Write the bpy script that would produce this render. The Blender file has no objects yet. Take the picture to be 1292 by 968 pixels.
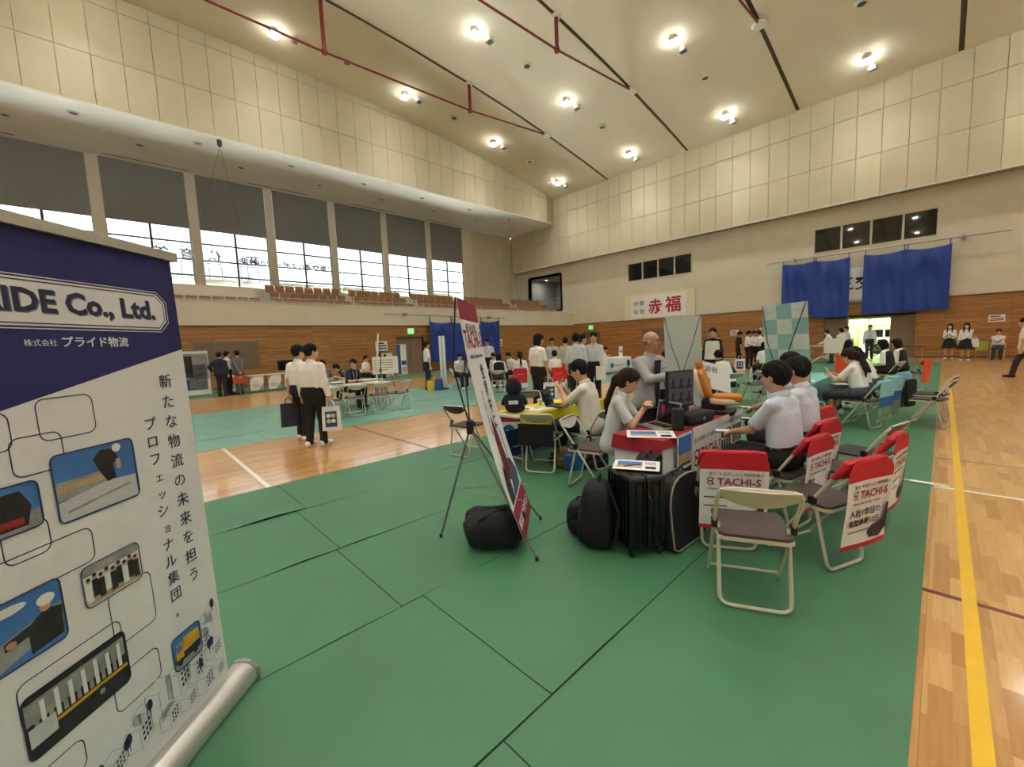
import bpy, math, random
import numpy as np
from mathutils import Vector, Matrix
SC = bpy.context.scene
COL = SC.collection
random.seed(7); RNG = np.random.default_rng(7)

# ---------------------------------------------------------------- camera
CR = [[0.692646, 0.043235, -0.71998], [0.720172, -0.096707, 0.687023], [-0.039924, -0.994373, -0.098121]]
cam = bpy.data.cameras.new('camera'); cam.sensor_fit = 'HORIZONTAL'; cam.sensor_width = 36.0
cam.lens = 36.0 * 520.27 / 1292.0; cam.clip_start = 0.05; cam.clip_end = 600
camo = bpy.data.objects.new('camera', cam); COL.objects.link(camo)
camo.matrix_world = Matrix(((CR[0][0], -CR[0][1], -CR[0][2], 0.0),
                            (CR[1][0], -CR[1][1], -CR[1][2], 0.0),
                            (CR[2][0], -CR[2][1], -CR[2][2], 1.6), (0, 0, 0, 1)))
SC.camera = camo
# ---------------------------------------------------------------- world, exposure
w = bpy.data.worlds.new('sky'); SC.world = w; w.use_nodes = True
bg = w.node_tree.nodes['Background']; bg.inputs[0].default_value = (0.92, 0.96, 1.0, 1); bg.inputs[1].default_value = 3.4
sun = bpy.data.lights.new('sun', 'SUN'); sun.energy = 380.0; sun.angle = .2; sun.color = (1, .97, .92)
suno = bpy.data.objects.new('sun', sun); COL.objects.link(suno); suno.rotation_euler = (math.radians(28), 0, 0); suno.location = (0, -60, 60)
vs = SC.view_settings
SC.display_settings.display_device = 'sRGB'
vs.view_transform = 'Standard'; vs.look = 'None'; vs.gamma = 1.0; vs.use_curve_mapping = False; vs.exposure = -0.3
SC.cycles.use_denoising = True
SC.cycles.max_bounces = 6; SC.cycles.diffuse_bounces = 4; SC.cycles.glossy_bounces = 3
SC.cycles.transparent_max_bounces = 12; SC.cycles.sample_clamp_indirect = 40.0
SC.cycles.caustics_reflective = False; SC.cycles.caustics_refractive = False
LAMP_POWER = 84.0

# ---------------------------------------------------------------- helpers
def lin(c):
    return tuple((x / 12.92 if x <= 0.04045 else ((x + 0.055) / 1.055) ** 2.4) for x in [v / 255.0 for v in c])
MATS = {}
def mat(name, rgb, rough=0.6, var=0.06, scale=8.0, bump=0.0, bscale=60.0, metal=0.0, coat=0.0, stretch=(1, 1, 1), spec=0.5):
    if name in MATS: return MATS[name]
    m = bpy.data.materials.new(name); m.use_nodes = True; nt = m.node_tree; N = nt.nodes; b = N['Principled BSDF']
    b.inputs['Roughness'].default_value = rough; b.inputs['Metallic'].default_value = metal
    b.inputs['Coat Weight'].default_value = coat; b.inputs['Coat Roughness'].default_value = 0.08
    b.inputs['Specular IOR Level'].default_value = spec
    c = lin(rgb); tc = N.new('ShaderNodeTexCoord'); mp = N.new('ShaderNodeMapping'); mp.inputs['Scale'].default_value = stretch
    nt.links.new(tc.outputs['Object'], mp.inputs['Vector'])
    nz = N.new('ShaderNodeTexNoise'); nz.inputs['Scale'].default_value = scale; nz.inputs['Detail'].default_value = 3
    nt.links.new(mp.outputs[0], nz.inputs['Vector'])
    rp = N.new('ShaderNodeValToRGB'); rp.color_ramp.elements[0].position = 0.3; rp.color_ramp.elements[1].position = 0.7
    rp.color_ramp.elements[0].color = tuple(max(0, x * (1 - var)) for x in c) + (1,)
    rp.color_ramp.elements[1].color = tuple(min(1, x * (1 + var)) for x in c) + (1,)
    nt.links.new(nz.outputs['Fac'], rp.inputs[0]); nt.links.new(rp.outputs[0], b.inputs['Base Color'])
    if bump > 0:
        n2 = N.new('ShaderNodeTexNoise'); n2.inputs['Scale'].default_value = bscale; n2.inputs['Detail'].default_value = 2
        nt.links.new(mp.outputs[0], n2.inputs['Vector'])
        bp = N.new('ShaderNodeBump'); bp.inputs['Strength'].default_value = bump; bp.inputs['Distance'].default_value = 0.01
        nt.links.new(n2.outputs['Fac'], bp.inputs['Height']); nt.links.new(bp.outputs[0], b.inputs['Normal'])
    MATS[name] = m
    return m
def emit(name, rgb, strength):
    if name in MATS: return MATS[name]
    m = bpy.data.materials.new(name); m.use_nodes = True; b = m.node_tree.nodes['Principled BSDF']
    b.inputs['Base Color'].default_value = lin(rgb) + (1,); b.inputs['Emission Color'].default_value = lin(rgb) + (1,)
    b.inputs['Emission Strength'].default_value = strength
    nz = m.node_tree.nodes.new('ShaderNodeTexNoise'); nz.inputs['Scale'].default_value = 30
    mr = m.node_tree.nodes.new('ShaderNodeMapRange'); mr.inputs[3].default_value = strength * 0.95; mr.inputs[4].default_value = strength * 1.05
    m.node_tree.links.new(nz.outputs['Fac'], mr.inputs[0]); m.node_tree.links.new(mr.outputs[0], b.inputs['Emission Strength'])
    MATS[name] = m
    return m
def glassmat(name, tint=(235, 242, 245), refl=0.12, rough=0.02):
    if name in MATS: return MATS[name]
    m = bpy.data.materials.new(name); m.use_nodes = True; nt = m.node_tree; N = nt.nodes
    for n in list(N):
        if n.type != 'OUTPUT_MATERIAL': N.remove(n)
    t = N.new('ShaderNodeBsdfTransparent'); t.inputs[0].default_value = lin(tint) + (1,)
    g = N.new('ShaderNodeBsdfGlossy'); g.inputs['Roughness'].default_value = rough
    fr = N.new('ShaderNodeFresnel'); fr.inputs[0].default_value = 1.45
    mx = N.new('ShaderNodeMixShader')
    nt.links.new(fr.outputs[0], mx.inputs[0]); nt.links.new(t.outputs[0], mx.inputs[1]); nt.links.new(g.outputs[0], mx.inputs[2])
    nt.links.new(mx.outputs[0], N['Material Output'].inputs[0])
    MATS[name] = m
    return m
def tag(o, label=None, cat=None, group=None, kind=None):
    if label: o['label'] = label
    if cat: o['category'] = cat
    if group: o['group'] = group
    if kind: o['kind'] = kind
    return o
def thing(name, label, cat, loc=(0, 0, 0), rz=0.0, group=None, kind=None):
    o = bpy.data.objects.new(name, None); o.empty_display_size = 0.1; COL.objects.link(o)
    o.location = loc; o.rotation_euler = (0, 0, rz)
    return tag(o, label, cat, group, kind)
def link(name, me, mats=None, parent=None, loc=None, rot=None):
    o = bpy.data.objects.new(name, me); COL.objects.link(o)
    if mats is not None and len(me.materials) == 0:
        for m in (mats if isinstance(mats, (list, tuple)) else [mats]): me.materials.append(m)
    if parent is not None: o.parent = parent
    if loc is not None: o.location = loc
    if rot is not None: o.rotation_euler = rot
    return o
def copy_tree(o, parent=None):
    c = o.copy(); COL.objects.link(c)
    if parent is not None: c.parent = parent
    for ch in list(o.children): copy_tree(ch, c)
    return c
class MB:
    """collects shapes into one mesh"""
    def __init__(s): s.v = []; s.f = []; s.mi = []; s.cur = 0
    def add(s, vs, fs):
        b = len(s.v); s.v += [tuple(x) for x in vs]; s.f += [tuple(b + i for i in f) for f in fs]; s.mi += [s.cur] * len(fs); return s
    def m(s, i): s.cur = i; return s
    def box(s, x0, x1, y0, y1, z0, z1):
        return s.add([(x0, y0, z0), (x1, y0, z0), (x1, y1, z0), (x0, y1, z0), (x0, y0, z1), (x1, y0, z1), (x1, y1, z1), (x0, y1, z1)],
                     [(0, 3, 2, 1), (4, 5, 6, 7), (0, 1, 5, 4), (1, 2, 6, 5), (2, 3, 7, 6), (3, 0, 4, 7)])
    def cbox(s, x0, x1, y0, y1, z0, z1, c=0.01):
        """box with chamfered upright and top edges"""
        P = [(x0 + c, y0), (x1 - c, y0), (x1, y0 + c), (x1, y1 - c), (x1 - c, y1), (x0 + c, y1), (x0, y1 - c), (x0, y0 + c)]
        Q = [(min(max(x, x0 + c), x1 - c), min(max(y, y0 + c), y1 - c)) for x, y in P]
        vs = [(x, y, z0 + c) for x, y in P] + [(x, y, z1 - c) for x, y in P] + [(x + (qx - x) * .9, y + (qy - y) * .9, z1) for (x, y), (qx, qy) in zip(P, Q)] + [(x + (qx - x) * .9, y + (qy - y) * .9, z0) for (x, y), (qx, qy) in zip(P, Q)]
        fs = []
        for i in range(8):
            j = (i + 1) % 8
            fs += [(i, j, 8 + j, 8 + i), (8 + i, 8 + j, 16 + j, 16 + i), (24 + i, 24 + j, j, i)]
        fs += [tuple(range(16, 24)), tuple(reversed(range(24, 32)))]
        return s.add(vs, fs)
    def tube(s, pts, r, n=8, closed=False):
        pts = [np.array(p, float) for p in pts]; k = len(pts); rs = r if isinstance(r, (list, tuple)) else [r] * k
        T = []
        for i in range(k):
            a = pts[i - 1] if (i > 0 or closed) else pts[i]; b = pts[(i + 1) % k] if (i < k - 1 or closed) else pts[i]
            t = b - a; T.append(t / (np.linalg.norm(t) + 1e-9))
        up = np.array([0, 0, 1.0]) if abs(T[0][2]) < 0.9 else np.array([1.0, 0, 0])
        u = np.cross(T[0], up); u /= np.linalg.norm(u); vs = []
        for i in range(k):
            u = u - T[i] * (u @ T[i]); u /= np.linalg.norm(u); v = np.cross(T[i], u)
            for j in range(n):
                a = 2 * math.pi * j / n; vs.append(pts[i] + rs[i] * (math.cos(a) * u + math.sin(a) * v))
        fs = []
        for i in range(k if closed else k - 1):
            for j in range(n):
                a, b = i * n + j, i * n + (j + 1) % n; i2 = (i + 1) % k
                fs.append((a, b, i2 * n + (j + 1) % n, i2 * n + j))
        if not closed: fs += [tuple(reversed(range(n))), tuple(range((k - 1) * n, k * n))]
        return s.add(vs, fs)
    def lathe(s, prof, c=(0, 0, 0), n=16):
        vs = []; k = len(prof)
        for r, z in prof:
            for j in range(n):
                a = 2 * math.pi * j / n; vs.append((c[0] + r * math.cos(a), c[1] + r * math.sin(a), c[2] + z))
        fs = [(i * n + j, i * n + (j + 1) % n, (i + 1) * n + (j + 1) % n, (i + 1) * n + j) for i in range(k - 1) for j in range(n)]
        fs += [tuple(reversed(range(n))), tuple(range((k - 1) * n, k * n))]
        return s.add(vs, fs)
    def prism(s, poly, a, b):
        """poly: 3-D points of one face; extruded from offset vector a to b"""
        n = len(poly); vs = [tuple(np.array(p) + a) for p in poly] + [tuple(np.array(p) + b) for p in poly]
        return s.add(vs, [tuple(reversed(range(n))), tuple(range(n, 2 * n))] + [(i, (i + 1) % n, n + (i + 1) % n, n + i) for i in range(n)])
    def grid(s, fn, nu, nv, thick=None):
        vs = [fn(i / nu, j / nv) for j in range(nv + 1) for i in range(nu + 1)]
        fs = [(j * (nu + 1) + i, j * (nu + 1) + i + 1, (j + 1) * (nu + 1) + i + 1, (j + 1) * (nu + 1) + i) for j in range(nv) for i in range(nu)]
        if thick is None: return s.add(vs, fs)
        M = len(vs); t = np.array(thick); vs2 = [tuple(np.array(p) + t) for p in vs]
        fs2 = fs + [tuple(M + i for i in reversed(f)) for f in fs]
        ring = [i for i in range(nu)] + [j * (nu + 1) + nu for j in range(nv)] + [nv * (nu + 1) + i for i in range(nu, 0, -1)] + [j * (nu + 1) for j in range(nv, 0, -1)]
        for a, b in zip(ring, ring[1:] + ring[:1]): fs2.append((b, a, M + a, M + b))
        return s.add(list(vs) + vs2, fs2)
    def mesh(s, name, smooth=False):
        me = bpy.data.meshes.new(name); me.from_pydata(s.v, [], s.f)
        if any(s.mi): me.polygons.foreach_set('material_index', s.mi)
        if smooth:
            me.polygons.foreach_set('use_smooth', [True] * len(me.polygons))
            try: me.set_sharp_from_angle(angle=math.radians(40))
            except Exception: pass
        me.update(); return me
    def build(s, name, mats, parent=None, loc=None, rot=None, smooth=False):
        return link(name, s.mesh(name, smooth), mats, parent, loc, rot)
def fillet(pts, r, n=4, closed=False):
    """round the corners of a polyline"""
    P = [np.array(p, float) for p in pts]; out = []; k = len(P)
    for i in range(k):
        if not closed and i in (0, k - 1): out.append(P[i]); continue
        a, b, c = P[i - 1], P[i], P[(i + 1) % k]
        la, lc = np.linalg.norm(a - b), np.linalg.norm(c - b); rr = min(r, la * .49, lc * .49)
        p, q = b + (a - b) / la * rr, b + (c - b) / lc * rr
        for j in range(n + 1):
            t = j / n; out.append((1 - t) ** 2 * p + 2 * t * (1 - t) * b + t * t * q)
    return out
_TC = {}
def text(name, body, size, m, parent, loc, rot=(0, 0, 0), align='LEFT', extrude=0.0004, bold=0.0, mirror=False, sx=1.0, spacing=1.0):
    key = (body, size, align, extrude, bold, mirror, sx, spacing, m.name)
    if key in _TC: return link(name, _TC[key], None, parent, loc, rot)
    c = bpy.data.curves.new('t', 'FONT'); c.body = body; c.size = size; c.resolution_u = 2; c.align_x = align; c.extrude = extrude
    c.offset = bold; c.space_character = spacing
    o = bpy.data.objects.new('t', c); COL.objects.link(o)
    dg = bpy.context.evaluated_depsgraph_get(); me = bpy.data.meshes.new_from_object(o.evaluated_get(dg))
    bpy.data.objects.remove(o); bpy.data.curves.remove(c)
    if mirror or sx != 1.0:
        for v in me.vertices: v.co.x *= (-sx if mirror else sx)
        if mirror: me.flip_normals()
    me.materials.clear(); me.materials.append(m); me.name = name; _TC[key] = me
    return link(name, me, None, parent, loc, rot)
def vtext(name, body, size, step, m, parent, loc, rot, **k):
    """vertical writing: one glyph below the other, joined in one mesh"""
    return text(name, '\n'.join(body), size, m, parent, loc, rot, align='CENTER', **k)
PI = math.pi
# ================================================================ SETTING
XL, XW, XU, XR = -22.8, -29.8, -24.05, 14.0
YB, YK, YR = 29.6, 28.9, -21.5
def zc(y): return 16.3 - 0.00388 * (y - 4.0) ** 2

def wood_floor():
    m = bpy.data.materials.new('gym_floor_wood'); m.use_nodes = True; nt = m.node_tree; N = nt.nodes; b = N['Principled BSDF']
    tc = N.new('ShaderNodeTexCoord'); mp = N.new('ShaderNodeMapping'); mp.inputs['Rotation'].default_value = (0, 0, PI / 2)
    nt.links.new(tc.outputs['Object'], mp.inputs[0])
    br = N.new('ShaderNodeTexBrick'); br.offset = 0.37; br.offset_frequency = 3
    br.inputs['Scale'].default_value = 1.0; br.inputs['Brick Width'].default_value = 0.52; br.inputs['Row Height'].default_value = 0.075
    br.inputs['Mortar Size'].default_value = 0.0012; br.inputs['Bias'].default_value = 0.1
    br.inputs['Color1'].default_value = lin((216, 172, 110)) + (1,); br.inputs['Color2'].default_value = lin((190, 140, 80)) + (1,)
    br.inputs['Mortar'].default_value = lin((150, 105, 62)) + (1,)
    nt.links.new(mp.outputs[0], br.inputs['Vector'])
    mp2 = N.new('ShaderNodeMapping'); mp2.inputs['Scale'].default_value = (18, 1.2, 1); nt.links.new(tc.outputs['Object'], mp2.inputs[0])
    nz = N.new('ShaderNodeTexNoise'); nz.inputs['Scale'].default_value = 2.5; nz.inputs['Detail'].default_value = 5; nt.links.new(mp2.outputs[0], nz.inputs[0])
    mx = N.new('ShaderNodeMixRGB'); mx.blend_type = 'MULTIPLY'; mx.inputs[0].default_value = 0.35
    rp = N.new('ShaderNodeValToRGB'); rp.color_ramp.elements[0].position = .3; rp.color_ramp.elements[0].color = (.62, .5, .38, 1); rp.color_ramp.elements[1].position = .65
    nt.links.new(nz.outputs['Fac'], rp.inputs[0]); nt.links.new(br.outputs['Color'], mx.inputs[1]); nt.links.new(rp.outputs[0], mx.inputs[2])
    nt.links.new(mx.outputs[0], b.inputs['Base Color']); b.inputs['Roughness'].default_value = 0.28
    b.inputs['Coat Weight'].default_value = 0.55; b.inputs['Coat Roughness'].default_value = 0.1
    return m
def plank_mat():
    m = bpy.data.materials.new('gym_plank_wood'); m.use_nodes = True; nt = m.node_tree; N = nt.nodes; b = N['Principled BSDF']
    oi = N.new('ShaderNodeObjectInfo'); rp = N.new('ShaderNodeValToRGB'); e = rp.color_ramp.elements
    e[0].color = lin((184, 136, 76)) + (1,); e[1].color = lin((220, 178, 116)) + (1,); k = e.new(.35); k.color = lin((206, 160, 98)) + (1,)
    nt.links.new(oi.outputs['Random'], rp.inputs[0])
    tc = N.new('ShaderNodeTexCoord'); mp = N.new('ShaderNodeMapping'); mp.inputs['Scale'].default_value = (40, 2.2, 1); nt.links.new(tc.outputs['Object'], mp.inputs[0])
    va = N.new('ShaderNodeVectorMath'); va.operation = 'ADD'; nt.links.new(mp.outputs[0], va.inputs[0]); nt.links.new(oi.outputs['Location'], va.inputs[1])
    nz = N.new('ShaderNodeTexNoise'); nz.inputs['Scale'].default_value = 1.6; nz.inputs['Detail'].default_value = 5; nt.links.new(va.outputs[0], nz.inputs[0])
    r2 = N.new('ShaderNodeValToRGB'); r2.color_ramp.elements[0].position = .3; r2.color_ramp.elements[0].color = (.66, .54, .42, 1); r2.color_ramp.elements[1].position = .62
    nt.links.new(nz.outputs['Fac'], r2.inputs[0])
    mx = N.new('ShaderNodeMixRGB'); mx.blend_type = 'MULTIPLY'; mx.inputs[0].default_value = .4
    nt.links.new(rp.outputs[0], mx.inputs[1]); nt.links.new(r2.outputs[0], mx.inputs[2]); nt.links.new(mx.outputs[0], b.inputs['Base Color'])
    b.inputs['Roughness'].default_value = 0.28; b.inputs['Coat Weight'].default_value = 0.55; b.inputs['Coat Roughness'].default_value = 0.1
    return m
def wood_wall(name, axis):
    m = bpy.data.materials.new(name); m.use_nodes = True; nt = m.node_tree; N = nt.nodes; b = N['Principled BSDF']
    tc = N.new('ShaderNodeTexCoord'); sp = N.new('ShaderNodeSeparateXYZ'); cb = N.new('ShaderNodeCombineXYZ'); nt.links.new(tc.outputs['Object'], sp.inputs[0])
    nt.links.new(sp.outputs[axis], cb.inputs[0]); nt.links.new(sp.outputs[2], cb.inputs[1])
    br = N.new('ShaderNodeTexBrick'); br.offset = .43; br.inputs['Scale'].default_value = 1; br.inputs['Brick Width'].default_value = 2.1; br.inputs['Row Height'].default_value = .092
    br.inputs['Mortar Size'].default_value = .006; br.inputs['Bias'].default_value = 0.0
    br.inputs['Color1'].default_value = lin((178, 128, 74)) + (1,); br.inputs['Color2'].default_value = lin((152, 102, 56)) + (1,); br.inputs['Mortar'].default_value = lin((112, 72, 38)) + (1,)
    nt.links.new(cb.outputs[0], br.inputs[0])
    nz = N.new('ShaderNodeTexNoise'); nz.inputs['Scale'].default_value = 1.5; mp = N.new('ShaderNodeMapping'); mp.inputs['Scale'].default_value = (1, 8, 1)
    nt.links.new(cb.outputs[0], mp.inputs[0]); nt.links.new(mp.outputs[0], nz.inputs[0])
    mx = N.new('ShaderNodeMixRGB'); mx.blend_type = 'OVERLAY'; mx.inputs[0].default_value = .35; nt.links.new(br.outputs['Color'], mx.inputs[1]); nt.links.new(nz.outputs['Fac'], mx.inputs[2])
    nt.links.new(mx.outputs[0], b.inputs['Base Color']); b.inputs['Roughness'].default_value = .42
    return m
M_FLOOR = wood_floor(); M_PLANK = plank_mat(); M_WOODX = wood_wall('wainscot_boards_x', 0); M_WOODY = wood_wall('wainscot_boards_y', 1)
M_WALL = mat('wall_paint', (214, 206, 186), .8, .03, 1.5, .15, 90)
M_PANEL = mat('acoustic_panel', (201, 193, 166), .85, .04, .7, .1, 120)
M_PANEL2 = mat('acoustic_panel_new', (212, 205, 176), .85, .03, .7, .1, 120)
M_SOFFIT = mat('soffit_paint', (226, 223, 214), .8, .03, 1.0)
M_CEIL = mat('ceiling_board', (222, 214, 194), .85, .03, .4)
M_GAP = mat('dark_joint', (96, 92, 84), .8, .05, 4)
M_GAPC = mat('panel_joint', (165, 158, 135), .8, .05, 4)
M_STEEL = mat('grey_steel', (150, 152, 152), .35, .05, 10, metal=.6)
M_DSTEEL = mat('dark_steel', (62, 62, 62), .4, .05, 10, metal=.4)
M_RED = mat('red_tie_rod', (120, 22, 30), .45, .06, 6)
M_SHADE = mat('roller_shade_fabric', (122, 120, 118), .9, .04, 3, .15, 200)
_n = M_SHADE.node_tree; _tr = _n.nodes.new('ShaderNodeBsdfTranslucent'); _tr.inputs[0].default_value = (.8, .79, .77, 1); _mx = _n.nodes.new('ShaderNodeMixShader'); _mx.inputs[0].default_value = .035
_n.links.new(_n.nodes['Principled BSDF'].outputs[0], _mx.inputs[1]); _n.links.new(_tr.outputs[0], _mx.inputs[2]); _n.links.new(_mx.outputs[0], _n.nodes['Material Output'].inputs[0])
M_COL = mat('window_column_paint', (205, 198, 180), .7, .04, 3)
M_ALU = mat('aluminium', (186, 186, 182), .35, .04, 8, metal=.5)
M_GLASS = glassmat('window_glass')
M_DGLASS = mat('dark_glass', (22, 24, 26), .03, .1, 3, spec=.6)
M_CONC = mat('balcony_concrete', (188, 184, 172), .8, .05, 3)
M_BROWN = mat('brown_door', (134, 112, 90), .55, .05, 5)
M_MESHP = mat('grey_brown_board', (118, 100, 84), .8, .08, 40)
M_WHITE = mat('white_board', (236, 235, 230), .6, .02, 4)
M_BLACK = mat('black_plastic', (24, 24, 25), .45, .1, 12)
M_INK = mat('black_ink', (30, 30, 34), .7, .05, 12)
M_GRAYPRINT = mat('grey_print', (120, 122, 126), .7, .05, 12)

def holes(u0, u1, v0, v1, hs):
    us = sorted({u0, u1, *[h[0] for h in hs], *[h[1] for h in hs]}); vv = sorted({v0, v1, *[h[2] for h in hs], *[h[3] for h in hs]})
    us = [u for u in us if u0 <= u <= u1]; vv = [v for v in vv if v0 <= v <= v1]
    for a, b in zip(us, us[1:]):
        for c, d in zip(vv, vv[1:]):
            if not any(h[0] <= (a + b) / 2 <= h[1] and h[2] <= (c + d) / 2 <= h[3] for h in hs): yield a, b, c, d
def struct(name, mb, mats, parent=None, smooth=False):
    o = mb.build(name, mats, parent, smooth=smooth)
    if parent is None: o['kind'] = 'structure'
    return o

# ---- floor
floor = struct('floor', MB().box(XL - .3, XR + .2, YR - .2, YB + .4, -.2, 0), M_FLOOR)
pk = {}
n = 0; spots = []
for i in range(22):
    x0 = .02 + i * .075; y = 1.35 + (i * .173) % .5 - .5
    while y < 7.5:
        L = random.choice((.3, .42, .55, .68)); spots.append((x0, y, L)); y += L
def plank_size(s):
    x, y, L = s; d = .72 * -x + .69 * (y + L / 2)
    if d < .6 or (x * .69 + y * .72) / d > 1.3: return 0
    return L / d ** 3
spots = sorted(spots, key=plank_size, reverse=True)[:300]
for x0, y0, L in spots:
    if L not in pk: pk[L] = MB().box(0, .0742, 0, L - .001, -.002, .0012).mesh('plank'); pk[L].materials.append(M_PLANK)
    link('plank', pk[L], None, floor, (x0, y0, 0))
def line(name, x0, x1, y0, y1, rgb, z=.0016):
    return link(name, MB().box(x0, x1, y0, y1, 0, z).mesh(name), mat(name + '_paint', rgb, .35, .05, 6, coat=.4), floor)
line('yellow_court_line', .14, .20, -6, 17, (236, 190, 40), .0022)
line('maroon_court_line', -8.6, 13, 3.405, 3.445, (110, 34, 36), .0018)
line('white_court_line', -.0, 13, 5.77, 5.82, (236, 232, 222), .0018)
line('blue_court_line', 0, 13, 7.07, 7.1, (84, 96, 130), .0018)
line('white_court_line', -19, -5.5, 1.15, 1.2, (238, 234, 224), .0018)

# ---- left lower wall, balcony
DL = (12.35, 14.15, 0, 2.2)
mb = MB()
for a, b, c, d in holes(YR, YB, 0, 2.88, [DL]): mb.box(XL - .25, XL, a, b, c, d)
struct('wall_left', mb, M_WOODY)
mb = MB(); mb.box(XL - .25, XL + .02, YR, YB, 2.88, 3.98); mb.box(XL - .3, XL + .05, YR, YB, 3.98, 4.04)
struct('wall_left_balcony_parapet', mb, M_WALL)
mb = MB(); mb.box(XL - .3, XL + .035, YR, YB, 2.86, 2.92); struct('trim_1', mb, mat('dark_trim', (96, 66, 42), .5))
mb = MB(); mb.box(XL - 1.6, XL - .25, YR, YB, 3.2, 3.55); mb.box(XL - 2.4, XL - 1.2, YR, YB, 3.3, 4.0); mb.box(XW, XL - 2.0, YR, YB, 3.4, 4.45)
struct('floor_balcony', mb, M_CONC)
d = struct('door_1', MB().box(XL - .2, XL - .16, DL[0], DL[1], 0, DL[3]), M_BROWN)
mb = MB(); ym = (DL[0] + DL[1]) / 2; mb.box(XL - .16, XL - .13, DL[0] + .05, ym - .01, .02, 2.15); mb.build('door_leaf', M_BROWN, d)
MB().box(XL - .16, XL - .13, ym + .01, DL[1] - .05, .02, 2.15).build('door_leaf', M_BROWN, d)
for s in (-.08, .08): MB().box(XL - .13, XL - .09, ym + s - .012, ym + s + .012, .85, 1.3).build('door_handle', M_STEEL, d)
MB().box(XL - .25, XL + .01, DL[0] - .06, DL[0], 0, 2.26).box(XL - .25, XL + .01, DL[1], DL[1] + .06, 0, 2.26).box(XL - .25, XL + .01, DL[0], DL[1], 2.2, 2.26).build('door_frame', mat('door_frame_brown', (112, 86, 62), .5), d)

# ---- window wall on the balcony
cols = [(-.12 + 3.87 * k, .3 + 3.87 * k) for k in range(-5, 6)]
mb = MB(); mb.box(XW - .3, XW, YR, YB, 3.4, 5.55); mb.box(XW - .3, XW, 22.95, YB, 5.55, 11.85); mb.box(XW - .3, XW, YR, cols[0][0], 5.55, 11.85)
mb.box(XW - .1, XW + .12, 22.95, 24.0, 5.55, 11.8)
wl = struct('wall_left_window_side', mb, M_WALL)
for k in range(5):
    for j in range(4): MB().box(XW, XW + .02, 24.02 + k, 25.0 + k, 5.6 + j * 1.55, 7.13 + j * 1.55).build('wall_panel', M_PANEL, wl)
for a, b in cols:
    c = struct('trim_window_column', MB().box(XW - .25, XW + .2, a, b, 5.55, 11.85), M_COL)
    for s, e in ((a - .05, a + .01), (b - .01, b + .05)): MB().box(XW - .1, XW + .05, s, e, 5.55, 11.85).build('column_edge', M_ALU, c)
ys = [(cols[k][1], cols[k + 1][0]) for k in range(len(cols) - 1)] + [(cols[-1][1], 22.95)]
for k, (a, b) in enumerate(ys):
    wn = thing('window_%d' % (k + 1), None, None, (XW, (a + b) / 2, 5.55)); wn['kind'] = 'structure'; h = (b - a) / 2
    MB().box(-.06, .0, -h, h, 0, .08).box(-.06, 0, -h, h, 6.15, 6.25).box(-.06, 0, -h, -h + .06, 0, 6.2).box(-.06, 0, h - .06, h, 0, 6.2).build('window_frame', M_ALU, wn)
    zs = [.08, .62, 1.48, 2.42, 3.3, 6.15]
    MB().box(-.07, .02, -.05, .05, 0, 6.15).build('mullion', M_DSTEEL, wn)
    for z in zs[1:-1]: MB().box(-.07, .02, -h, h, z - .045, z + .045).build('mullion', M_DSTEEL, wn)
    for z0, z1 in zip(zs, zs[1:]):
        for s in (0, 1): MB().box(-.04, -.034, -h + .06 if s == 0 else .03, -.03 if s == 0 else h - .06, z0 + .02, z1 - .02).build('pane', M_GLASS, wn)
    sh = thing('roller_shade', 'grey roller shade, %s of the balcony windows counted from the corner' % ['eleventh', 'tenth', 'ninth', 'eighth', 'seventh', 'sixth', 'fifth', 'fourth', 'third', 'second', 'first'][k], 'shade', (XW + .1, (a + b) / 2, 8.75), group='roller shades over the balcony windows')
    MB().grid(lambda u, v: (.012 * math.sin(u * 9 + k), -h + .04 + u * (2 * h - .08), v * 3.05), 16, 2, (.006, 0, 0)).build('shade_fabric', M_SHADE, sh, smooth=True)
    MB().box(-.01, .02, -h + .04, h - .04, -.03, .0).build('bottom_bar', M_DSTEEL, sh)
    MB().box(-.05, .08, -h + .02, h - .02, 3.02, 3.09).build('head_rail', M_DSTEEL, sh)
    pl = bpy.data.lights.new('window_portal', 'AREA'); pl.shape = 'RECTANGLE'; pl.size = 3.2; pl.size_y = 2 * h; pl.cycles.is_portal = True
    po = bpy.data.objects.new('window_portal', pl); COL.objects.link(po); po.location = (XW - .15, (a + b) / 2, 7.15); po.rotation_euler = (0, -PI / 2, 0)

# ---- soffit, upper left wall, ceiling
struct('ceiling_balcony_soffit', MB().box(XW - .3, XU - .13, YR, YK, 11.75, 12.0), M_SOFFIT)
mb = MB(); N_ = 40
yy = [YR + (YB + .2 - YR) * i / N_ for i in range(N_ + 1)]
mb.prism([(XU - .12, y, 11.82) for y in (YR, YB + .2)] + [(XU - .12, y, zc(y) + .1) for y in reversed(yy)], (0, 0, 0), (-.2, 0, 0))
wu = struct('wall_left_upper', mb, M_GAPC)
MB().box(XU - .12, XU + .015, YR, YK, 11.74, 11.8).build('edge_strip', M_SOFFIT, wu)
g = .018
for k in range(-4, 29):
    y0 = .45 + (k - 1) * .98; y1 = min(y0 + .98, YK)
    if y0 >= YK: continue
    for z0, z1 in ((11.8, 13.72), (13.72, 15.72), (15.72, 17)):
        ta, tb = min(z1, zc(y0)), min(z1, zc(y1))
        if min(ta, tb) - z0 < .05: continue
        MB().prism([(XU - .12, y0 + g / 2, z0 + g / 2), (XU - .12, y1 - g / 2, z0 + g / 2), (XU - .12, y1 - g / 2, tb - g / 2), (XU - .12, y0 + g / 2, ta - g / 2)], (0, 0, 0), (.12, 0, 0)).build('wall_panel', M_PANEL, wu)
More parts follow.
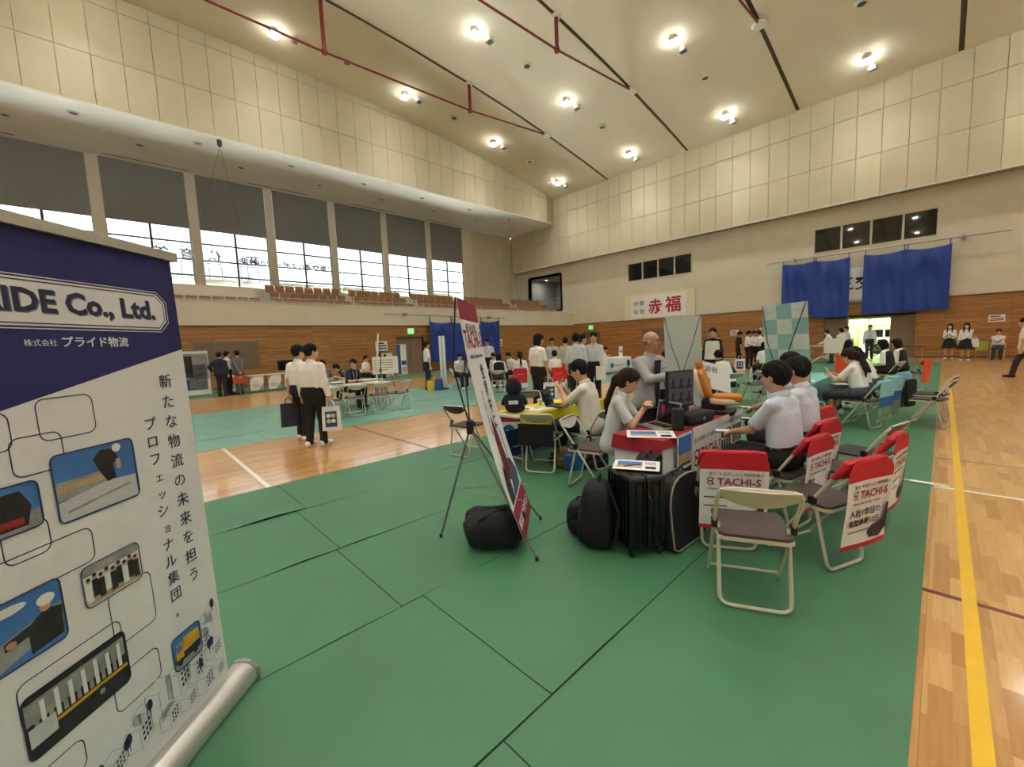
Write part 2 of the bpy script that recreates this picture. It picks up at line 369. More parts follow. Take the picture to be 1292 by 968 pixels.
def arc(x0, x1, z_off, thick, n=36):
    return MB().grid(lambda u, v: (x0 + u * (x1 - x0), YR + v * (YB - YR), zc(YR + v * (YB - YR)) + z_off), 1, n, (0, 0, thick))
ceil = struct('ceiling', arc(XU - .3, XR + .2, .06, .2), M_GAP, smooth=True)
bays = [XU - .2, -18.6, -12.4, -6.2, 0.0, 6.2, 12.4, XR + .1]
for a, b in zip(bays, bays[1:]): arc(a + .09, b - .09, 0, .05).build('ceiling_panel', M_CEIL, ceil, smooth=True)
# ---- back wall
W1, W2 = (-17.37, -12.38, 5.98, 7.36), (-5.4, -.42, 6.0, 7.36)
CO = (-28.0, -24.2, 4.5, 7.55); D2 = (-21.68, -20.07, 0, 2.18); D3 = (-4.8, -1.02, 0, 2.25)
mb = MB()
for a, b, c, d in holes(XW, XR, 2.98, 8.4, [W1, W2, CO]): mb.box(a, b, YB, YB + .3, c, d)
struct('wall_back', mb, M_WALL)
mb = MB()
for a, b, c, d in holes(XL - .2, XR, 0, 2.98, [D2, D3]): mb.box(a, b, YB - .03, YB + .3, c, d)
struct('wall_back_wainscot', mb, M_WOODX)
struct('trim_2', MB().box(XL, XR, YB - .045, YB, 2.96, 3.02), MATS['dark_trim'])
struct('baseboard_back', MB().box(XL, D2[0], YB - .06, YB - .02, 0, .12).box(D2[1], D3[0], YB - .06, YB - .02, 0, .12).box(D3[1], XR, YB - .06, YB - .02, 0, .12), mat('baseboard_brown', (122, 88, 58), .5))
struct('baseboard_left', MB().box(XL - .02, XL + .03, YR, DL[0] - .06, 0, .12).box(XL - .02, XL + .03, DL[1] + .06, YB, 0, .12), MATS['baseboard_brown'])
mb = MB().box(XW, XR, YK + .12, YB + .3, 8.34, 14.1); bk = struct('wall_back_upper', mb, M_GAPC)
MB().box(XW, XR, YK - .02, YK + .12, 8.32, 8.38).build('edge_strip', M_SOFFIT, bk)
for k in range(-30, 15):
    x0 = k + .42; x1 = min(x0 + 1, XR); x0 = max(x0, XW)
    if x1 <= x0: continue
    for j, (z0, z1) in enumerate(((8.38, 10.45), (10.45, 12.55), (12.55, 13.94))):
        o = MB().box(x0 + g / 2, x1 - g / 2, YK, YK + .12, z0 + g / 2, z1 - g / 2).build('wall_panel', M_PANEL2 if j == 0 and k in (-10, -4, 1, 2) else M_PANEL, bk)
for a, b in ((-13.2, -10.4), (-4.2, -1.0), (-9.6, -7.6)): MB().box(a, b, YK + .25, YK + .33, 8.325, 8.345).build('vent_slot', M_BLACK, bk)
def strip_window(nm, W):
    wn = thing(nm, None, None, ((W[0] + W[1]) / 2, YB, W[2]), kind='structure'); h = (W[1] - W[0]) / 2; H_ = W[3] - W[2]
    f = MB().box(-h, h, -.03, .12, 0, .05).box(-h, h, -.03, .12, H_ - .05, H_)
    for i in range(5):
        x = -h + i * 2 * h / 4; f.box(max(x - .045, -h), min(x + .045, h), -.03, .12, .05, H_ - .05)
    f.build('window_frame', M_COL, wn)
    for i in range(4):
        x = -h + i * 2 * h / 4; MB().box(x + .045, x + h / 2 - .045, .06, .07, .05, H_ - .05).build('pane', M_DGLASS, wn)
strip_window('window_12', W1); strip_window('window_13', W2)
# balcony corridor opening
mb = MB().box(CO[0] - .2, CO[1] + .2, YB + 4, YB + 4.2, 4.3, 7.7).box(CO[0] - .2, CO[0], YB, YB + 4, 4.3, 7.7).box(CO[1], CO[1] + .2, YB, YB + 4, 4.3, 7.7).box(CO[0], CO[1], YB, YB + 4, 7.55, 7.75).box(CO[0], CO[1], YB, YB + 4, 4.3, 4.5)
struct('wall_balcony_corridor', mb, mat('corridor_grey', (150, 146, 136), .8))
t = thing('corridor_lamp', 'small lit lamp on the ceiling of the corner corridor', 'lamp', (-26.9, YB + 1.2, 7.53)); MB().lathe([(.05, .02), (.14, .01), (.15, -.05), (.1, -.06)], n=14).build('housing', M_SOFFIT, t, smooth=True); MB().lathe([(.02, -.075), (.09, -.07), (.1, -.058)], n=14).build('lens', emit('corridor_lamp_face', (255, 250, 240), 12.0), t)
L = bpy.data.lights.new('corridor_light', 'AREA'); L.shape = 'DISK'; L.size = .3; L.energy = 45; lo = bpy.data.objects.new('corridor_light', L); COL.objects.link(lo); lo.parent = t; lo.location = (0, 0, -.1)
def railing(nm, label, p0, p1, z0, h, bars, r=.02, rails=2, group=None, m=M_ALU):
    t = thing(nm, label, 'railing', tuple(p0) + (z0,), group=group); d = np.array([p1[0] - p0[0], p1[1] - p0[1], 0.0])
    for i in range(rails):
        z = h - i * (h * .75 / max(1, rails - 1)); MB().tube([(0, 0, z), tuple(d + np.array([0, 0, z]))], r, 6).build('rail', m, t)
    me = MB().tube([(0, 0, 0), (0, 0, h)], r * .8, 6).mesh('baluster')
    me.materials.append(m)
    for i in range(bars + 1): link('baluster', me, None, t, tuple(d * i / bars))
    return t
railing('balcony_railing', 'pale pipe railing on the balcony parapet above the seats', (XL - .1, YR + 15), (XL - .1, YB - 2), 4.04, .24, 40, .014, 2)
railing('corridor_railing', 'white railing across the corridor opening in the back corner', (CO[0], YB - .1), (CO[1], YB - .1), 4.45, 1.05, 16, .022, 3)
railing('corridor_railing', 'white railing along the balcony end beside the corridor opening', (-25.5, 24.3), (-25.5, 29.0), 4.45, .95, 12, .02, 3)
railing('stair_railing', 'thin rail above the seat block near the third balcony window', (-25.7, 6.1), (-25.7, 9.8), 4.45, .95, 6, .014, 2)
railing('stair_railing', 'thin rail above the middle seat blocks on the balcony', (-25.7, 10.6), (-25.7, 18.2), 4.45, .95, 9, .014, 2)
mb = MB().box(-25.3, -25.0, -2, 5.6, 4.0, 5.0); struct('wall_balcony_stair', mb, M_WALL)
railing('stair_handrail', 'short blue grey handrail at the end of the low balcony wall', (-25.1, 5.0), (-25.1, 5.5), 5.0, .5, 3, .02, 2)
# doors in the back wall
d = struct('door_2', MB().box(D2[0], D2[1], YB + .14, YB + .2, 0, D2[3]), M_BROWN)
for s in (0, 1):
    xm = (D2[0] + D2[1]) / 2; MB().box(D2[0] + .05 if s == 0 else xm + .01, xm - .01 if s == 0 else D2[1] - .05, YB + .1, YB + .14, .02, 2.13).build('door_leaf', M_BROWN, d)
MB().box(D2[0] - .06, D2[0], YB - .04, YB + .2, 0, 2.24).box(D2[1], D2[1] + .06, YB - .04, YB + .2, 0, 2.24).box(D2[0], D2[1], YB - .04, YB + .2, 2.18, 2.24).build('door_frame', MATS['door_frame_brown'], d)
d = struct('door_3', MB().box(D3[0], D3[1], YB - .03, YB + .3, 2.25, 2.33), MATS['door_frame_brown'])
MB().box(D3[0], -3.73, YB + .05, YB + .1, 0.01, 2.25).build('sliding_leaf', M_BROWN, d); MB().box(-1.95, D3[1], YB + .05, YB + .1, 0.01, 2.25).build('sliding_leaf', M_BROWN, d)
f = MB().box(-3.73, -1.95, YB + .12, YB + .18, 2.12, 2.25).box(-3.73, -1.95, YB + .12, YB + .18, 1.72, 1.76)
for x in (-3.73, -2.87, -1.99): f.box(x, x + .05, YB + .12, YB + .18, 0, 2.2)
f.build('glass_door_frame', M_ALU, d)
for x in (-3.68, -2.82): MB().box(x, x + .8, YB + .145, YB + .15, .02, 1.72).build('pane', M_GLASS, d); MB().box(x, x + .8, YB + .145, YB + .15, 1.76, 2.12).build('pane', M_GLASS, d)
# unseen sides of the hall
mb = MB()
for a, b, c, dd in holes(YR, YB, 0, 16.6, [(-18, 27, 6.2, 8.2)]): mb.box(XR, XR + .3, a, b, c, dd)
struct('wall_right', mb, M_WALL)
wn = thing('window_14', None, None, (XR + .1, 4.5, 6.2), kind='structure')  # unseen window band added to bring fill light from the right
for k in range(12): MB().box(-.02, -.01, -22.5 + k * 3.75, -22.5 + k * 3.75 + 3.7, 0, 2).build('pane', M_GLASS, wn)
f = MB()
for k in range(13): f.box(-.06, .06, -22.55 + k * 3.75, -22.45 + k * 3.75, 0, 2)
f.build('window_frame', M_ALU, wn)
pl = bpy.data.lights.new('window_portal', 'AREA'); pl.shape = 'RECTANGLE'; pl.size = 2.0; pl.size_y = 45; pl.cycles.is_portal = True
po = bpy.data.objects.new('window_portal', pl); COL.objects.link(po); po.location = (XR + .25, 4.5, 7.2); po.rotation_euler = (0, PI / 2, 0)
struct('wall_rear', MB().box(XW - .3, XR + .3, YR - .3, YR, 0, 16.6), M_WALL)

# ---- roof tie rods, ceiling fittings
for i, x in enumerate((-18.6, -12.4, -6.2, 0.0)):
    t = thing('roof_tie_rod', 'dark red tie rod truss under the %s ceiling joint from the left wall' % ('first', 'second', 'third', 'fourth')[i], 'tie rod', (x, 4, 14), group='red tie rods under the ceiling')
    P = [(21.8, zc(21.8)), (15.4, 14.42), (7.6, 14.1), (.4, 14.1), (-7.4, 14.42), (-13.8, zc(-13.8))]
    MB().tube([(0, y - 4, z - 14) for y, z in P], .045, 8).build('rod', M_RED, t, smooth=True)
    for y, z in P[1:-1]:
        MB().tube([(0, y - 4, z - 14), (0, y - 4, zc(y) - 14)], .085, 8).build('strut', M_RED, t, smooth=True)
        MB().lathe([(.02, -.14), (.11, -.1), (.13, 0), (.11, .1), (.05, .18)], (0, y - 4, z - 14), 10).build('joint', M_RED, t, smooth=True)
        MB().lathe([(.2, -.06), (.22, 0), (.2, .03)], (0, y - 4, zc(y) - 14), 14).build('collar', M_SOFFIT, t, smooth=True)
    for y, z in (P[0], P[-1]): MB().lathe([(.26, -.09), (.3, -.02), (.3, .05), (.2, .06)], (0, y - 4, z - 14), 16).build('anchor_ring', M_SOFFIT, t, smooth=True)
M_LAMP = emit('lamp_face', (255, 252, 244), 85.0); M_LAMPB = mat('lamp_housing', (205, 200, 188), .4, .04, 10)
rows = {26.7: 'nearest the back wall', 19.95: 'second from the back wall', 13.3: 'third from the back wall', 6.67: 'fourth from the back wall'}
m_h = MB().lathe([(.05, .1), (.19, .08), (.22, -.1), (.21, -.16)], n=16).mesh('housing', True); m_h.materials.append(M_LAMPB)
m_f = MB().cbox(-.2, .2, -.17, .17, -.24, -.14, .02).mesh('lens'); m_f.materials.append(M_LAMP)
m_u = MB().lathe([(.1, .05), (.16, 0), (.17, -.08), (.15, -.14)], n=14).mesh('housing', True); m_u.materials.append(M_LAMPB)
mb = MB()
for k in range(5): mb.box(-.15, .15, -.13 + k * .06, -.11 + k * .06, -.2, -.14)
m_g = mb.mesh('louvre'); m_g.materials.append(M_STEEL)
m_v = MB().lathe([(.1, .02), (.23, .0), (.25, -.05), (.19, -.07), (.18, -.03), (.08, -.03)], n=18).mesh('flange', True); m_v.materials.append(M_SOFFIT)
m_vc = MB().lathe([(.02, -.09), (.13, -.07), (.15, -.035)], n=14).mesh('cone', True); m_vc.materials.append(M_GAP)
xn = ['first', 'second', 'third', 'fourth', 'fifth', 'sixth']
for y in (26.7, 19.95, 13.3, 6.67, .05, -6.6, -13.2, -19.0):
    for i, x in enumerate((-21.8, -15.5, -9.25, -3.05, 3.15, 9.35)):
        rn = rows.get(y, {.05: 'above', -6.6: 'first behind', -13.2: 'second behind', -19.0: 'third behind'}.get(y, '') + ' the viewer')
        t = thing('ceiling_lamp', 'lit ceiling lamp, %s from left in row %s' % (xn[i], rn), 'lamp', (x, y, zc(y) - .05), group='lit ceiling lamps')
        link('housing', m_h, None, t); link('lens', m_f, None, t)
        L = bpy.data.lights.new('lamp_light', 'AREA'); L.shape = 'DISK'; L.size = .45; L.energy = LAMP_POWER; L.color = (1.0, .98, .94); L.spread = math.radians(110)
        lo = bpy.data.objects.new('lamp_light', L); COL.objects.link(lo); lo.parent = t; lo.location = (0, 0, -.26)
        if y in rows:
            t = thing('ceiling_spotlight', 'unlit ceiling fitting beside the %s lamp from left in row %s' % (xn[i], rn), 'lamp', (x + .12, y + .82, zc(y + .82) - .03), group='unlit ceiling fittings')
            link('housing', m_u, None, t); link('louvre', m_g, None, t)
            if y > 7 and i < 5:
                yv = y - 3.35
                t = thing('ceiling_vent', 'round ceiling vent, %s from left before lamp row %s' % (xn[i], rn), 'vent', (x + .15, yv, zc(yv) - .01), group='round ceiling vents')
                link('flange', m_v, None, t); link('cone', m_vc, None, t)
dl = MB().lathe([(.06, .03), (.2, .0), (.21, -.03), (.17, -.04), (.14, .01)], n=16).mesh('trim_ring', True); dl.materials.append(M_SOFFIT)
dc = MB().lathe([(.03, -.02), (.12, -.015), (.13, .02)], n=12).mesh('reflector', True); dc.materials.append(M_GAP)
k = 0
for x, y0 in ((-25.25, -4.4), (-27.1, -2.3)):
    for j in range(9):
        y = y0 + j * 4.13
        if y > 28: continue
        t = thing('recessed_downlight', 'unlit recessed downlight, %s along the %s row of the white balcony soffit' % (['first', 'second', 'third', 'fourth', 'fifth', 'sixth', 'seventh', 'eighth', 'ninth'][j], 'outer' if x > -26 else 'inner'), 'downlight', (x, y, 11.75), group='downlights in the balcony soffit')
        link('trim_ring', dl, None, t); link('reflector', dc, None, t)
for j in range(5):
    t = thing('soffit_slot', 'thin dark slot in the balcony soffit above the windows, %s from the left' % xn[j], 'slot', (-29.2, -4 + 6.2 * j, 11.75))
    MB().box(-.04, .04, -1.7, 1.7, -.012, .0).build('slot', M_GAP, t); MB().box(-.06, .06, -1.72, 1.72, -.006, .0).build('rim', M_SOFFIT, t)
t = thing('basket_hoist_cable', 'pair of thin hoist cables hanging from the soffit edge to the second column', 'cable', (-24.2, 4.55, 11.7))
MB().lathe([(.05, -.3), (.1, -.22), (.1, 0)], n=10).build('pulley', M_DSTEEL, t)
MB().tube([(0, 0, -.25), (-5.2, -.2, -2.1)], .007, 5).build('cable', M_DSTEEL, t); MB().tube([(0, 0, -.25), (-.1, .6, -4.5)], .006, 5).build('cable', M_DSTEEL, t)
MB().tube([(-5.2, -.2, -2.1), (-5.33, -.4, -2.1)], .05, 6).build('bracket', M_STEEL, t)

# ---- balcony seats
M_SEAT = mat('seat_plywood', (150, 110, 74), .5, .1, 6); M_SEATL = mat('seat_leg_steel', (110, 110, 110), .4, metal=.5)
sb = MB().grid(lambda u, v: (-.08 - .06 * v - .02 * math.sin(PI * u), -.21 + .42 * u, .42 + .36 * v), 4, 3, (-.025, 0, 0)).mesh('backrest', True); sb.materials.append(M_SEAT)
ss = MB().grid(lambda u, v: (-.04 + .05 * v + .015 * math.sin(PI * u), -.2 + .4 * u, .36 + .33 * v), 4, 3, (-.02, 0, 0)).mesh('seat', True); ss.materials.append(M_SEAT)
sl = MB().box(-.1, -.04, -.015, .015, 0, .46).mesh('leg'); sl.materials.append(M_SEATL)
ORD = ['first', 'second', 'third', 'fourth', 'fifth', 'sixth', 'seventh', 'eighth', 'ninth', 'tenth', 'eleventh', 'twelfth', 'thirteenth']
def seats(x, z, y0, y1, where):
    n = int((y1 - y0) / .5)
    for i in range(n):
        t = thing('stadium_seat', 'brown balcony seat, %s from left in %s' % (ORD[i], where), 'seat', (x, y0 + .25 + i * .5, z), group='balcony seats, ' + where)
        link('backrest', sb, None, t); link('seat', ss, None, t); link('leg', sl, None, t)
X3 = ((-23.55, 3.55, 'front'), (-24.4, 4.0, 'middle'), (-25.2, 4.45, 'top'))
seats(-23.55, 3.55, -.5, 5.6, 'single row before the low wall')
for a, b, nm in ((6.1, 10.2, 'below the window sign'), (10.6, 14.5, 'left of the centre aisle'), (14.9, 18.6, 'right of the centre aisle'), (19.4, 23.4, 'before the last window'), (24.4, 28.0, 'beside the corridor')):
    for x, z, r in X3: seats(x, z, a, b, '%s row of block %s' % (r, nm))

# ---- outside the windows and door
M_OUT = mat('outside_shade_dark', (22, 23, 26), .8); M_OUTP = mat('outside_pale', (205, 212, 220), .8)  # near-black of the signs and bars stands in for their shaded side
struct('floor_outdoor_terrace', MB().box(-36.5, -30.15, -21, 29, 5.6, 6.05), mat('terrace_concrete', (216, 214, 208), .9, .04, 1))
def outsign(s, y, size, z, label):
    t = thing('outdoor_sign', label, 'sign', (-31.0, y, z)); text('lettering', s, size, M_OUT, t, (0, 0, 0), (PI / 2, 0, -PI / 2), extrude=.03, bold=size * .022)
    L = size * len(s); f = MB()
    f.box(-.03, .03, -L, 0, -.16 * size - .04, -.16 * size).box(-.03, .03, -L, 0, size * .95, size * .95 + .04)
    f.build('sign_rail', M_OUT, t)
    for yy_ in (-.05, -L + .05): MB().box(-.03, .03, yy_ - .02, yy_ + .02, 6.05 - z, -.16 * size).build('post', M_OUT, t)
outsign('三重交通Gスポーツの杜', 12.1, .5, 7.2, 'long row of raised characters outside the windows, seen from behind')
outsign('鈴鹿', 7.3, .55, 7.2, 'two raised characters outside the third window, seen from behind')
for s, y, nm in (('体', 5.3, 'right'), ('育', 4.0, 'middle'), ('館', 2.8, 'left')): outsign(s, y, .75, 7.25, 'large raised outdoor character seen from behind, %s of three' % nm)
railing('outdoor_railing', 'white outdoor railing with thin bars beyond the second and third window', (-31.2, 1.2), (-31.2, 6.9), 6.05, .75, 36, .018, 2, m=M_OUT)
t = thing('arched_roof', 'pale arched roof seen through the windows near the corner', 'roof', (-48, 27, 0))
MB().prism([(0, -11 + i * 2.2, 8.5 - .06 * (i * 2.2 - 11) ** 2 * .5) for i in range(11)] + [(0, 11, 0), (0, -11, 0)], (0, 0, 0), (-9, 0, 0)).build('vault', M_OUTP, t, smooth=True)
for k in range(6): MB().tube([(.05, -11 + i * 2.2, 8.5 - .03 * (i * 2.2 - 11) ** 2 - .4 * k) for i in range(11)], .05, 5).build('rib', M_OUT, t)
tag(MB().box(-140, -30.3, -140, 140, -.6, -.4).box(-140, 140, 30.2, 160, -.6, -.02).build('ground_outside', mat('outside_paving', (190, 188, 182), .9, .08, .4)), kind='structure')
# ================================================================ FLOOR MATS
M_MAT = mat('green_mat_vinyl', (68, 121, 86), .42, .05, 2.0, .06, 220)
M_MATL = mat('green_mat_window_sheen', (112, 162, 144), .26, .08, 1.5, .06, 220)  # same green with the pale window reflection put into its base colour
def floor_mat(label, x0, x1, y0, y1, m, bumps=(), group='green floor mats', z=.004):
    nx = 10; ny = max(8, min(70, int((y1 - y0) / .12)))
    def fn(u, v):
        x = x0 + u * (x1 - x0); y = y0 + v * (y1 - y0)
        h = .0025 * math.sin(3.1 * y + x * 5) * math.sin(PI * u) + .003 * max(0, math.sin(y * 1.7 + x0 * 3)) * (u > .9)
        for bx, by, rx, ry, a in bumps: h += a * math.exp(-((x - bx) / rx) ** 2 - ((y - by) / ry) ** 2)
        return (x, y, z + abs(h))
    o = MB().grid(lambda u, v: fn(u, v), nx, ny, (0, 0, -.0035)).build('floor_mat', m, smooth=True)
    return tag(o, label, 'mat', group)
g = .007
struct('floor_mat_seam_shade', MB().box(-5.49, -.03, -7, 26.1, 0, .002).box(-13.99, -8.46, -7, 28.5, 0, .002).box(-22.38, -19.02, -7, 28.5, 0, .002), mat('seam_shade_dark', (24, 40, 30), .9))  # dark sheet added below the mats so seam gaps show as shadow lines
xs = [-5.5, -4.42, -3.3, -2.25, -1.16, -.02]; sp = [1.26, 1.16, 1.13, 1.28, .98]
nmz = ['outermost mat strip along the wood aisle', 'second mat strip from the wood aisle', 'middle mat strip', 'mat strip under the black suitcase', 'mat strip along the right wood floor']
BUMP = {(0, 0): [(-4.46, .95, .10, .28, .022), (-4.75, .6, .12, .4, .006)], (1, 0): [(-3.34, .85, .05, .15, .014), (-3.7, .8, .16, .22, .006), (-4.38, .2, .07, .3, .006)], (1, 1): [(-3.36, 1.35, .1, .12, .008), (-4.36, 2.4, .07, .5, .007)], (2, 1): [(-2.3, 1.2, .05, .2, .006), (-3.25, 2.6, .05, .6, .006)],
        (2, 0): [(-2.29, .75, .05, .14, .007)], (3, 1): [(-2.21, 1.5, .07, .25, .007), (-1.2, 1.7, .06, .3, .006)], (3, 0): [(-1.2, .8, .05, .2, .005)]}
for i in range(5):
    for j, (a, b, w_) in enumerate(((-7.0, sp[i], 'nearest piece'), (sp[i], 12.3 + .2 * i, 'long middle piece'), (12.3 + .2 * i, 28.9 if i < 4 else 26.2, 'far piece'))):
        floor_mat('green vinyl floor mat, %s, %s' % (nmz[i], w_), xs[i] + g / 2, xs[i + 1] - g / 2, a + g / 2, b - g / 2, M_MAT, BUMP.get((i, j), ()))
tx = [-14.0, -12.9, -11.75, -10.65, -9.55, -8.45]
for i in range(5):
    for j, (a, b, w_) in enumerate(((-7.0, 1.9 + .9 * (i % 2), 'left piece'), (1.9 + .9 * (i % 2), 13.2, 'middle piece'), (13.2, 28.6, 'far piece'))):
        floor_mat('sheen-paled green floor mat, strip %s of the band under the white topped table, %s' % (('farthest', 'fourth', 'third', 'second', 'nearest')[i], w_), tx[i] + g / 2, tx[i + 1] - g / 2, a + g / 2, b - g / 2, M_MATL, [(tx[i] + .1, 6 + i, .1, .4, .008), (tx[i] + .6, 7.5 + .7 * i, .2, .25, .008)], 'sheen-paled green floor mats')
for i, (a, b) in enumerate(((-22.4, -21.25), (-21.25, -20.1), (-20.1, -19.0))):
    floor_mat('dark green floor mat along the left wall, %s strip' % ('wall side', 'middle', 'aisle side')[i], a + g / 2, b - g / 2, -7, 28.6, M_MAT, (), 'mats along the left wall')

# ================================================================ FOLDING CHAIRS
M_FRAME = mat('chair_frame_beige', (204, 198, 184), .35, .04, 10)
M_PAD = mat('brown_vinyl_seat', (74, 62, 58), .5, .08, 12, .1, 150)
M_PADD = mat('dark_vinyl_seat', (44, 42, 42), .5, .08, 12, .1, 150)
M_CRED = mat('cover_red', (190, 28, 44), .75, .06, 10, .15, 200)
M_CWHITE = mat('cover_white', (228, 228, 232), .75, .03, 10, .1, 200)
M_MAROON = mat('print_maroon', (150, 24, 52), .7, .04, 10)
HW = .205
def _tube_back():
    P = [(-HW, .20, .012), (-HW, -.28 + .02, .72), (-HW, -.285, .745), (HW, -.285, .745), (HW, -.26, .72), (HW, .20, .012)]
    P = [(-HW, .20, .012), (-HW, -.285, .745), (HW, -.285, .745), (HW, .20, .012)]
    return MB().tube(fillet(P, .07, 4), .0115, 8).tube([(-HW, .17, .055), (HW, .17, .055)], .009, 6).mesh('back_frame', True)
def _tube_rear():
    return MB().tube(fillet([(-HW + .022, -.1, .47), (-HW + .022, -.2, .012), (HW - .022, -.2, .012), (HW - .022, -.1, .47)], .06, 4), .0115, 8).mesh('rear_leg_frame', True)
def _backrest():
    def fn(u, v):
        x = -HW + .01 + u * (2 * HW - .02); s = abs(2 * u - 1); lo = .115 * (1 - .55 * s ** 2.2)
        z = .745 - v * lo; t = (z - .012) / .733; y = .20 - .485 * t + .022 * (1 - s * s) * -1 + .006
        return (x, y, z)
    return MB().grid(fn, 10, 4, (0, -.012, -.004)).mesh('backrest', True)
def _seat():
    P = [(-.185, .19), (.185, .19), (.2, .16), (.19, -.17), (.16, -.195), (-.16, -.195), (-.19, -.17), (-.2, .16)]
    return MB().prism([(x, y, .425) for x, y in P], (0, 0, 0), (0, 0, .018)).mesh('seat'), MB().prism([(x * 1.03, y * 1.03, .405) for x, y in P], (0, 0, 0), (0, 0, .021)).mesh('seat_rim')
def _hinge(s): return MB().cbox(s * HW - .016, s * HW + .016, -.125, -.075, .44, .5, .006).mesh('hinge')
CM = {'back_frame': _tube_back(), 'rear_leg_frame': _tube_rear(), 'backrest': _backrest()}
CM['seat'], CM['seat_rim'] = _seat()
for k in CM: CM[k].materials.append(M_PAD if k == 'seat' else M_FRAME)
CM['seat_dark'] = CM['seat'].copy(); CM['seat_dark'].materials.clear(); CM['seat_dark'].materials.append(M_PADD)
CM['back_dark'] = CM['backrest'].copy(); CM['back_dark'].materials.clear(); CM['back_dark'].materials.append(M_PADD)
HG = [_hinge(-1), _hinge(1)]
for h in HG: h.materials.append(M_BLACK)
def hood_mesh(z0=.65, dz=0.0):
    def ring(u):   # loop round the backrest seen from above
        a = 2 * PI * u; return np.array([(HW + .02) * np.sign(math.cos(a)) * abs(math.cos(a)) ** .35, .03 * np.sign(math.sin(a)) * abs(math.sin(a)) ** .6])
    vs = []; n = 24; lev = [(z0, 1), (.68, 1), (.735, .99), (.765, .93), (.775, .6)]
    for z, s in lev:
        for i in range(n):
            p = ring(i / n); t = min(1, (z - .012) / .733); vs.append((p[0] * s, .20 - .485 * t + p[1] * s - .004, z + .004 * math.sin(i * 1.7)))
    fs = [(j * n + i, j * n + (i + 1) % n, (j + 1) * n + (i + 1) % n, (j + 1) * n + i) for j in range(len(lev) - 1) for i in range(n)] + [tuple((len(lev) - 1) * n + i for i in range(n))]
    return MB().add(vs, fs).mesh('hood', True)
def panel_mesh(name, z0, z1, w=HW + .014, off=0.0, ymid=-.315):
    def fn(u, v):
        z = z0 + (z1 - z0) * v; w2_ = w - (.055 * ((z - .69) / .07) ** 2 if z > .69 else 0); return (-w2_ + 2 * w2_ * u, ymid - .012 + .03 * (1 - (z - .2) / .55) - off + .006 * math.sin(u * 5 + z * 9), z)
    return MB().grid(fn, 8, 6, (0, .004, 0)).mesh(name, True)
HOOD = hood_mesh(); HOOD.materials.append(M_CRED)
PAN_F = panel_mesh('flap', .645, .762, off=.0015); PAN_F.materials.append(M_CRED)
PAN_W = panel_mesh('printed_panel', .22, .655); PAN_W.materials.append(M_CWHITE)
PAN_H = panel_mesh('hem', .195, .225, off=.001); PAN_H.materials.append(M_CRED)
def logo(parent, x, z, y, s, rot=(PI / 2, 0, 0)):
    """maroon looped emblem"""
    mb = MB()
    def loop(cx, cz, rx, rz, w, a0=0, a1=2 * PI, n=14):
        vs = []
        for i in range(n + 1):
            a = a0 + (a1 - a0) * i / n; c, q = math.cos(a), math.sin(a)
            vs += [(cx + (rx - w) * c, cz + (rz - w) * q, 0), (cx + rx * c, cz + rz * q, 0)]
        mb.add(vs, [(2 * i, 2 * i + 1, 2 * i + 3, 2 * i + 2) for i in range(n)])
    loop(.4, .72, .36, .27, .11); loop(.4, .27, .36, .27, .11)
    mb.add([(.72, .98, 0), (.86, .98, 0), (.62, .5, 0), (.86, .02, 0), (.72, .02, 0), (.5, .5, 0)], [(0, 5, 2, 1), (5, 4, 3, 2)])
    mb.v = [(a * s, b * s, c) for a, b, c in mb.v]
    return mb.build('emblem', M_MAROON, parent, (x, y, z), rot)
def chair(label, x, y, fwd, dark=False, cover=None, group='folding chairs', seat=True):
    rz = math.atan2(fwd[1], fwd[0]) - PI / 2
    t = thing('folding_chair', label, 'chair', (x, y, .005), rz, group)
    link('back_frame', CM['back_frame'], None, t); link('rear_leg_frame', CM['rear_leg_frame'], None, t)
    link('backrest', CM['back_dark' if dark else 'backrest'], None, t); link('seat', CM['seat_dark' if dark else 'seat'], None, t); link('seat_rim', CM['seat_rim'], None, t)
    for h in HG: link('hinge', h, None, t)
    if cover: cover(t)
    return t
TX = math.radians(93.2)
def cover_tachi(lines):
    def fn(t):
        link('cover_hood', HOOD, None, t); p = link('cover_panel', PAN_W, None, t); link('cover_hem', PAN_H, None, p); link('cover_flap', PAN_F, None, p)
        yy = lambda z: -.329 + .03 * (1 - (z - .2) / .55) - .006
        text('small_lettering', '“座る”を追求し人と地球を結ぶ', .026, M_INK, p, (-.17, yy(.605), .605), (TX, 0, 0))
        logo(p, -.175, .53, yy(.55), .06, (TX, 0, 0))
        text('brand_lettering', 'TACHI-S', .074, M_MAROON, p, (-.105, yy(.55), .533), (TX, 0, 0), bold=.0012)
        text('small_lettering', 'Global Seat System Creator', .024, M_INK, p, (-.165, yy(.5), .495), (TX, 0, 0))
        z = .435
        for s, sz in lines:
            text('lettering', s, sz, M_INK, p, (-.19, yy(z), z - sz * .3), (TX, 0, -0.0), bold=.0008); z -= sz * 1.15
        # dark car seat printed in the lower corner
        seatpts = [(.03, .25), (.13, .245), (.19, .3), (.2, .46), (.175, .47), (.15, .36), (.12, .345), (.04, .33), (.0, .29)]
        MB().add([(a, yy(b) - .0006, b) for a, b in seatpts], [tuple(range(len(seatpts)))]).build('seat_print', mat('print_dark_seat', (58, 40, 52), .7, .3, 14), p)
    return fn
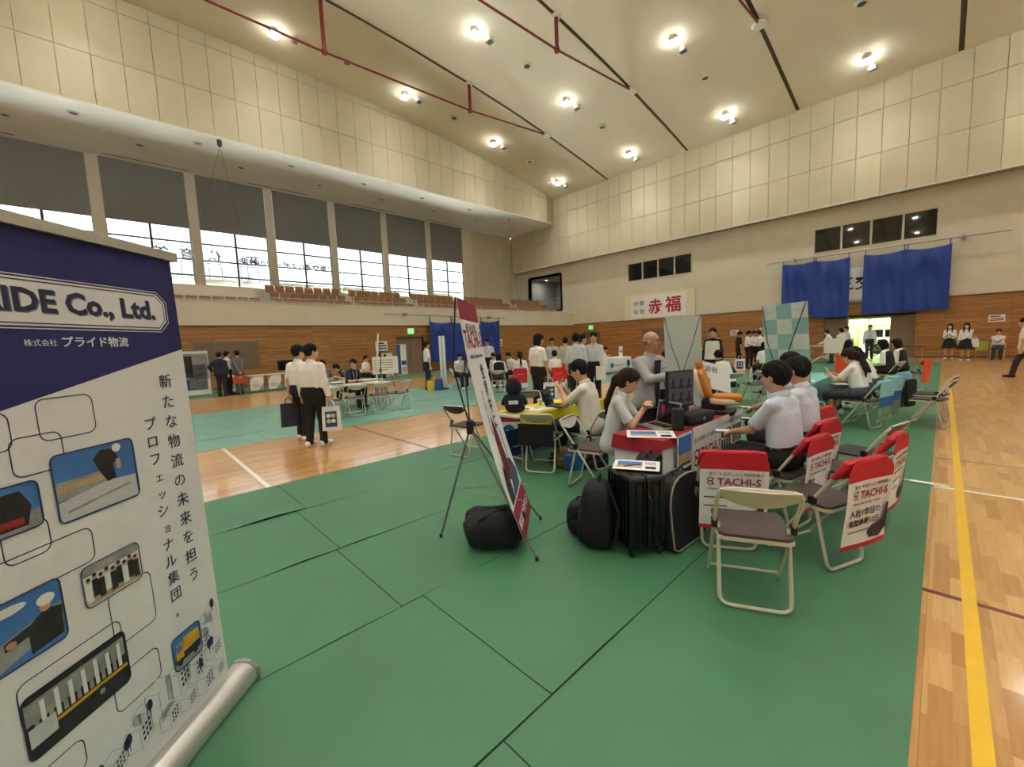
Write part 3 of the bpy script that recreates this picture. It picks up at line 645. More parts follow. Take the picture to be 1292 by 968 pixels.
def cover_plain(top, bottom, mid=None, z_lo=.22, z_mid=.42, word=None, wcol=None):
    def fn(t):
        h = HOOD.copy(); h.materials.clear(); h.materials.append(top); link('cover_hood', h, None, t)
        a = panel_mesh('cover_panel', z_mid, .76); a.materials.append(top); p = link('cover_panel', a, None, t)
        b = panel_mesh('cover_lower', z_lo, z_mid); b.materials.append(bottom); link('cover_lower', b, None, t)
        if mid:
            c = panel_mesh('cover_band', z_mid, z_mid + .16, off=.0015); c.materials.append(mid); link('cover_band', c, None, t)
        if word: text('lettering', word, .07, wcol, p, (0, -.337, .56), (TX, 0, 0), align='CENTER')
    return fn

# front empty chair and the chairs with red and white covers
chair('empty beige folding chair in the foreground, brown seat, no cover', -.775, 2.70, (-.44, .9))
chair('folding chair with red and white printed cover right behind the foreground chair', -1.14, 3.33, (-.5, .87), cover=cover_tachi([('━━━━', .055), ('━━━', .05)]))
chair('folding chair with red and white printed cover under the student in front', -.94, 3.95, (-.97, .2), cover=cover_tachi([('男女', .06), ('━━━', .05)]))
chair('folding chair with red and white printed cover under the middle student', -.99, 4.68, (-.97, .2), cover=cover_tachi([('━━━', .06)]))
chair('folding chair with red and white printed cover under the farthest student', -1.15, 5.5, (-.97, .2), cover=cover_tachi([('━━━', .05)]))
chair('empty chair with red and white cover showing a dark car seat, nearest the viewer', -.575, 3.5, (-.92, .39), cover=cover_tachi([('入社1年目の', .056), ('有給休暇12日', .05), ('━━━━━━━━━', .024)]))
chair('empty chair with red and white cover, almost edge on beside the wood floor', -.51, 4.34, (-.99, .12), cover=cover_tachi([('━━━━', .05), ('━━━', .05)]))
chair('empty folding chair with dark backrest behind the edge on covered chair', -.5, 5.02, (-.97, .25), dark=True)
chair('empty folding chair near the white floor line, nearer of two side by side', -.12, 9.35, (-.98, .18), dark=True, group='two empty chairs by the wood floor')
chair('empty folding chair near the white floor line, farther of two side by side', -.1, 10.05, (-.98, .18), dark=True, group='two empty chairs by the wood floor')
# main booth, yellow table
chair('beige folding chair under the seated woman with ponytail', -2.62, 3.66, (.95, .25))
chair('folding chair with dark backrest beside the cross frame banner', -4.78, 3.62, (-.2, .98), dark=True)
def black_cover(t):
    a = panel_mesh('jacket_cover', .36, .63); a.materials.append(mat('black_cloth', (22, 22, 24), .85, .1, 20)); link('jacket_cover', a, None, t)
chair('folding chair with black cloth on its back at the near end of the yellow table', -3.42, 3.78, (-.4, .91), cover=black_cover)
chair('folding chair with dark backrest on the far side of the yellow table', -4.75, 5.0, (.8, -.5), dark=True)
chair('folding chair under the man with the phone', -3.03, 4.28, (-.98, .1))
# left table chairs
for i, (x, y, f) in enumerate(((-9.78, 3.47, (-.98, .15)), (-9.82, 4.08, (-.98, .1)), (-9.77, 4.66, (-.99, .05)), (-9.7, 5.2, (-.9, -.3)))):
    chair('empty beige folding chair at the long white table, %s from the standing pair' % ('first', 'second', 'third', 'fourth')[i], x, y, f, group='chairs at the long white table')

# ================================================================ ROLL-UP BANNER (foreground left)
M_NAVY = mat('banner_navy', (38, 40, 104), .7, .04, 10, .1, 300); M_BWHITE = mat('banner_white', (226, 228, 232), .7, .02, 10, .08, 300)
M_NAVYT = mat('print_navy', (44, 46, 84), .7, .03, 10); M_SILV = mat('banner_silver', (200, 198, 192), .3, .04, 6, metal=.6)
bd = np.array([.70, -.714, 0]); bd /= np.linalg.norm(bd)
BW = .85
# local frame: x to the right of a reader standing before it, y away from the reader, z up. origin at the right lower cloth corner
rb = thing('rollup_banner', 'tall roll-up banner, navy top and white lower half with photos, foreground left', 'banner', (-2.30, .27, 0), math.atan2(-bd[1], -bd[0]))
lean = .05 / 1.92
def bp(u, v, o=0.0): return (-u, v * lean - o, .10 + v)      # u to the left from the right edge
MB().grid(lambda a, b: bp(.04 + (BW - .04) * a, 1.92 * b), 2, 2, (0, .0015, 0)).build('cloth', M_BWHITE, rb)
cl = rb.children[0]
MB().add([bp(.04, 1.92, .0006), bp(BW, 1.92, .0006), bp(BW, 1.325, .0006), bp(.04, 1.53, .0006)], [(0, 1, 2, 3)]).build('navy_field', M_NAVY, cl)
pl = MB(); pl.add([bp(-.0 + u, v, .0012) for u, v in ((.10, 1.72), (.135, 1.755), (.85, 1.755), (.85, 1.61), (.135, 1.61), (.10, 1.645))], [tuple(range(6))])
pl.build('name_plate', M_BWHITE, cl)
def stroke(pts, w, o, m, name, closed=False):
    mb = MB(); P = [np.array(p, float) for p in pts]; k = len(P); vs = []
    for i in range(k):
        a = P[i - 1] if (closed or i > 0) else P[i]; b = P[(i + 1) % k] if (closed or i < k - 1) else P[i]
        t = b - a; t /= np.linalg.norm(t) + 1e-9; nn = np.array([-t[1], t[0]]) * w / 2
        vs += [bp(*(P[i] + nn), o), bp(*(P[i] - nn), o)]
    fs = [(2 * i, 2 * i + 1, 2 * ((i + 1) % k) + 1, 2 * ((i + 1) % k)) for i in range(k if closed else k - 1)]
    return mb.add(vs, fs).build(name, m, cl)
stroke([(.85, 1.747), (.138, 1.747), (.138, 1.744), (.108, 1.716), (.108, 1.65), (.138, 1.618), (.85, 1.618)], .004, .0018, M_NAVYT, 'plate_rule')
stroke([(.85, 1.762), (.13, 1.762), (.092, 1.724), (.092, 1.64), (.13, 1.602), (.85, 1.602)], .003, .0018, M_BWHITE, 'plate_rule')
rt = (PI / 2 - lean, 0, 0)
text('company_lettering', 'PRIDE Co., Ltd.', .098, M_NAVYT, cl, bp(.75, 1.655, .002), rt, bold=.0032, sx=.955)
text('company_lettering_shadow', 'PRIDE Co., Ltd.', .098, M_GRAYPRINT, cl, bp(.746, 1.6515, .0015), rt, bold=.0032, sx=.955)
text('lettering', '株式会社', .0225, M_BWHITE, cl, bp(.61, 1.55, .002), rt)
text('lettering', 'プライド物流', .038, M_BWHITE, cl, bp(.51, 1.547, .002), rt, bold=.0006)
def column(s, u, v0, v1, size):
    n = len(s); st = (v0 - v1) / (n - 1)
    for i, ch in enumerate(s):
        small = ch in 'ェッョ。'; text('character', ch, size * (.78 if small else 1), M_NAVYT, cl, bp(u + (-.006 if small else 0), v0 - i * st - size * .38, .002), rt, align='CENTER')
column('新たな物流の未来を担う', .148, 1.40, .56, .062)
column('プロフェッショナル集団。', .245, 1.24, .46, .056)
def rrect(u0, u1, v0, v1, r=.025, n=4):
    out = []
    for cu, cv, a0 in ((u1 - r, v1 - r, 0), (u0 + r, v1 - r, 90), (u0 + r, v0 + r, 180), (u1 - r, v0 + r, 270)):
        for i in range(n + 1):
            a = math.radians(a0 + 90 * i / n); out.append((cu + r * math.cos(a), cv + r * math.sin(a)))
    return out
for (u0, u1, v0, v1) in ((.445, .61, 1.255, 1.385), (.555, .69, 1.165, 1.28), (.68, .84, 1.25, 1.36), (.515, .78, .83, .945), (.63, .745, .925, 1.03), (.34, .50, .49, .69), (.475, .775, .45, .585), (.355, .53, .265, .39), (.64, .83, .2, .3)):
    stroke(rrect(u0, u1, v0, v1), .0035, .001, M_NAVYT, 'outline_frame', True)
P_SKY = mat('photo_sky', (70, 122, 190), .5, .15, 6); P_DARK = mat('photo_dark', (44, 42, 44), .5, .3, 30); P_GREY = mat('photo_grey', (150, 152, 154), .5, .2, 25)
P_ROOF = mat('photo_roof', (196, 200, 206), .5, .12, 40, stretch=(1, 1, 6)); P_TAN = mat('photo_tan', (184, 160, 128), .5, .15, 20); P_YEL = mat('photo_yellow', (206, 160, 40), .5, .15, 20); P_RED = mat('photo_red', (150, 40, 46), .5, .15, 20); P_SKIN = mat('photo_skin', (196, 150, 124), .5, .1, 30)
PM = [P_SKY, P_DARK, P_GREY, P_ROOF, P_TAN, P_YEL, P_RED, P_SKIN, M_BWHITE]
def photo(name, u0, u1, v0, v1, base, shapes, r=.02):
    """a printed picture: rounded field and flat printed shapes; shape coordinates 0..1 from the left and from below"""
    mb = MB(); o = .0022; mb.m(base); q = rrect(u0, u1, v0, v1, r); mb.add([bp(a, b, o) for a, b in q], [tuple(range(len(q)))])
    for k, (mi, pts) in enumerate(shapes):
        mb.m(mi); mb.add([bp(u1 - (u1 - u0) * x, v0 + (v1 - v0) * y, o + .0002 + .0002 * k) for x, y in pts], [tuple(range(len(pts)))])
    ob = mb.build(name, PM, cl); stroke(q, .004, .0042, M_NAVYT, 'photo_border', True); return ob
def disc(cx, cy, rx, ry, n=10): return [(cx + rx * math.cos(2 * PI * i / n), cy + ry * math.sin(2 * PI * i / n)) for i in range(n)]
R4 = lambda x0, x1, y0, y1: [(x0, y0), (x1, y0), (x1, y1), (x0, y1)]
photo('photo_roof_worker', .33, .60, .985, 1.205, 0, [(2, R4(.02, .62, .33, .6)), (4, R4(.02, .62, .45, .55)), (3, [(.02, .02), (.98, .02), (.98, .38), (.6, .42), (.02, .3)]), (2, [(.1, .12), (.9, .25), (.9, .28), (.1, .16)]), (1, [(.46, .8), (.56, .92), (.72, .9), (.78, .72), (.7, .66), (.72, .42), (.6, .4), (.52, .6)]), (7, R4(.74, .8, .56, .72)), (8, disc(.77, .9, .06, .07))])
photo('photo_forklift', .64, .79, 1.01, 1.15, 0, [(2, R4(.02, .98, .02, .4)), (1, [(.3, .1), (.75, .1), (.85, .5), (.7, .85), (.4, .85)]), (1, R4(.1, .16, .1, .95)), (6, R4(.3, .7, .15, .3))])
gp = [(2, R4(.02, .98, .75, .97)), (4, R4(.02, .98, .04, .2))]
for i in range(9): gp += [(1 if i % 3 else 8, R4(.04 + i * .1, .14 + i * .1, .12 + .08 * (i % 2), .58 + .05 * (i % 2))), (7, disc(.09 + i * .1, .63 + .06 * (i % 2), .035, .06)), (1, disc(.09 + i * .1, .67 + .06 * (i % 2), .035, .045))]
photo('photo_group', .37, .57, .68, .82, 8, gp)
photo('photo_helmet_worker', .63, .82, .64, .835, 0, [(8, disc(.3, .85, .25, .07)), (2, [(.02, .4), (.98, .62), (.98, .3), (.02, .02)]), (1, [(.5, .05), (.95, .1), (.98, .55), (.75, .62), (.55, .5), (.2, .42), (.2, .3), (.5, .34)]), (7, disc(.76, .66, .08, .08)), (8, disc(.78, .76, .13, .09)), (7, disc(.28, .36, .07, .05))])
tr = [(2, R4(.02, .98, .55, .9)), (1, R4(.02, .98, .02, .25))]
for i in range(14): tr += [(8 if i % 2 else 2, R4(.08 + i * .062, .12 + i * .062, .4, .85 - .02 * (i % 3)))]
tr += [(5, R4(.04, .98, .32, .38)), (3, R4(.02, .25, .2, .5)), (1, disc(.68, .22, .07, .12)), (2, disc(.68, .22, .03, .05)), (1, R4(.02, .98, .9, .98))]
photo('photo_loaded_truck', .47, .775, .35, .54, 1, tr)
photo('photo_dump_truck', .16, .30, .22, .36, 0, [(2, R4(.02, .98, .02, .25)), (5, [(.35, .4), (.95, .45), (.95, .8), (.4, .85)]), (1, R4(.05, .95, .2, .42)), (5, [(.08, .3), (.35, .3), (.35, .75), (.12, .75)]), (0, R4(.12, .3, .52, .7)), (1, disc(.2, .2, .09, .1)), (1, disc(.75, .2, .09, .1))])
def iso(u, v, s, h, win):
    u += .05; a, b = .055 * s, .03 * s
    L = [[(u, v), (u - a, v + b), (u - a, v + b + h), (u, v + h)], [(u, v), (u + a, v + b), (u + a, v + b + h), (u, v + h)], [(u, v + h), (u - a, v + b + h), (u, v + 2 * b + h), (u + a, v + b + h)]]
    for q in L:
        MB().add([bp(*p, .0012) for p in q], [(0, 1, 2, 3)]).build('printed_house_face', M_BWHITE, cl); stroke(q, .0014, .0018, M_NAVYT, 'printed_house_outline', True)
    if win:
        mb = MB()
        for i in range(3):
            for j in range(3):
                t = .2 + .25 * i; z = h * (.2 + .27 * j); mb.add([bp(u - a * (t + dx), v + b * (t + dx) + z + dz, .0019) for dx, dz in ((0, 0), (.17, 0), (.17, h * .16), (0, h * .16))], [(0, 1, 2, 3)])
        mb.build('printed_windows', M_NAVYT, cl)
for i, (u, v, s, h, wn_) in enumerate(((.08, .26, .7, .06, 0), (.045, .3, .6, .05, 0), (.10, .20, .6, .07, 1), (.055, .13, .8, .05, 1), (.16, .11, .9, .08, 1), (.24, .12, 1, .09, 1), (.33, .09, 1, .12, 0), (.42, .07, .9, .08, 1), (.52, .06, .8, .06, 1), (.30, .03, .8, .06, 1), (.21, .03, .7, .05, 1), (.12, .02, .8, .07, 1), (.045, .03, .6, .05, 1), (.62, .05, .9, .08, 1), (.73, .05, .8, .06, 1), (.8, .1, .6, .05, 0), (.41, .16, .5, .04, 0))):
    iso(u, v, s, h, wn_)
for u, v in ((.06, .22), (.075, .215), (.13, .17), (.37, .2), (.46, .15), (.47, .14), (.56, .14), (.03, .38)):
    u += .05; q = disc(u, v, .012, .022, 8); MB().add([bp(a, b, .002) for a, b in q], [tuple(range(8))]).build('printed_tree', M_NAVYT, cl)
    stroke([(u, v - .02), (u, v - .045)], .003, .002, M_NAVYT, 'printed_trunk')
MB().box(-BW - .015, -.02, .03, .075, 1.99 + .015, 2.04).build('top_bar', M_SILV, rb)
prof = [(-.075, .0), (-.085, .02), (-.08, .06), (-.05, .092), (-.01, .1), (.03, .09), (.06, .055), (.065, .015), (.06, 0)]
MB().prism([(0.03, a, b) for a, b in prof], (0, 0, 0), (-BW - .07, 0, 0)).build('cassette', M_SILV, rb, smooth=True)
for xx in (.03, -BW - .06): MB().prism([(xx, a * 1.04, b * 1.04) for a, b in prof], (0, 0, 0), (.022, 0, 0)).build('end_cap', M_STEEL, rb)
MB().tube([(-BW / 2, .05, .08), (-BW / 2, .07, 2.0)], .012, 8).build('support_pole', M_STEEL, rb)

# ================================================================ X-FRAME BANNERS
M_GPOLE = mat('grey_pole', (128, 130, 132), .35, .05, 8, metal=.5)
def xbanner(label, base, right, width, height, lean, front_mats, deco, zb=.14, hubback=.26, rearfoot=.75, bow=.0, m_pole=M_GPOLE):
    """base: floor point under the middle of the cloth; right: reader's right direction; the cloth faces local -y"""
    t = thing('x_frame_banner', label, 'banner', (base[0], base[1], .005), math.atan2(right[1], right[0]))
    w2 = width / 2
    fy = lambda v: lean * v - bow * math.sin(PI * v) * -1 * .0 + bow * 4 * v * (1 - v)
    def cp(u, v, o=0.0): return (-w2 + width * u, fy(v) - o, zb + (height - zb) * v)
    cloth = MB().grid(lambda u, v: cp(u, v), 6, 20, (0, .002, 0)).build('cloth', front_mats, t, smooth=True)
    deco(cloth, cp)
    hub = np.array([0, fy(.5) + hubback * .35, height * .48])
    MB().cbox(-.035, .035, hub[1] - .025, hub[1] + .025, hub[2] - .05, hub[2] + .06, .008).build('hub', M_BLACK, t)
    for s in (-1, 1):
        MB().tube([tuple(hub), (s * w2 * .55, fy(.75) + hubback * .3, height * .74), (s * w2 * .97, fy(1) + .01, height)], .006, 6).build('upper_arm', M_BLACK, t)
        MB().tube([tuple(hub), (s * (w2 + .0), -.08, .012)], .009, 6).build('lower_leg', m_pole, t)
        MB().lathe([(.012, 0), (.014, .01), (.01, .03)], (s * (w2 + .0), -.08, 0), 8).build('foot_cap', M_BLACK, t)
        MB().tube([(s * w2 * .95, fy(0), zb), (s * w2 * .99, -.05, .1)], .003, 5).build('hook', M_STEEL, t)
    MB().tube([tuple(hub), (0, rearfoot, .012)], .0095, 6).build('rear_leg', m_pole, t); MB().lathe([(.013, 0), (.015, .01), (.011, .03)], (0, rearfoot, 0), 8).build('foot_cap', M_BLACK, t)
    for s in (-1, 1): MB().tube([(0, rearfoot * .55 + hub[1] * .45, hub[2] * .45), (s * w2 * .55, .0, hub[2] * .42)], .004, 5).build('stay', M_STEEL, t)
    return t
M_XRED = mat('banner_maroon', (140, 26, 50), .7, .04, 8)
def deco_tachi(c, cp):
    def quad(u0, u1, v0, v1, m, nm, n=4): return MB().grid(lambda a, b: cp(u0 + (u1 - u0) * a, v0 + (v1 - v0) * b, .001), 2, n).build(nm, m, c)
    quad(0, 1, .915, 1, M_XRED, 'maroon_top'); quad(0, 1, 0, .13, M_XRED, 'maroon_foot')
    def tx(nm, s, size, m, u, v, bold=0., sx=1., al='CENTER', rx=0):
        p = cp(u, v, .0025); q = cp(u, v + .02, .0025); a = math.atan2(q[2] - p[2], q[1] - p[1]); text(nm, s, size, m, c, p, (a, 0, 0), align=al, bold=bold, sx=sx)
    tx('small_lettering', '座るを追求し', .07, M_INK, .5, .87); tx('brand_lettering', 'TACHI-S', .19, M_MAROON, .5, .80, .003, .92); tx('small_lettering', 'Global Seat System Creator', .045, M_INK, .5, .755)
    for i, ch in enumerate('世界中に'): tx('character', ch, .135, M_INK, .62, .66 - i * .075, .002)
    for i, ch in enumerate('┃┃┃┃'): tx('character', ch, .075, M_INK, .3, .58 - i * .05, .001)
    for i, ch in enumerate('┃┃┃'): tx('character', ch, .11, M_INK, .72, .37 - i * .06, .001)
    for i, (m, pts) in enumerate(((mat('print_dark_red', (104, 22, 34), .7, .25, 20), [(.3, .24), (.5, .2), (.62, .3), (.55, .42), (.42, .5), (.34, .4)]), (mat('print_navy_grey', (74, 80, 104), .7, .25, 20), [(.35, .14), (.85, .14), (.95, .2), (.8, .27), (.6, .29), (.5, .2)]), (mat('print_black_seat', (40, 36, 44), .7, .25, 20), [(.1, .14), (.34, .14), (.4, .22), (.25, .3), (.12, .22)]))):
        MB().add([cp(a, b, .0015 + .0005 * i) for a, b in pts], [tuple(range(len(pts)))]).build('printed_seat', m, c)
    tx('foot_lettering', '株式会社タチエス', .078, M_BWHITE, .5, .045, .0015)
xbanner('tall narrow white banner on a cross frame, maroon top and foot, seen almost edge on', (-2.28, 2.30), (-.645, .765), .70, 1.93, .42, M_BWHITE, deco_tachi, zb=.13, hubback=.5, rearfoot=.74, bow=.06)
def deco_none(c, cp): pass
# white and teal cross-frame banners seen from behind
M_BPALE = mat('banner_back_pale', (214, 222, 226), .7, .03, 6); M_TEAL = mat('banner_teal', (142, 192, 192), .7, .03, 8)
xbanner('plain pale banner on a cross frame seen from behind, right of the bald man', (-3.18, 7.3), (-.97, -.25), .6, 1.93, .25, M_BPALE, deco_none, hubback=.35, rearfoot=.6)
def deco_check(c, cp):
    for i in range(3):
        for j in range(9):
            if (i + j) % 2 == 0: continue
            MB().grid(lambda a, b: cp((i + a) / 3, (j + b) / 9, -.004), 1, 1).build('teal_square', M_TEAL, c)
    for i in range(3):
        for j in range(9):
            p = cp((i + .5) / 3, (j + .5) / 9, -.0065); text('small_lettering', '━━━━━', .022, M_GRAYPRINT if (i + j) % 2 == 0 else M_BPALE, c, p, (PI / 2, 0, PI), align='CENTER')
xbanner('teal and white checkered banner on a cross frame behind the seated students', (-1.42, 6.66), (-.8, .6), .78, 1.97, .15, M_BPALE, deco_check, hubback=.3, rearfoot=.45)

# ================================================================ MAIN BOOTH TABLE
M_TCW = mat('tablecloth_white', (226, 226, 228), .8, .02, 8, .08, 160); M_TCR = mat('tablecloth_red', (158, 30, 48), .8, .05, 8, .1, 160)
M_TOPW = mat('table_top_white', (206, 204, 198), .45, .03, 8); M_TLEG = mat('table_leg_grey', (150, 150, 146), .35, .04, 8, metal=.4)
def folding_table(label, x0, x1, y0, y1, h, m=None, group=None):
    t = thing('folding_table', label, 'table', ((x0 + x1) / 2, (y0 + y1) / 2, 0), group=group); a, b = (x1 - x0) / 2, (y1 - y0) / 2
    MB().cbox(-a, a, -b, b, h - .03, h, .006).build('tabletop', m or M_TOPW, t)
    for sx in (-1, 1):
        for sy in (-1, 1): MB().tube([(sx * (a - .05), sy * (b - .12), h - .03), (sx * (a - .05), sy * (b - .12), .008)], .014, 8).build('leg', M_TLEG, t)
    for sy in (-1, 1): MB().tube([(-a + .05, sy * (b - .12), .12), (a - .05, sy * (b - .12), .12)], .011, 6).build('stretcher', M_TLEG, t)
    return t
def cloth(name, label, x0, x1, y0, y1, z, drop, m, cat='tablecloth', wav=.012, drops=None):
    """draped cloth: top sheet and a wavy skirt all round"""
    n = 64; P = []
    per = [(x0, y0), (x1, y0), (x1, y1), (x0, y1)]
    Ls = [x1 - x0, y1 - y0, x1 - x0, y1 - y0]; tot = sum(Ls); pts = []
    for i in range(4):
        k = max(2, int(n * Ls[i] / tot)); a = np.array(per[i]); b = np.array(per[(i + 1) % 4])
        for j in range(k): pts.append((a + (b - a) * j / k, i))
    cx, cy = (x0 + x1) / 2, (y0 + y1) / 2; vs = []; K = len(pts)
    lev = [0, .03, .5, 1.0]
    for l in lev:
        for q, (p, side) in enumerate(pts):
            d = drops[side] if drops else drop
            o = (.006 + wav * math.sin(q * 1.9) * l + .012 * l) if l > 0 else 0
            dx, dy = np.sign(p[0] - cx) * (1 if abs(abs(p[0] - cx) - (x1 - x0) / 2) < 1e-6 else 0), np.sign(p[1] - cy) * (1 if abs(abs(p[1] - cy) - (y1 - y0) / 2) < 1e-6 else 0)
            vs.append((p[0] + dx * o, p[1] + dy * o, z - l * d))
    fs = [tuple(range(K))] + [(l * K + j, (l + 1) * K + j, (l + 1) * K + (j + 1) % K, l * K + (j + 1) % K) for l in range(len(lev) - 1) for j in range(K)]
    fs[0] = tuple(reversed(fs[0])); o = MB().add(vs, [tuple(reversed(f)) for f in fs]).build(name, m, smooth=True)
    return tag(o, label, cat)
folding_table('folding table under the white cloth of the car seat booth', -2.08, -1.66, 3.36, 5.2, .7)
cloth('tablecloth', 'white tablecloth reaching the floor at the car seat booth', -2.10, -1.64, 3.33, 5.23, .706, .66, M_TCW, drops=[.66, .66, .66, .1])
cloth('table_runner', 'dark red cloth over the top of the car seat booth table', -2.115, -1.625, 3.315, 5.245, .712, .11, M_TCR, 'cloth', .006, [.13, .075, .13, .1])
def paper(name, label, cat, x, y, w, h, z, rz, prints, flat=True, m=None, group=None, rot=None):
    t = thing(name, label, cat, (x, y, z), rz, group=group)
    if rot: t.rotation_euler = rot
    MB().box(-w / 2, w / 2, -h / 2, h / 2, 0, .0015).build('sheet', m or M_WHITE, t)
    for k, (mm, x0, x1, y0, y1) in enumerate(prints):
        MB().box(x0 * w - w / 2, x1 * w - w / 2, y0 * h - h / 2, y1 * h - h / 2, .0012, .0018 + .0002 * k).build('print_block', mm, t)
    return t
FLY = [(P_SKY, .08, .62, .35, .85), (P_TAN, .08, .62, .2, .45), (P_YEL, .08, .35, .2, .32), (P_DARK, .7, .92, .15, .4), (M_GRAYPRINT, .68, .92, .6, .63), (M_GRAYPRINT, .68, .92, .7, .73), (M_GRAYPRINT, .68, .92, .8, .83)]
FR = (PI / 2, 0, PI / 2)
# posters on the front of the cloth
def front_print(name, label, y0, y1, z0, z1, x=-1.588): 
    t = thing(name, label, 'poster', (x, y0, z0), PI / 2)
    MB().box(0, y1 - y0, -.002, 0, 0, z1 - z0).build('sheet', M_WHITE, t); return t
t = front_print('poster', 'poster with blue sky photo at the left of the booth front', 3.50, 3.81, .18, .72)
for m, x0, x1, z0, z1 in ((P_SKY, .02, .29, .33, .52), (P_TAN, .02, .29, .24, .36), (P_DARK, .02, .29, .02, .12), (P_DARK, .02, .29, .16, .22), (P_GREY, .06, .12, .05, .2), (P_GREY, .17, .23, .05, .2), (P_RED, .05, .27, .255, .27)): MB().box(x0, x1, -.004 - .0003 * (z0 < .3), -.0015, z0, z1).build('print_block', m, t)
t = front_print('booth_banner', 'white cloth banner with large maroon lettering on the booth front', 3.83, 4.50, .14, .735)
text('small_lettering', '座るを追求し人と地球を結ぶ', .05, M_GRAYPRINT, t, (.02, -.003, .45), (PI / 2, 0, 0)); logo(t, .02, .21, -.003, .17); text('brand_lettering', 'TACHI-S', .19, M_MAROON, t, (.19, -.003, .24), (PI / 2, 0, 0), bold=.002, sx=.72)
text('small_lettering', 'Global Seat System Creator', .045, M_GRAYPRINT, t, (.03, -.003, .12), (PI / 2, 0, 0))
for i, (a, b) in enumerate(((4.52, 4.85), (4.87, 5.22))):
    t = front_print('poster', 'poster with rows of small dark figures on the booth front, %s of the pair' % ('left', 'right')[i], a, b, .25, .735)
    logo(t, .03, .38, -.003, .06); text('brand_lettering', 'TACHI-S', .06, M_MAROON, t, (.1, -.003, .385), (PI / 2, 0, 0))
    for r in range(3):
        for c in range(4): MB().box(.03 + c * .072, .075 + c * .072, -.004, -.0015, .03 + r * .11, .12 + r * .11).build('print_figure', P_DARK, t)
paper('flyer', 'colour flyer on the near end of the red table cloth', 'flyer', -1.83, 3.48, .42, .30, .714, .55, FLY)
paper('flyer', 'colour flyer lying on top of the black suitcase', 'flyer', -1.60, 2.82, .34, .25, .622, .45, FLY)
def laptop(label, x, y, z, rz, body, w=.33, d=.23, ang=105, screen=None):
    t = thing('laptop', label, 'laptop', (x, y, z), rz); MB().cbox(-w / 2, w / 2, -d / 2, d / 2, 0, .015, .005).build('base', body, t)
    kb = MB()
    for r in range(5):
        for c in range(11): kb.box(-w / 2 + .025 + c * (w - .05) / 11, -w / 2 + .025 + (c + .85) * (w - .05) / 11, -.01 + r * .022, .008 + r * .022, .015, .0175)
    kb.build('keyboard', M_BLACK, t); MB().box(-.05, .05, -d / 2 + .012, -d / 2 + .075, .015, .016).build('touchpad', M_STEEL, t)
    a = math.radians(ang); dy, dz = math.cos(PI - a) * d, math.sin(a) * d
    MB().prism([(-w / 2, d / 2, .014), (w / 2, d / 2, .014), (w / 2, d / 2 + dy, .014 + dz), (-w / 2, d / 2 + dy, .014 + dz)], (0, 0, 0), (0, .008, .002)).build('lid', body, t)
    MB().prism([(-w / 2 + .012, d / 2 + dy * .05, .014 + dz * .06), (w / 2 - .012, d / 2 + dy * .05, .014 + dz * .06), (w / 2 - .012, d / 2 + dy * .95, .014 + dz * .95), (-w / 2 + .012, d / 2 + dy * .95, .014 + dz * .95)], (0, -.001, 0), (0, .001, 0)).build('screen', screen or M_DGLASS, t); return t
laptop('silver laptop before the seated woman', -1.93, 3.80, .714, -PI / 2 + .5 + PI / 2 - .95, M_SILV, ang=100)
t = thing('desktop_speaker', 'small upright black speaker on the booth table', 'speaker', (-1.72, 3.80, .714), .5)
MB().cbox(-.05, .05, -.06, .06, 0, .205, .008).build('cabinet', M_BLACK, t, smooth=False); MB().box(-.043, .043, -.063, -.059, .01, .195).build('grille', mat('speaker_mesh', (38, 40, 42), .8, .3, 200), t); MB().lathe([(.004, 0), (.006, .003)], (.03, -.062, .02), 8).build('knob', M_STEEL, t)
def rbox(name, m, parent, sx, sy, sz, loc=(0, 0, 0), e=.35, nu=20, nv=12, rot=None):
    """rounded box (superellipsoid) standing on z=0"""
    def sg(v, p): return math.copysign(abs(v) ** p, v)
    def fn(u, v):
        a, b = 2 * PI * u, -PI / 2 + PI * v; return (sx / 2 * sg(math.cos(b), e) * sg(math.cos(a), e), sy / 2 * sg(math.cos(b), e) * sg(math.sin(a), e), sz / 2 + sz / 2 * sg(math.sin(b), e))
    return MB().grid(fn, nu, nv).build(name, m, parent, loc, rot, smooth=True)
M_BCLOTH = mat('black_bag_fabric', (15, 15, 16), .7, .2, 14, .5, 40)
t = thing('portable_speaker', 'long rounded black speaker on the booth table', 'speaker', (-1.70, 4.2, .714), PI / 2 - .25)
rbox('body', mat('speaker_mesh', (38, 40, 42)), t, .42, .16, .13, e=.5); MB().lathe([(.015, 0), (.02, .004), (.012, .008)], n=10).build('badge', M_STEEL, t, (.0, -.08, .06), (PI / 2, 0, 0))
t = thing('monitor', 'black monitor showing rows of car seat pictures on the booth table', 'monitor', (-1.83, 4.10, .714), math.atan2(.32, .12) )
MB().cbox(-.12, .12, -.07, .07, 0, .015, .005).build('foot', M_BLACK, t); MB().box(-.02, .02, .02, .045, .01, .3).build('neck', M_BLACK, t)
MB().cbox(-.175, .175, -.012, .028, .17, .54, .006).build('bezel', M_BLACK, t); scr = emit('screen_dim', (70, 72, 78), .25)
s = MB().box(-.162, .162, -.0145, -.011, .19, .525).build('screen', scr, t)
for r in range(2):
    for c in range(3):
        x, z = -.105 + c * .105, .4 - r * .14
        MB().add([(x - .04, -.0155, z - .04), (x + .035, -.0155, z - .04), (x + .045, -.0155, z - .015), (x + .01, -.0155, z - .01), (x + .02, -.0155, z + .06), (x - .012, -.0155, z + .06), (x - .02, -.0155, z - .01), (x - .04, -.0155, z - .015)], [tuple(range(8))]).build('seat_icon', M_BLACK, s)
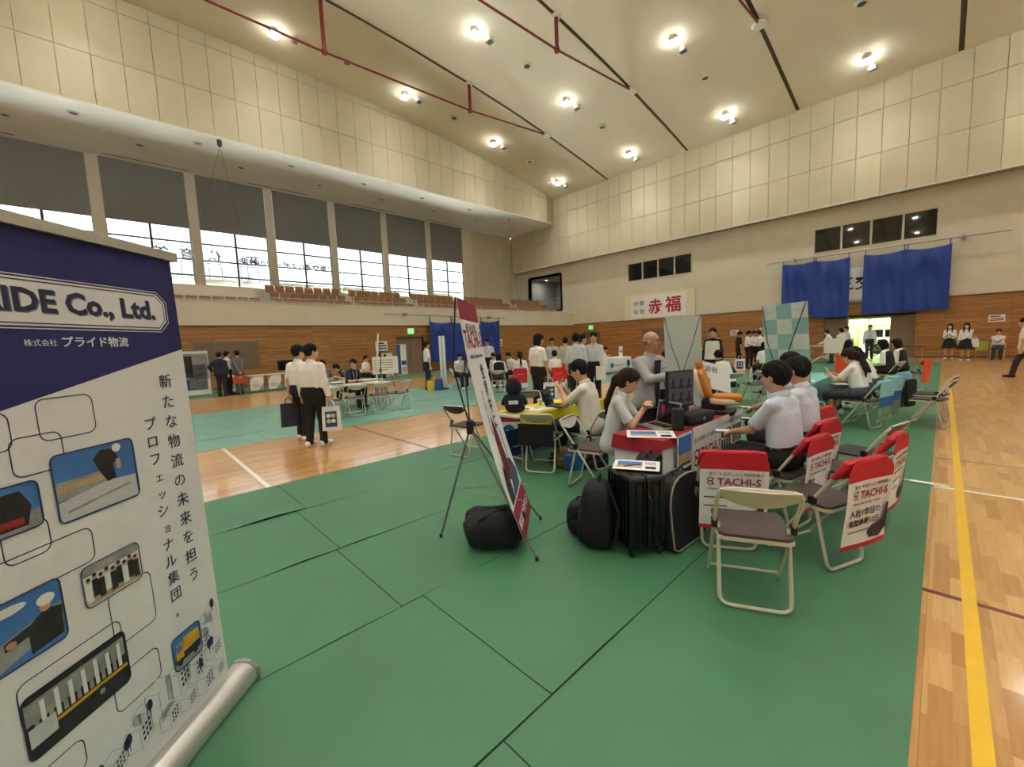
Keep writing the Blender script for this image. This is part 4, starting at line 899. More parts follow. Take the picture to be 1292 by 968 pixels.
t = thing('monitor', 'second dark screen standing behind the car seat monitor', 'monitor', (-1.95, 4.25, .714), math.atan2(.32, .12)); MB().cbox(-.2, .2, 0, .03, .06, .34, .006).build('bezel', M_BLACK, t); MB().cbox(-.1, .1, -.06, .08, 0, .012, .004).build('foot', M_BLACK, t); MB().box(-.02, .02, .01, .025, .01, .08).build('neck', M_BLACK, t)
t = thing('bottle', 'pink metal bottle behind the small black speaker', 'bottle', (-1.93, 3.98, .714)); MB().lathe([(.03, 0), (.034, .01), (.034, .17), (.022, .2), (.02, .21)], n=14).build('flask', mat('pink_metal', (196, 44, 116), .35, .05, 8, metal=.4), t, smooth=True); MB().lathe([(.022, .2), (.025, .21), (.025, .245), (.018, .25)], n=14).build('cap', M_BLACK, t, smooth=True)
# sample car seat
M_ORG = mat('seat_orange', (198, 124, 40), .6, .08, 14, .15, 120); M_CRM = mat('seat_cream', (232, 222, 196), .6, .04, 14)
t = thing('car_seat_model', 'orange and cream sample car seat on a black stand at the booth', 'car seat', (-1.76, 4.86, .714), -PI / 2 + .2)
MB().cbox(-.13, .13, -.2, .2, 0, .05, .01).build('stand', M_BLACK, t); MB().cbox(-.09, .09, -.14, .1, .04, .16, .02).build('mount', M_BLACK, t)
rbox('seat_cushion', M_ORG, t, .24, .32, .1, (0, .11, .13), .6); rbox('cushion_shell', M_CRM, t, .25, .3, .09, (0, .09, .105), .5)
rbox('seat_back', M_ORG, t, .24, .09, .36, (0, -.07, .17), .55, rot=(.28, 0, 0)); rbox('back_shell', M_CRM, t, .25, .07, .35, (0, -.115, .165), .5, rot=(.28, 0, 0))
rbox('headrest', M_ORG, t, .15, .07, .1, (0, -.165, .5), .6, rot=(.2, 0, 0))
t = thing('tape_dispenser', 'white rolled item behind the long black speaker', 'roll', (-1.84, 4.45, .714), .4); MB().tube([(-.12, 0, .05), (.1, 0, .05)], .03, 10).build('roll', M_CRM, t, smooth=True); MB().tube([(.1, 0, .05), (.13, 0, .05)], .042, 10).build('core', M_CRM, t); MB().box(-.13, .12, -.03, .03, 0, .025).build('stand', M_STEEL, t)
t = thing('cable', 'black cable curling over the red table cloth', 'cable', (-1.70, 3.8, .716)); MB().tube([(0, 0, .004), (.05, .1, .004), (.04, .25, .004), (-.06, .2, .004), (-.1, 0, .004), (-.14, -.12, .004)], .004, 5).build('lead', M_BLACK, t); MB().cbox(-.16, -.13, -.16, -.12, 0, .012, .003).build('plug', M_BLACK, t)

# ================================================================ LUGGAGE
t = thing('suitcase', 'glossy black ribbed suitcase on wheels before the booth', 'suitcase', (-1.58, 2.76, .005), math.atan2(.21, .13))
M_GBLK = mat('gloss_black', (8, 8, 9), .18, .2, 20)
for sx in (-1, 1): rbox('shell', M_GBLK, t, .145, .38, .55, (sx * .072, 0, .055), .16, 24, 16)
for sx in (-1, 1):
    for k in range(7): MB().tube([(sx * .148, -.14 + k * .047, .1), (sx * .148, -.14 + k * .047, .57)], .006, 6).build('rib', M_GBLK, t)
    for k in range(2): MB().tube([(sx * (.035 + .06 * k), -.192, .1), (sx * (.035 + .06 * k), -.192, .57)], .007, 6).build('rib', M_GBLK, t)
MB().tube(fillet([(0, -.194, .07), (0, -.194, .6), (0, .194, .6), (0, .194, .07)], .05), .006, 6).build('zip', mat('zip_black', (34, 34, 36), .5), t)
for z in (.28, ): MB().tube(fillet([(-.0, -.19, z), (.0, -.225, z + .02), (.0, -.225, z + .17), (0, -.19, z + .19)], .02), .009, 6).build('side_handle', M_BLACK, t)
MB().tube(fillet([(-.07, .05, .6), (-.07, .05, .617), (.07, .05, .617), (.07, .05, .6)], .01), .007, 6).build('top_handle', M_BLACK, t)
for sx in (-1, 1):
    for sy in (-1, 1):
        w_ = MB().lathe([(.012, -.016), (.026, -.014), (.028, 0), (.026, .014), (.012, .016)], n=12).build('wheel', M_BLACK, t, (sx * .11, sy * .15, .028), (PI / 2, 0, sx * .4), smooth=True); MB().cbox(-.018, .018, -.022, .022, .02, .05, .005).build('wheel_fork', M_BLACK, t, (sx * .11, sy * .15, .01))
def dcase(label, x, y, rz, w, h, th, trim, tilt=0):
    t = thing('equipment_case', label, 'case', (x, y, .005), rz)
    out = [(-w / 2, 0.03), (-w / 2 + .05, 0)] + [(w / 2 - .1, 0), (w / 2, .1)] + [(w / 2 * math.cos(a) ** .7 if math.cos(a) > 0 else -w / 2 * abs(math.cos(a)) ** .7, h * .45 + h * .55 * math.sin(a) ** .8) for a in [PI * k / 12 + 1e-4 for k in range(1, 12)]] 
    out += [(-w / 2, h * .4)]
    MB().prism([(a, -th / 2, b) for a, b in out], (0, 0, 0), (0, th, 0)).build('shell', M_BCLOTH, t, (0, 0, 0), (tilt, 0, 0), smooth=True)
    MB().tube([(a, -th / 2, b + .004) for a, b in out], .008, 6, True).build('piping', trim, t, (0, 0, 0), (tilt, 0, 0)); MB().tube([(a, th / 2, b + .004) for a, b in out], .008, 6, True).build('piping', trim, t, (0, 0, 0), (tilt, 0, 0))
    MB().tube(fillet([(-.08, 0, h), (-.08, 0, h + .03), (.08, 0, h + .03), (.08, 0, h)], .02), .009, 6).build('handle', M_BLACK, t, (0, 0, 0), (tilt, 0, 0)); return t
M_TRIMG = mat('case_trim_grey', (140, 134, 124), .6)
dcase('black rounded case with grey piping leaning beside the suitcase', -1.34, 3.1, math.atan2(.36, .02), .58, .53, .14, M_TRIMG, -.12)
dcase('plain black rounded case standing between suitcase and booth table', -1.66, 3.12, math.atan2(.36, -.1), .5, .62, .14, M_BLACK)
def backpack(label, x, y, rz, w, d, h, m=None, strap=True, group=None):
    t = thing('backpack', label, 'backpack', (x, y, .005), rz, group); m = m or M_BCLOTH
    def fn(u, v):
        a, b = 2 * PI * u, -PI / 2 + PI * v; s = lambda q, p: math.copysign(abs(q) ** p, q); k = 1 - .25 * max(0, v - .5) + .03 * math.sin(7 * a + 5 * v)
        return (w / 2 * k * s(math.cos(b), .5) * s(math.cos(a), .6), d / 2 * k * s(math.cos(b), .5) * s(math.sin(a), .6), h / 2 + h / 2 * s(math.sin(b), .6))
    MB().grid(fn, 28, 18).build('body', m, t, smooth=True); rbox('front_pocket', m, t, w * .75, d * .4, h * .5, (0, -d * .42, h * .06), .55)
    MB().tube([(-w * .36, -d * .28, h * .7), (-w * .2, -d * .36, h * .86), (w * .2, -d * .36, h * .86), (w * .36, -d * .28, h * .7)], .005, 6).build('zip', MATS['zip_black'], t)
    MB().tube([(-.05, .02, h * .97), (-.04, .02, h * 1.08), (.04, .02, h * 1.08), (.05, .02, h * .97)], .009, 6).build('grab_handle', m, t)
    if strap:
        for s_ in (-1, 1): MB().tube([(s_ * w * .2, d * .42, h * .9), (s_ * w * .3, d * .7, h * .6), (s_ * w * .34, d * .62, h * .2), (s_ * w * .3, d * .4, h * .05)], .014, 6).build('shoulder_strap', m, t, smooth=True)
    return t
backpack('tall black backpack leaning on the left of the suitcase', -1.80, 2.58, math.atan2(.3, -.15) + PI, .30, .24, .52)
backpack('small slumped black bag left of the tall backpack', -2.02, 2.68, .6, .26, .2, .27)
t = thing('water_bottle', 'black thermos flask standing beside the slumped bag', 'bottle', (-1.92, 2.55, .005)); MB().lathe([(.03, 0), (.034, .006), (.034, .2), (.03, .215)], n=14).build('flask', M_BLACK, t, smooth=True); MB().lathe([(.031, .215), (.032, .255), (.028, .265)], n=14).build('cap', M_GBLK, t, smooth=True); MB().lathe([(.0345, .01), (.035, .03)], n=14).build('base_ring', M_STEEL, t)
t = thing('duffel_bag', 'crumpled black bag on the mat under the cross frame banner', 'bag', (-2.42, 2.05, .005), .9)
def fn(u, v):
    a, b = 2 * PI * u, -PI / 2 + PI * v; s = lambda q, p: math.copysign(abs(q) ** p, q); k = 1 + .05 * math.sin(5 * a + 3 * v) + .04 * math.sin(9 * a - 7 * v) + .04 * math.sin(11 * v + 2 * a)
    return (.24 * k * s(math.cos(b), .6) * s(math.cos(a), .6), .17 * k * s(math.cos(b), .6) * s(math.sin(a), .7), .145 + .145 * s(math.sin(b), .6) * (1 + .06 * math.sin(3 * a)))
MB().grid(fn, 40, 22).build('body', M_BCLOTH, t, smooth=True); MB().tube([(-.2, -.1, .2), (-.1, -.14, .27), (.05, -.05, .3), (.15, .05, .27)], .01, 6).build('strap', M_BCLOTH, t, smooth=True); MB().tube([(-.2, -.0, .262), (0, .0, .297), (.2, .0, .262)], .004, 5).build('zip', MATS['zip_black'], t)

# ================================================================ YELLOW TABLE
M_YEL = mat('yellow_cloth', (226, 204, 40), .75, .05, 8, .1, 150)
folding_table('folding table with yellow cloth, white end showing', -4.1, -3.6, 3.5, 5.3, .69)
cloth('tablecloth', 'bright yellow cloth on the table with the plush doll', -4.12, -3.575, 3.62, 5.33, .694, .2, M_YEL, wav=.01, drops=[.02, .22, .2, .1])
laptop('black laptop open on the yellow table', -3.68, 4.38, .7, -PI / 2 + .35 + PI, M_BLACK, ang=110)
paper('document', 'printed papers spread on the yellow table', 'papers', -3.82, 3.98, .34, .26, .7, .5, [(M_GRAYPRINT, .1, .45, .2, .8), (P_GREY, .55, .9, .5, .85)])
paper('document', 'second sheet of paper beside the laptop on the yellow table', 'papers', -3.74, 4.1, .21, .3, .703, -.4, [(M_GRAYPRINT, .1, .9, .6, .62), (M_GRAYPRINT, .1, .9, .7, .72), (P_GREY, .1, .6, .2, .5)])
t = thing('plush_doll', 'navy plush doll with a maroon cap sitting on the yellow table', 'doll', (-3.83, 3.68, .70), .7)
M_PL = mat('plush_navy', (26, 28, 44), .95, .2, 60, .6, 250); rbox('body', M_PL, t, .26, .2, .25, (0, 0, 0), .75); rbox('head', M_PL, t, .21, .19, .21, (0, 0, .22), .85)
rbox('cap', mat('cap_maroon', (122, 34, 48), .9, .1, 20, .3, 200), t, .13, .13, .09, (0, 0, .385), .85); rbox('arm', M_PL, t, .07, .09, .16, (-.16, .03, .09), .8, rot=(0, .5, 0)); rbox('arm', M_PL, t, .07, .09, .16, (.16, .03, .09), .8, rot=(0, -.5, 0)); rbox('foot', M_PL, t, .1, .15, .09, (-.08, .12, 0), .8); rbox('foot', M_PL, t, .1, .15, .09, (.08, .12, 0), .8)
MB().box(-.06, .06, -.112, -.1, .12, .165).build('name_tag', M_WHITE, t); text('lettering', '━━━', .03, M_INK, t, (0, -.1135, .13), (PI / 2, 0, 0), align='CENTER')
t = thing('plastic_bottle', 'small clear drink bottle with green label on the yellow table', 'bottle', (-3.55, 4.72, .697)); MB().lathe([(.028, 0), (.032, .01), (.032, .13), (.014, .17), (.013, .19)], n=14).build('bottle', glassmat('clear_plastic', (225, 235, 225)), t, smooth=True); MB().lathe([(.0325, .05), (.0325, .11)], n=14).build('label', mat('label_green', (170, 190, 90), .5), t); MB().lathe([(.015, .185), (.015, .205), (.012, .207)], n=12).build('cap', M_WHITE, t)
t = thing('paper_cup', 'small white cup by the laptop on the yellow table', 'cup', (-4.0, 4.35, .697)); MB().lathe([(.025, 0), (.035, .075), (.033, .075), (.024, .005)], n=14).build('cup', M_WHITE, t, smooth=True); MB().lathe([(.035, .073), (.037, .076), (.035, .079)], n=14).build('rim', M_WHITE, t)
t = thing('floor_poster_stand', 'white panel with round blue emblem standing under the yellow table', 'sign', (-4.35, 4.05, .005), PI / 2 - .9 + PI); MB().box(-.17, .17, -.01, .01, 0, .55).build('panel', M_WHITE, t)
q = disc(0, 0, .09, .09, 20); MB().add([(a, .0115, .32 + b) for a, b in q], [tuple(range(20))]).build('round_emblem', mat('emblem_blue', (40, 92, 160), .6), t); text('emblem_letters', '━', .075, M_WHITE, t, (0, .0125, .295), (PI / 2, 0, PI), align='CENTER'); text('lettering', '━━━━', .05, M_INK, t, (0, .0125, .14), (PI / 2, 0, PI), align='CENTER')
MB().box(-.17, .17, .0105, .012, .45, .54).build('red_strip', P_RED, t)
t = thing('blue_banner_sheet', 'blue banner hanging under the far side of the yellow table', 'banner', (-4.14, 4.5, .01)); MB().grid(lambda u, v: (.01 * math.sin(9 * u), -.8 + 1.7 * u, .38 * v), 14, 2, (.004, 0, 0)).build('sheet', mat('banner_royal_blue', (42, 66, 140), .7), t, smooth=True); text('lettering', '━━━━━━', .14, M_WHITE, t, (.02, -.6, .08), FR)
backpack('khaki shoulder bag on the mat behind the black backed chair', -3.22, 4.02, .4, .36, .2, .26, mat('khaki_fabric', (110, 96, 62), .85, .1, 20, .3, 100), False)
backpack('dark bag with a blue side lying beside the khaki bag', -3.0, 4.22, 1.2, .4, .24, .22, None, True)
t = thing('blue_folder_bag', 'bright blue flat bag between the khaki and dark bags', 'bag', (-3.08, 3.98, .005), .9); MB().cbox(-.14, .14, -.035, .035, 0, .2, .012).build('pouch', mat('bright_blue_fabric', (30, 96, 170), .6, .08, 14), t); MB().tube(fillet([(-.06, 0, .2), (-.06, 0, .26), (.06, 0, .26), (.06, 0, .2)], .03), .006, 6).build('handle', mat('bright_blue_fabric', (30, 96, 170)), t)

# ================================================================ LEFT LONG TABLE AND BOOTHS
folding_table('long white table with papers before the left wall', -10.9, -10.35, 3.4, 5.3, .7)
folding_table('second white table behind the long table', -11.9, -11.35, 3.9, 5.7, .7)
for i, (x, y, r) in enumerate(((-10.4, 4.6, .2), (-10.5, 5.1, -.3), (-10.35, 5.3, .5), (-10.5, 4.1, .1))): paper('document', 'loose white paper on the long white table, %s from its left end' % ('second', 'third', 'fourth', 'first')[i], 'papers', x, y, .21, .3, .702, r, [(M_GRAYPRINT, .1, .9, .3, .8)], group='papers on the long white table')
t = thing('paper_stack', 'stack of grey and blue brochures on the long white table', 'brochures', (-10.55, 3.95, .7), .2)
for k in range(5): MB().box(-.15 + .01 * k, .15, -.11, .11 - .008 * k, .02 * k, .02 * k + .018).build('brochure', (P_GREY, M_WHITE, mat('emblem_blue', (40, 92, 160)))[k % 3], t)
xbanner('cross frame banner seen edge on at the end of the long white table', (-11.05, 5.2), (.93, -.36), .6, 2.0, .18, M_BPALE, deco_none, rearfoot=.4)
# slim white box pillar: rolled banner seen edge on
t = thing('banner_edge_stand', 'slim upright white banner stand beside the standing man in white shirt', 'banner', (-12.65, 8.62, .005), .8); MB().cbox(-.11, -.01, -.03, .03, .05, 1.95, .01).build('panel', M_BWHITE, t); MB().cbox(.01, .11, -.03, .03, .05, 1.95, .01).build('panel', M_BWHITE, t); MB().cbox(-.16, .16, -.12, .12, 0, .05, .01).build('foot', M_BLACK, t)
def shopper(label, x, y, z, rz, w, d, h, m, mp=None, handle=True, group=None):
    t = thing('carrier_bag', label, 'bag', (x, y, z), rz, group)
    MB().grid(lambda u, v: (w / 2 * math.copysign(abs(math.cos(2 * PI * u)) ** .4, math.cos(2 * PI * u)) * (1 - .12 * v + .02 * math.sin(5 * v + u * 20)), d / 2 * math.copysign(abs(math.sin(2 * PI * u)) ** .4, math.sin(2 * PI * u)) * (1 - .45 * v * v), h * v), 24, 6).build('pouch', m, t, smooth=True)
    for s_ in (-1, 1): MB().tube([(-w * .2, s_ * d * .2, h * .98), (-w * .14, s_ * .012, h * 1.2), (0, 0, h * 1.28), (w * .14, s_ * .012, h * 1.2), (w * .2, s_ * d * .2, h * .98)], .008, 6).build('handle', m, t, smooth=True)
    if mp:
        for s_ in (-1, 1):
            MB().grid(lambda u, v: (w * (-.3 + .6 * u), s_ * (d / 2 * (1 - .45 * (.15 + .65 * v) ** 2) + .004), h * (.15 + .65 * v)), 2, 3).build('printed_block', mp, t)
            for ax, az in ((-.12, .62), (.12, .62), (-.12, .4), (.12, .4)):
                MB().add([(w * ax + .035 * math.cos(a), s_ * (d / 2 * (1 - .45 * az ** 2) + .008), h * az + .035 * math.sin(a)) for a in [k * PI / 4 for k in range(8)]], [tuple(range(8))]).build('printed_disc', mat('print_pale_yellow', (222, 206, 110), .7) if ax * (az - .5) > 0 else M_WHITE, t)
    return t
M_BLUEBAG = mat('paper_bag_blue', (34, 66, 130), .6, .05, 8); M_YELBAG = mat('paper_bag_yellow', (226, 196, 50), .6, .05, 8)
shopper('dark blue paper bag on the floor at the foot of the white banner stand', -12.5, 8.3, .005, .8, .3, .16, .4, M_BLUEBAG); shopper('yellow paper bag on the floor beside the blue paper bag', -12.75, 8.1, .005, .8, .26, .14, .36, M_YELBAG)
def rollup(label, x, y, rz, w, h, fields):
    t = thing('rollup_banner', label, 'banner', (x, y, .005), rz); c = MB().box(-w / 2, w / 2, -.003, .003, .06, h).build('cloth', M_BWHITE, t)
    for m, x0, x1, z0, z1 in fields: MB().box(-w / 2 + w * x0, -w / 2 + w * x1, -.006, -.002, .06 + (h - .06) * z0, .06 + (h - .06) * z1).build('printed_field', m, c)
    MB().cbox(-w / 2 - .03, w / 2 + .03, -.06, .06, 0, .07, .015).build('cassette', M_SILV, t); MB().box(-w / 2, w / 2, -.01, .01, h, h + .025).build('top_bar', M_SILV, t); return t
M_MBLUE = mat('banner_mid_blue', (44, 76, 140), .7)
t = rollup('blue and white roll-up banner beside the brown door', -21.6, 11.9, PI / 2 + .3, .8, 1.75, [(M_MBLUE, 0, .4, .0, 1), (M_MBLUE, .45, .95, .3, .45), (P_TAN, .5, .9, .06, .24)]); 
rollup('white banner with a black and white machine photo by the left wall', -20.4, 2.2, PI / 2 - .1, .95, 1.75, [(P_GREY, .02, .98, .35, .95), (P_DARK, .1, .45, .4, .9), (mat('photo_mid_grey', (104, 108, 114), .6, .5, 9), .3, .9, .1, .7), (M_MBLUE, .0, .3, .1, .35), (M_BWHITE, .5, .95, .82, .9)])
rollup('roll-up banner with blue foot left of the brown door', -20.8, 10.6, PI / 2 + .2, .7, 1.3, [(M_MBLUE, 0, 1, .2, .45), (P_TAN, .2, .8, .02, .18)])
t = thing('notice_board', 'white notice sheet on an easel behind the long white table', 'sign', (-15.6, 7.85, .005), PI / 2 - .4); MB().box(-.5, .5, -.01, .01, .55, 1.25).build('sheet', M_WHITE, t)
for k in range(5): MB().box(-.42, .3 if k else .1, -.013, -.009, .7 + k * .1, .725 + k * .1).build('print_line', M_GRAYPRINT, t)
for s_ in (-1, 1): MB().tube([(s_ * .3, .05, .01), (s_ * .1, .02, 1.3)], .012, 6).build('easel_leg', M_BLACK, t)
MB().tube([(0, .4, .01), (0, .03, 1.3)], .012, 6).build('easel_leg', M_BLACK, t); MB().cbox(-.05, .05, -.02, .03, 1.24, 1.34, .006).build('clip', M_BLACK, t)
def low_display(label, x, y):
    t = thing('display_table', label, 'table', (x, y, .005), PI / 2); t.scale = (.56, 1, 1); MB().cbox(-.55, .55, -.25, .25, .66, .7, .006).build('tabletop', M_TOPW, t)
    for s_ in (-1, 1):
        for q_ in (-1, 1): MB().tube([(s_ * .5, q_ * .2, .67), (s_ * .5, q_ * .2, .0)], .012, 6).build('leg', M_TLEG, t)
    MB().box(-.45, .42, -.262, -.255, .08, .64).build('hanging_sheet', M_BWHITE, t); MB().add([(.05, -.264, .08), (.42, -.264, .08), (.42, -.264, .4)], [(0, 1, 2)]).build('grey_corner', P_GREY, t); MB().add([(-.45, -.264, .64), (-.45, -.264, .45), (-.2, -.264, .64)], [(0, 1, 2)]).build('grey_corner', P_GREY, t)
    text('lettering', '━━━━', .08, M_INK, t, (-.3, -.265, .42), (PI / 2, 0, 0)); 
    for k in range(3): MB().box(-.3, .15, -.265, -.255, .2 + k * .06, .22 + k * .06).build('print_line', M_GRAYPRINT, t)
    return t
low_display('low display table with white hanging sheet nearest the man in grey', -19.6, 4.08); low_display('low display table with white hanging sheet in the middle of the wall row', -19.6, 4.74)
low_display('low display table with white hanging sheet partly behind the man in grey', -20.35, 3.4)
t = thing('wall_monitor', 'dark monitor on the display tables by the left wall', 'monitor', (-19.75, 5.35, .705), PI / 2); MB().cbox(-.36, .36, -.02, .03, .1, .54, .01).build('bezel', M_BLACK, t); MB().box(-.34, .34, -.024, -.018, .12, .52).build('screen', M_DGLASS, t); MB().box(-.06, .06, 0, .05, 0, .2).build('neck', M_BLACK, t); MB().cbox(-.15, .15, -.1, .1, -.0, .02, .006).build('foot', M_BLACK, t)
low_display('low display table with white hanging sheet under the dark monitor', -19.8, 5.4)
# boards and notices on walls
def board3(label, loc, rz, w, h, m, n=3):
    t = thing('wall_board', label, 'board', loc, rz); p = w / n
    MB().box(-w / 2 - .05, w / 2 + .05, -.01, .0, -.05, h + .05).build('frame', mat('board_frame_wood', (150, 112, 72), .5), t)
    for i in range(n): MB().box(-w / 2 + i * p + .025, -w / 2 + (i + 1) * p - .025, -.025, -.008, .02, h - .02).build('board_panel', m, t)
    return t
board3('three grey brown boards framed in the left wainscot', (XL + .03, 3.73, 1.0), PI / 2, 2.5, 1.17, M_MESHP); board3('three grey brown boards framed in the back wainscot', (-15.03, YB - .05, 1.28), 0, 2.34, .96, M_MESHP)
def notice(label, loc, rz, w, h, red=True):
    t = thing('wall_notice', label, 'notice', loc, rz); MB().box(-w / 2, w / 2, -.006, 0, 0, h).build('sheet', M_WHITE, t)
    for k in range(3): MB().box(-w * .42, w * (.42 - .2 * (k == 2)), -.009, -.005, h * (.16 + .27 * k), h * (.3 + .27 * k)).build('print_line', (M_INK, P_RED)[k == 1 and red], t)
    return t
notice('white notice with red and black lines on the right part of the back wall', (1.67, YB - .04, 1.68), 0, .5, .32); notice('white notice with red lines on the back wall left of the standing group', (-9.56, YB - .04, 1.5), 0, .5, .36); notice('white notice on the back wall behind the standing group', (-7.7, YB - .04, 1.52), 0, .75, .4)
notice('white notice with black print on the left wall beside the brown door', (XL + .03, 11.3, 1.45), PI / 2, .75, .55, False); notice('small white notice on the left wall beside the blue sheet', (XL + .03, 20.7, 1.4), PI / 2, .4, .5, False)
def exit_sign(label, loc, rz):
    t = thing('exit_sign', label, 'sign', loc, rz); MB().cbox(-.22, .22, -.08, 0, 0, .36, .01).build('box', M_WHITE, t); MB().box(-.19, .19, -.086, -.079, .03, .33).build('lit_face', emit('exit_green', (120, 235, 150), 1.2), t)
    MB().add([(a, -.088, b) for a, b in ((-.1, .08), (-.03, .14), (.05, .08), (.07, .1), (-.0, .18), (.04, .22), (.1, .2), (.1, .23), (.02, .26), (-.06, .2), (-.05, .15))], [tuple(range(11))]).build('running_figure', M_WHITE, t); return t
exit_sign('green lit exit sign over the brown door in the left wall', (XL + .02, 13.25, 2.38), PI / 2); exit_sign('green lit exit sign over the door in the back wall', (-20.9, YB - .04, 2.45), 0)
# red signboard
t = thing('signboard', 'white signboard with large red characters high on the back wall', 'sign', (-14.88, YB - .035, 3.05)); MB().box(-2.75, 2.75, -.05, 0, -.05, 1.85).build('cream_backing', mat('sign_cream', (226, 218, 190), .7), t); b = MB().box(-2.18, 2.18, -.09, -.05, .04, 1.66).build('white_face', M_WHITE, t)
M_SRED = mat('sign_red', (178, 36, 58), .6); text('red_characters', '赤', 1.12, M_SRED, b, (-.72, -.095, .42), (PI / 2, 0, 0), bold=.03); text('red_characters', '福', 1.2, M_SRED, b, (.62, -.095, .45), (PI / 2, 0, 0), bold=.03); text('black_characters', '伊 勢', .4, M_INK, b, (-1.95, -.095, 1.0), (PI / 2, 0, 0)); text('black_characters', '名 物', .4, M_INK, b, (-1.95, -.095, .38), (PI / 2, 0, 0))
t = thing('signboard', 'white signboard with black characters half hidden behind the blue sheets', 'sign', (-3.4, YB - .035, 3.2)); f = MB().box(-2.8, 2.8, -.05, 0, 0, 1.75).build('white_face', M_WHITE, t); text('black_characters', '三交', .82, M_INK, f, (-.92, -.055, .6), (PI / 2, 0, 0), bold=.012); MB().box(-2.85, 2.85, -.06, 0, -.06, 0).box(-2.85, 2.85, -.06, 0, 1.75, 1.81).build('rim', M_COL, t)
# ================================================================ BLUE SHEETS
M_TARP = mat('blue_tarpaulin', (26, 62, 150), .38, .06, 1.5, .25, 6)
def tarp(label, p0, p1, ztop, zbot, nrm, seed, group):
    zbar = 5.74 if p0[0] > -20 else 3.5
    t = thing('blue_sheet', label, 'sheet', (p0[0], p0[1], zbot), group=group); d = np.array([p1[0] - p0[0], p1[1] - p0[1]]); n_ = np.array(nrm); rr = random.Random(seed); ph = rr.random() * 6
    def fn(u, v):
        sag = .10 * math.sin(PI * u) * v ** 4; o = .035 * math.sin(9 * u + ph) * (1 - .4 * v) + .05 * math.sin(PI * u) * math.sin(9 * v + 5 * abs(u - .5)) * v * 1.8 + .02 * math.sin(23 * u + 4 * v)
        p = d * u + n_ * (.06 + o); return (p[0], p[1], (ztop[0] + (ztop[1] - ztop[0]) * u - zbot) * v - sag)
    MB().grid(fn, 26, 26, (-n_[0] * .004, -n_[1] * .004, 0)).build('sheet', M_TARP, t, smooth=True)
    for u in (.04, .96): q = fn(u, 1); MB().box(q[0] - .02, q[0] + .02, q[1] - .02, q[1] + .02, q[2] - .03, zbar - zbot).build('hanging_loop', M_TARP, t)
    return t
G = 'blue sheets on the back wall'
tarp('blue sheet on the back wall, first from the left', (-6.85, 29.3), (-5.25, 29.3), (5.6, 5.55), 2.5, (0, -1), 1, G); tarp('blue sheet on the back wall, second from the left', (-5.27, 29.3), (-3.68, 29.3), (5.55, 5.5), 2.3, (0, -1), 2, G); tarp('blue sheet on the back wall, third from the left', (-3.12, 29.3), (-1.48, 29.3), (5.5, 5.5), 2.35, (0, -1), 3, G); tarp('blue sheet on the back wall, rightmost', (-1.5, 29.3), (.1, 29.3), (5.5, 5.48), 2.4, (0, -1), 4, G)
G = 'blue sheets on the left wall'
tarp('blue sheet on the left wall next to the brown door', (-22.4, 14.4), (-22.4, 16.1), (3.15, 3.1), .6, (1, 0), 5, G); tarp('blue sheet on the left wall, middle one', (-22.4, 16.1), (-22.4, 17.7), (3.1, 3.15), .6, (1, 0), 6, G); tarp('blue sheet on the left wall, nearest the corner', (-22.4, 18.5), (-22.4, 20.3), (3.2, 3.25), .9, (1, 0), 7, G)
def wall_bar(label, p0, p1, z0, z1, off):
    t = thing('wall_rail', label, 'rail', (p0[0], p0[1], z0)); MB().tube([(0, 0, 0), (p1[0] - p0[0], p1[1] - p0[1], z1 - z0)], .03, 8).build('bar', M_STEEL, t)
    for k in (.15, .85): x, y, z = (p1[0] - p0[0]) * k, (p1[1] - p0[1]) * k, (z1 - z0) * k; MB().box(x - .05 - max(0, -off[0]), x + .05 + max(0, off[0]), y - .05 - max(0, -off[1]), y + .05 + max(0, off[1]), z - .06, z + .1).build('bracket', M_STEEL, t)
wall_bar('long thin rail above the blue sheets on the back wall', (-7.7, 29.3), (1.9, 29.3), 5.76, 5.72, (0, .25)); wall_bar('long thin rail above the blue sheets on the left wall', (-22.36, 11.4), (-22.36, 20.9), 3.55, 3.4, (-.35, 0))

# ================================================================ FAR BOOTHS
cloth('tablecloth', 'white cloth with green lettering on the far booth table', -11.0, -10.4, 15.9, 17.9, .73, .62, M_TCW, drops=[.62, .62, .62, .1]); folding_table('far booth table under the white cloth', -10.97, -10.43, 15.93, 17.87, .72)
t = thing('booth_print', 'green company lettering hung on the white far booth cloth', 'banner', (-10.36, 16.0, .2), PI / 2); MB().box(0, 1.8, -.004, 0, 0, .4).build('sheet', M_TCW, t); text('lettering', '━━━━', .22, mat('print_green', (40, 110, 90), .7), t, (.35, -.006, .08), (PI / 2, 0, 0)); MB().add([(.2 + .12 * math.cos(k), -.006, .2 + .12 * math.sin(k)) for k in [PI * i / 6 for i in range(12)]], [tuple(range(12))]).build('round_emblem', mat('print_green', (40, 110, 90)), t); MB().add([(1.6 + .16 * math.cos(k), -.006, .22 + .18 * math.sin(k)) for k in [PI * i / 6 for i in range(12)]], [tuple(range(12))]).build('round_emblem', M_MBLUE, t)
t = thing('desk_sign', 'small white upright sign on the far booth table', 'sign', (-10.7, 17.5, .735), PI / 2); MB().box(-.15, .15, -.01, .01, 0, .5).build('panel', M_WHITE, t); MB().box(-.1, .1, -.012, .012, .2, .3).build('print_line', M_GRAYPRINT, t)
M_TCT = mat('tablecloth_teal', (112, 178, 168), .8, .03, 8)
folding_table('table under the teal cloth', -2.03, -1.52, 8.03, 10.75, .7); cloth('tablecloth', 'teal tablecloth behind the checkered banner', -2.06, -1.5, 8.0, 10.8, .706, .6, M_TCT)
paper('document', 'white papers on the near part of the teal table', 'papers', -1.7, 8.9, .3, .42, .71, .2, [(M_GRAYPRINT, .1, .9, .6, .65)])
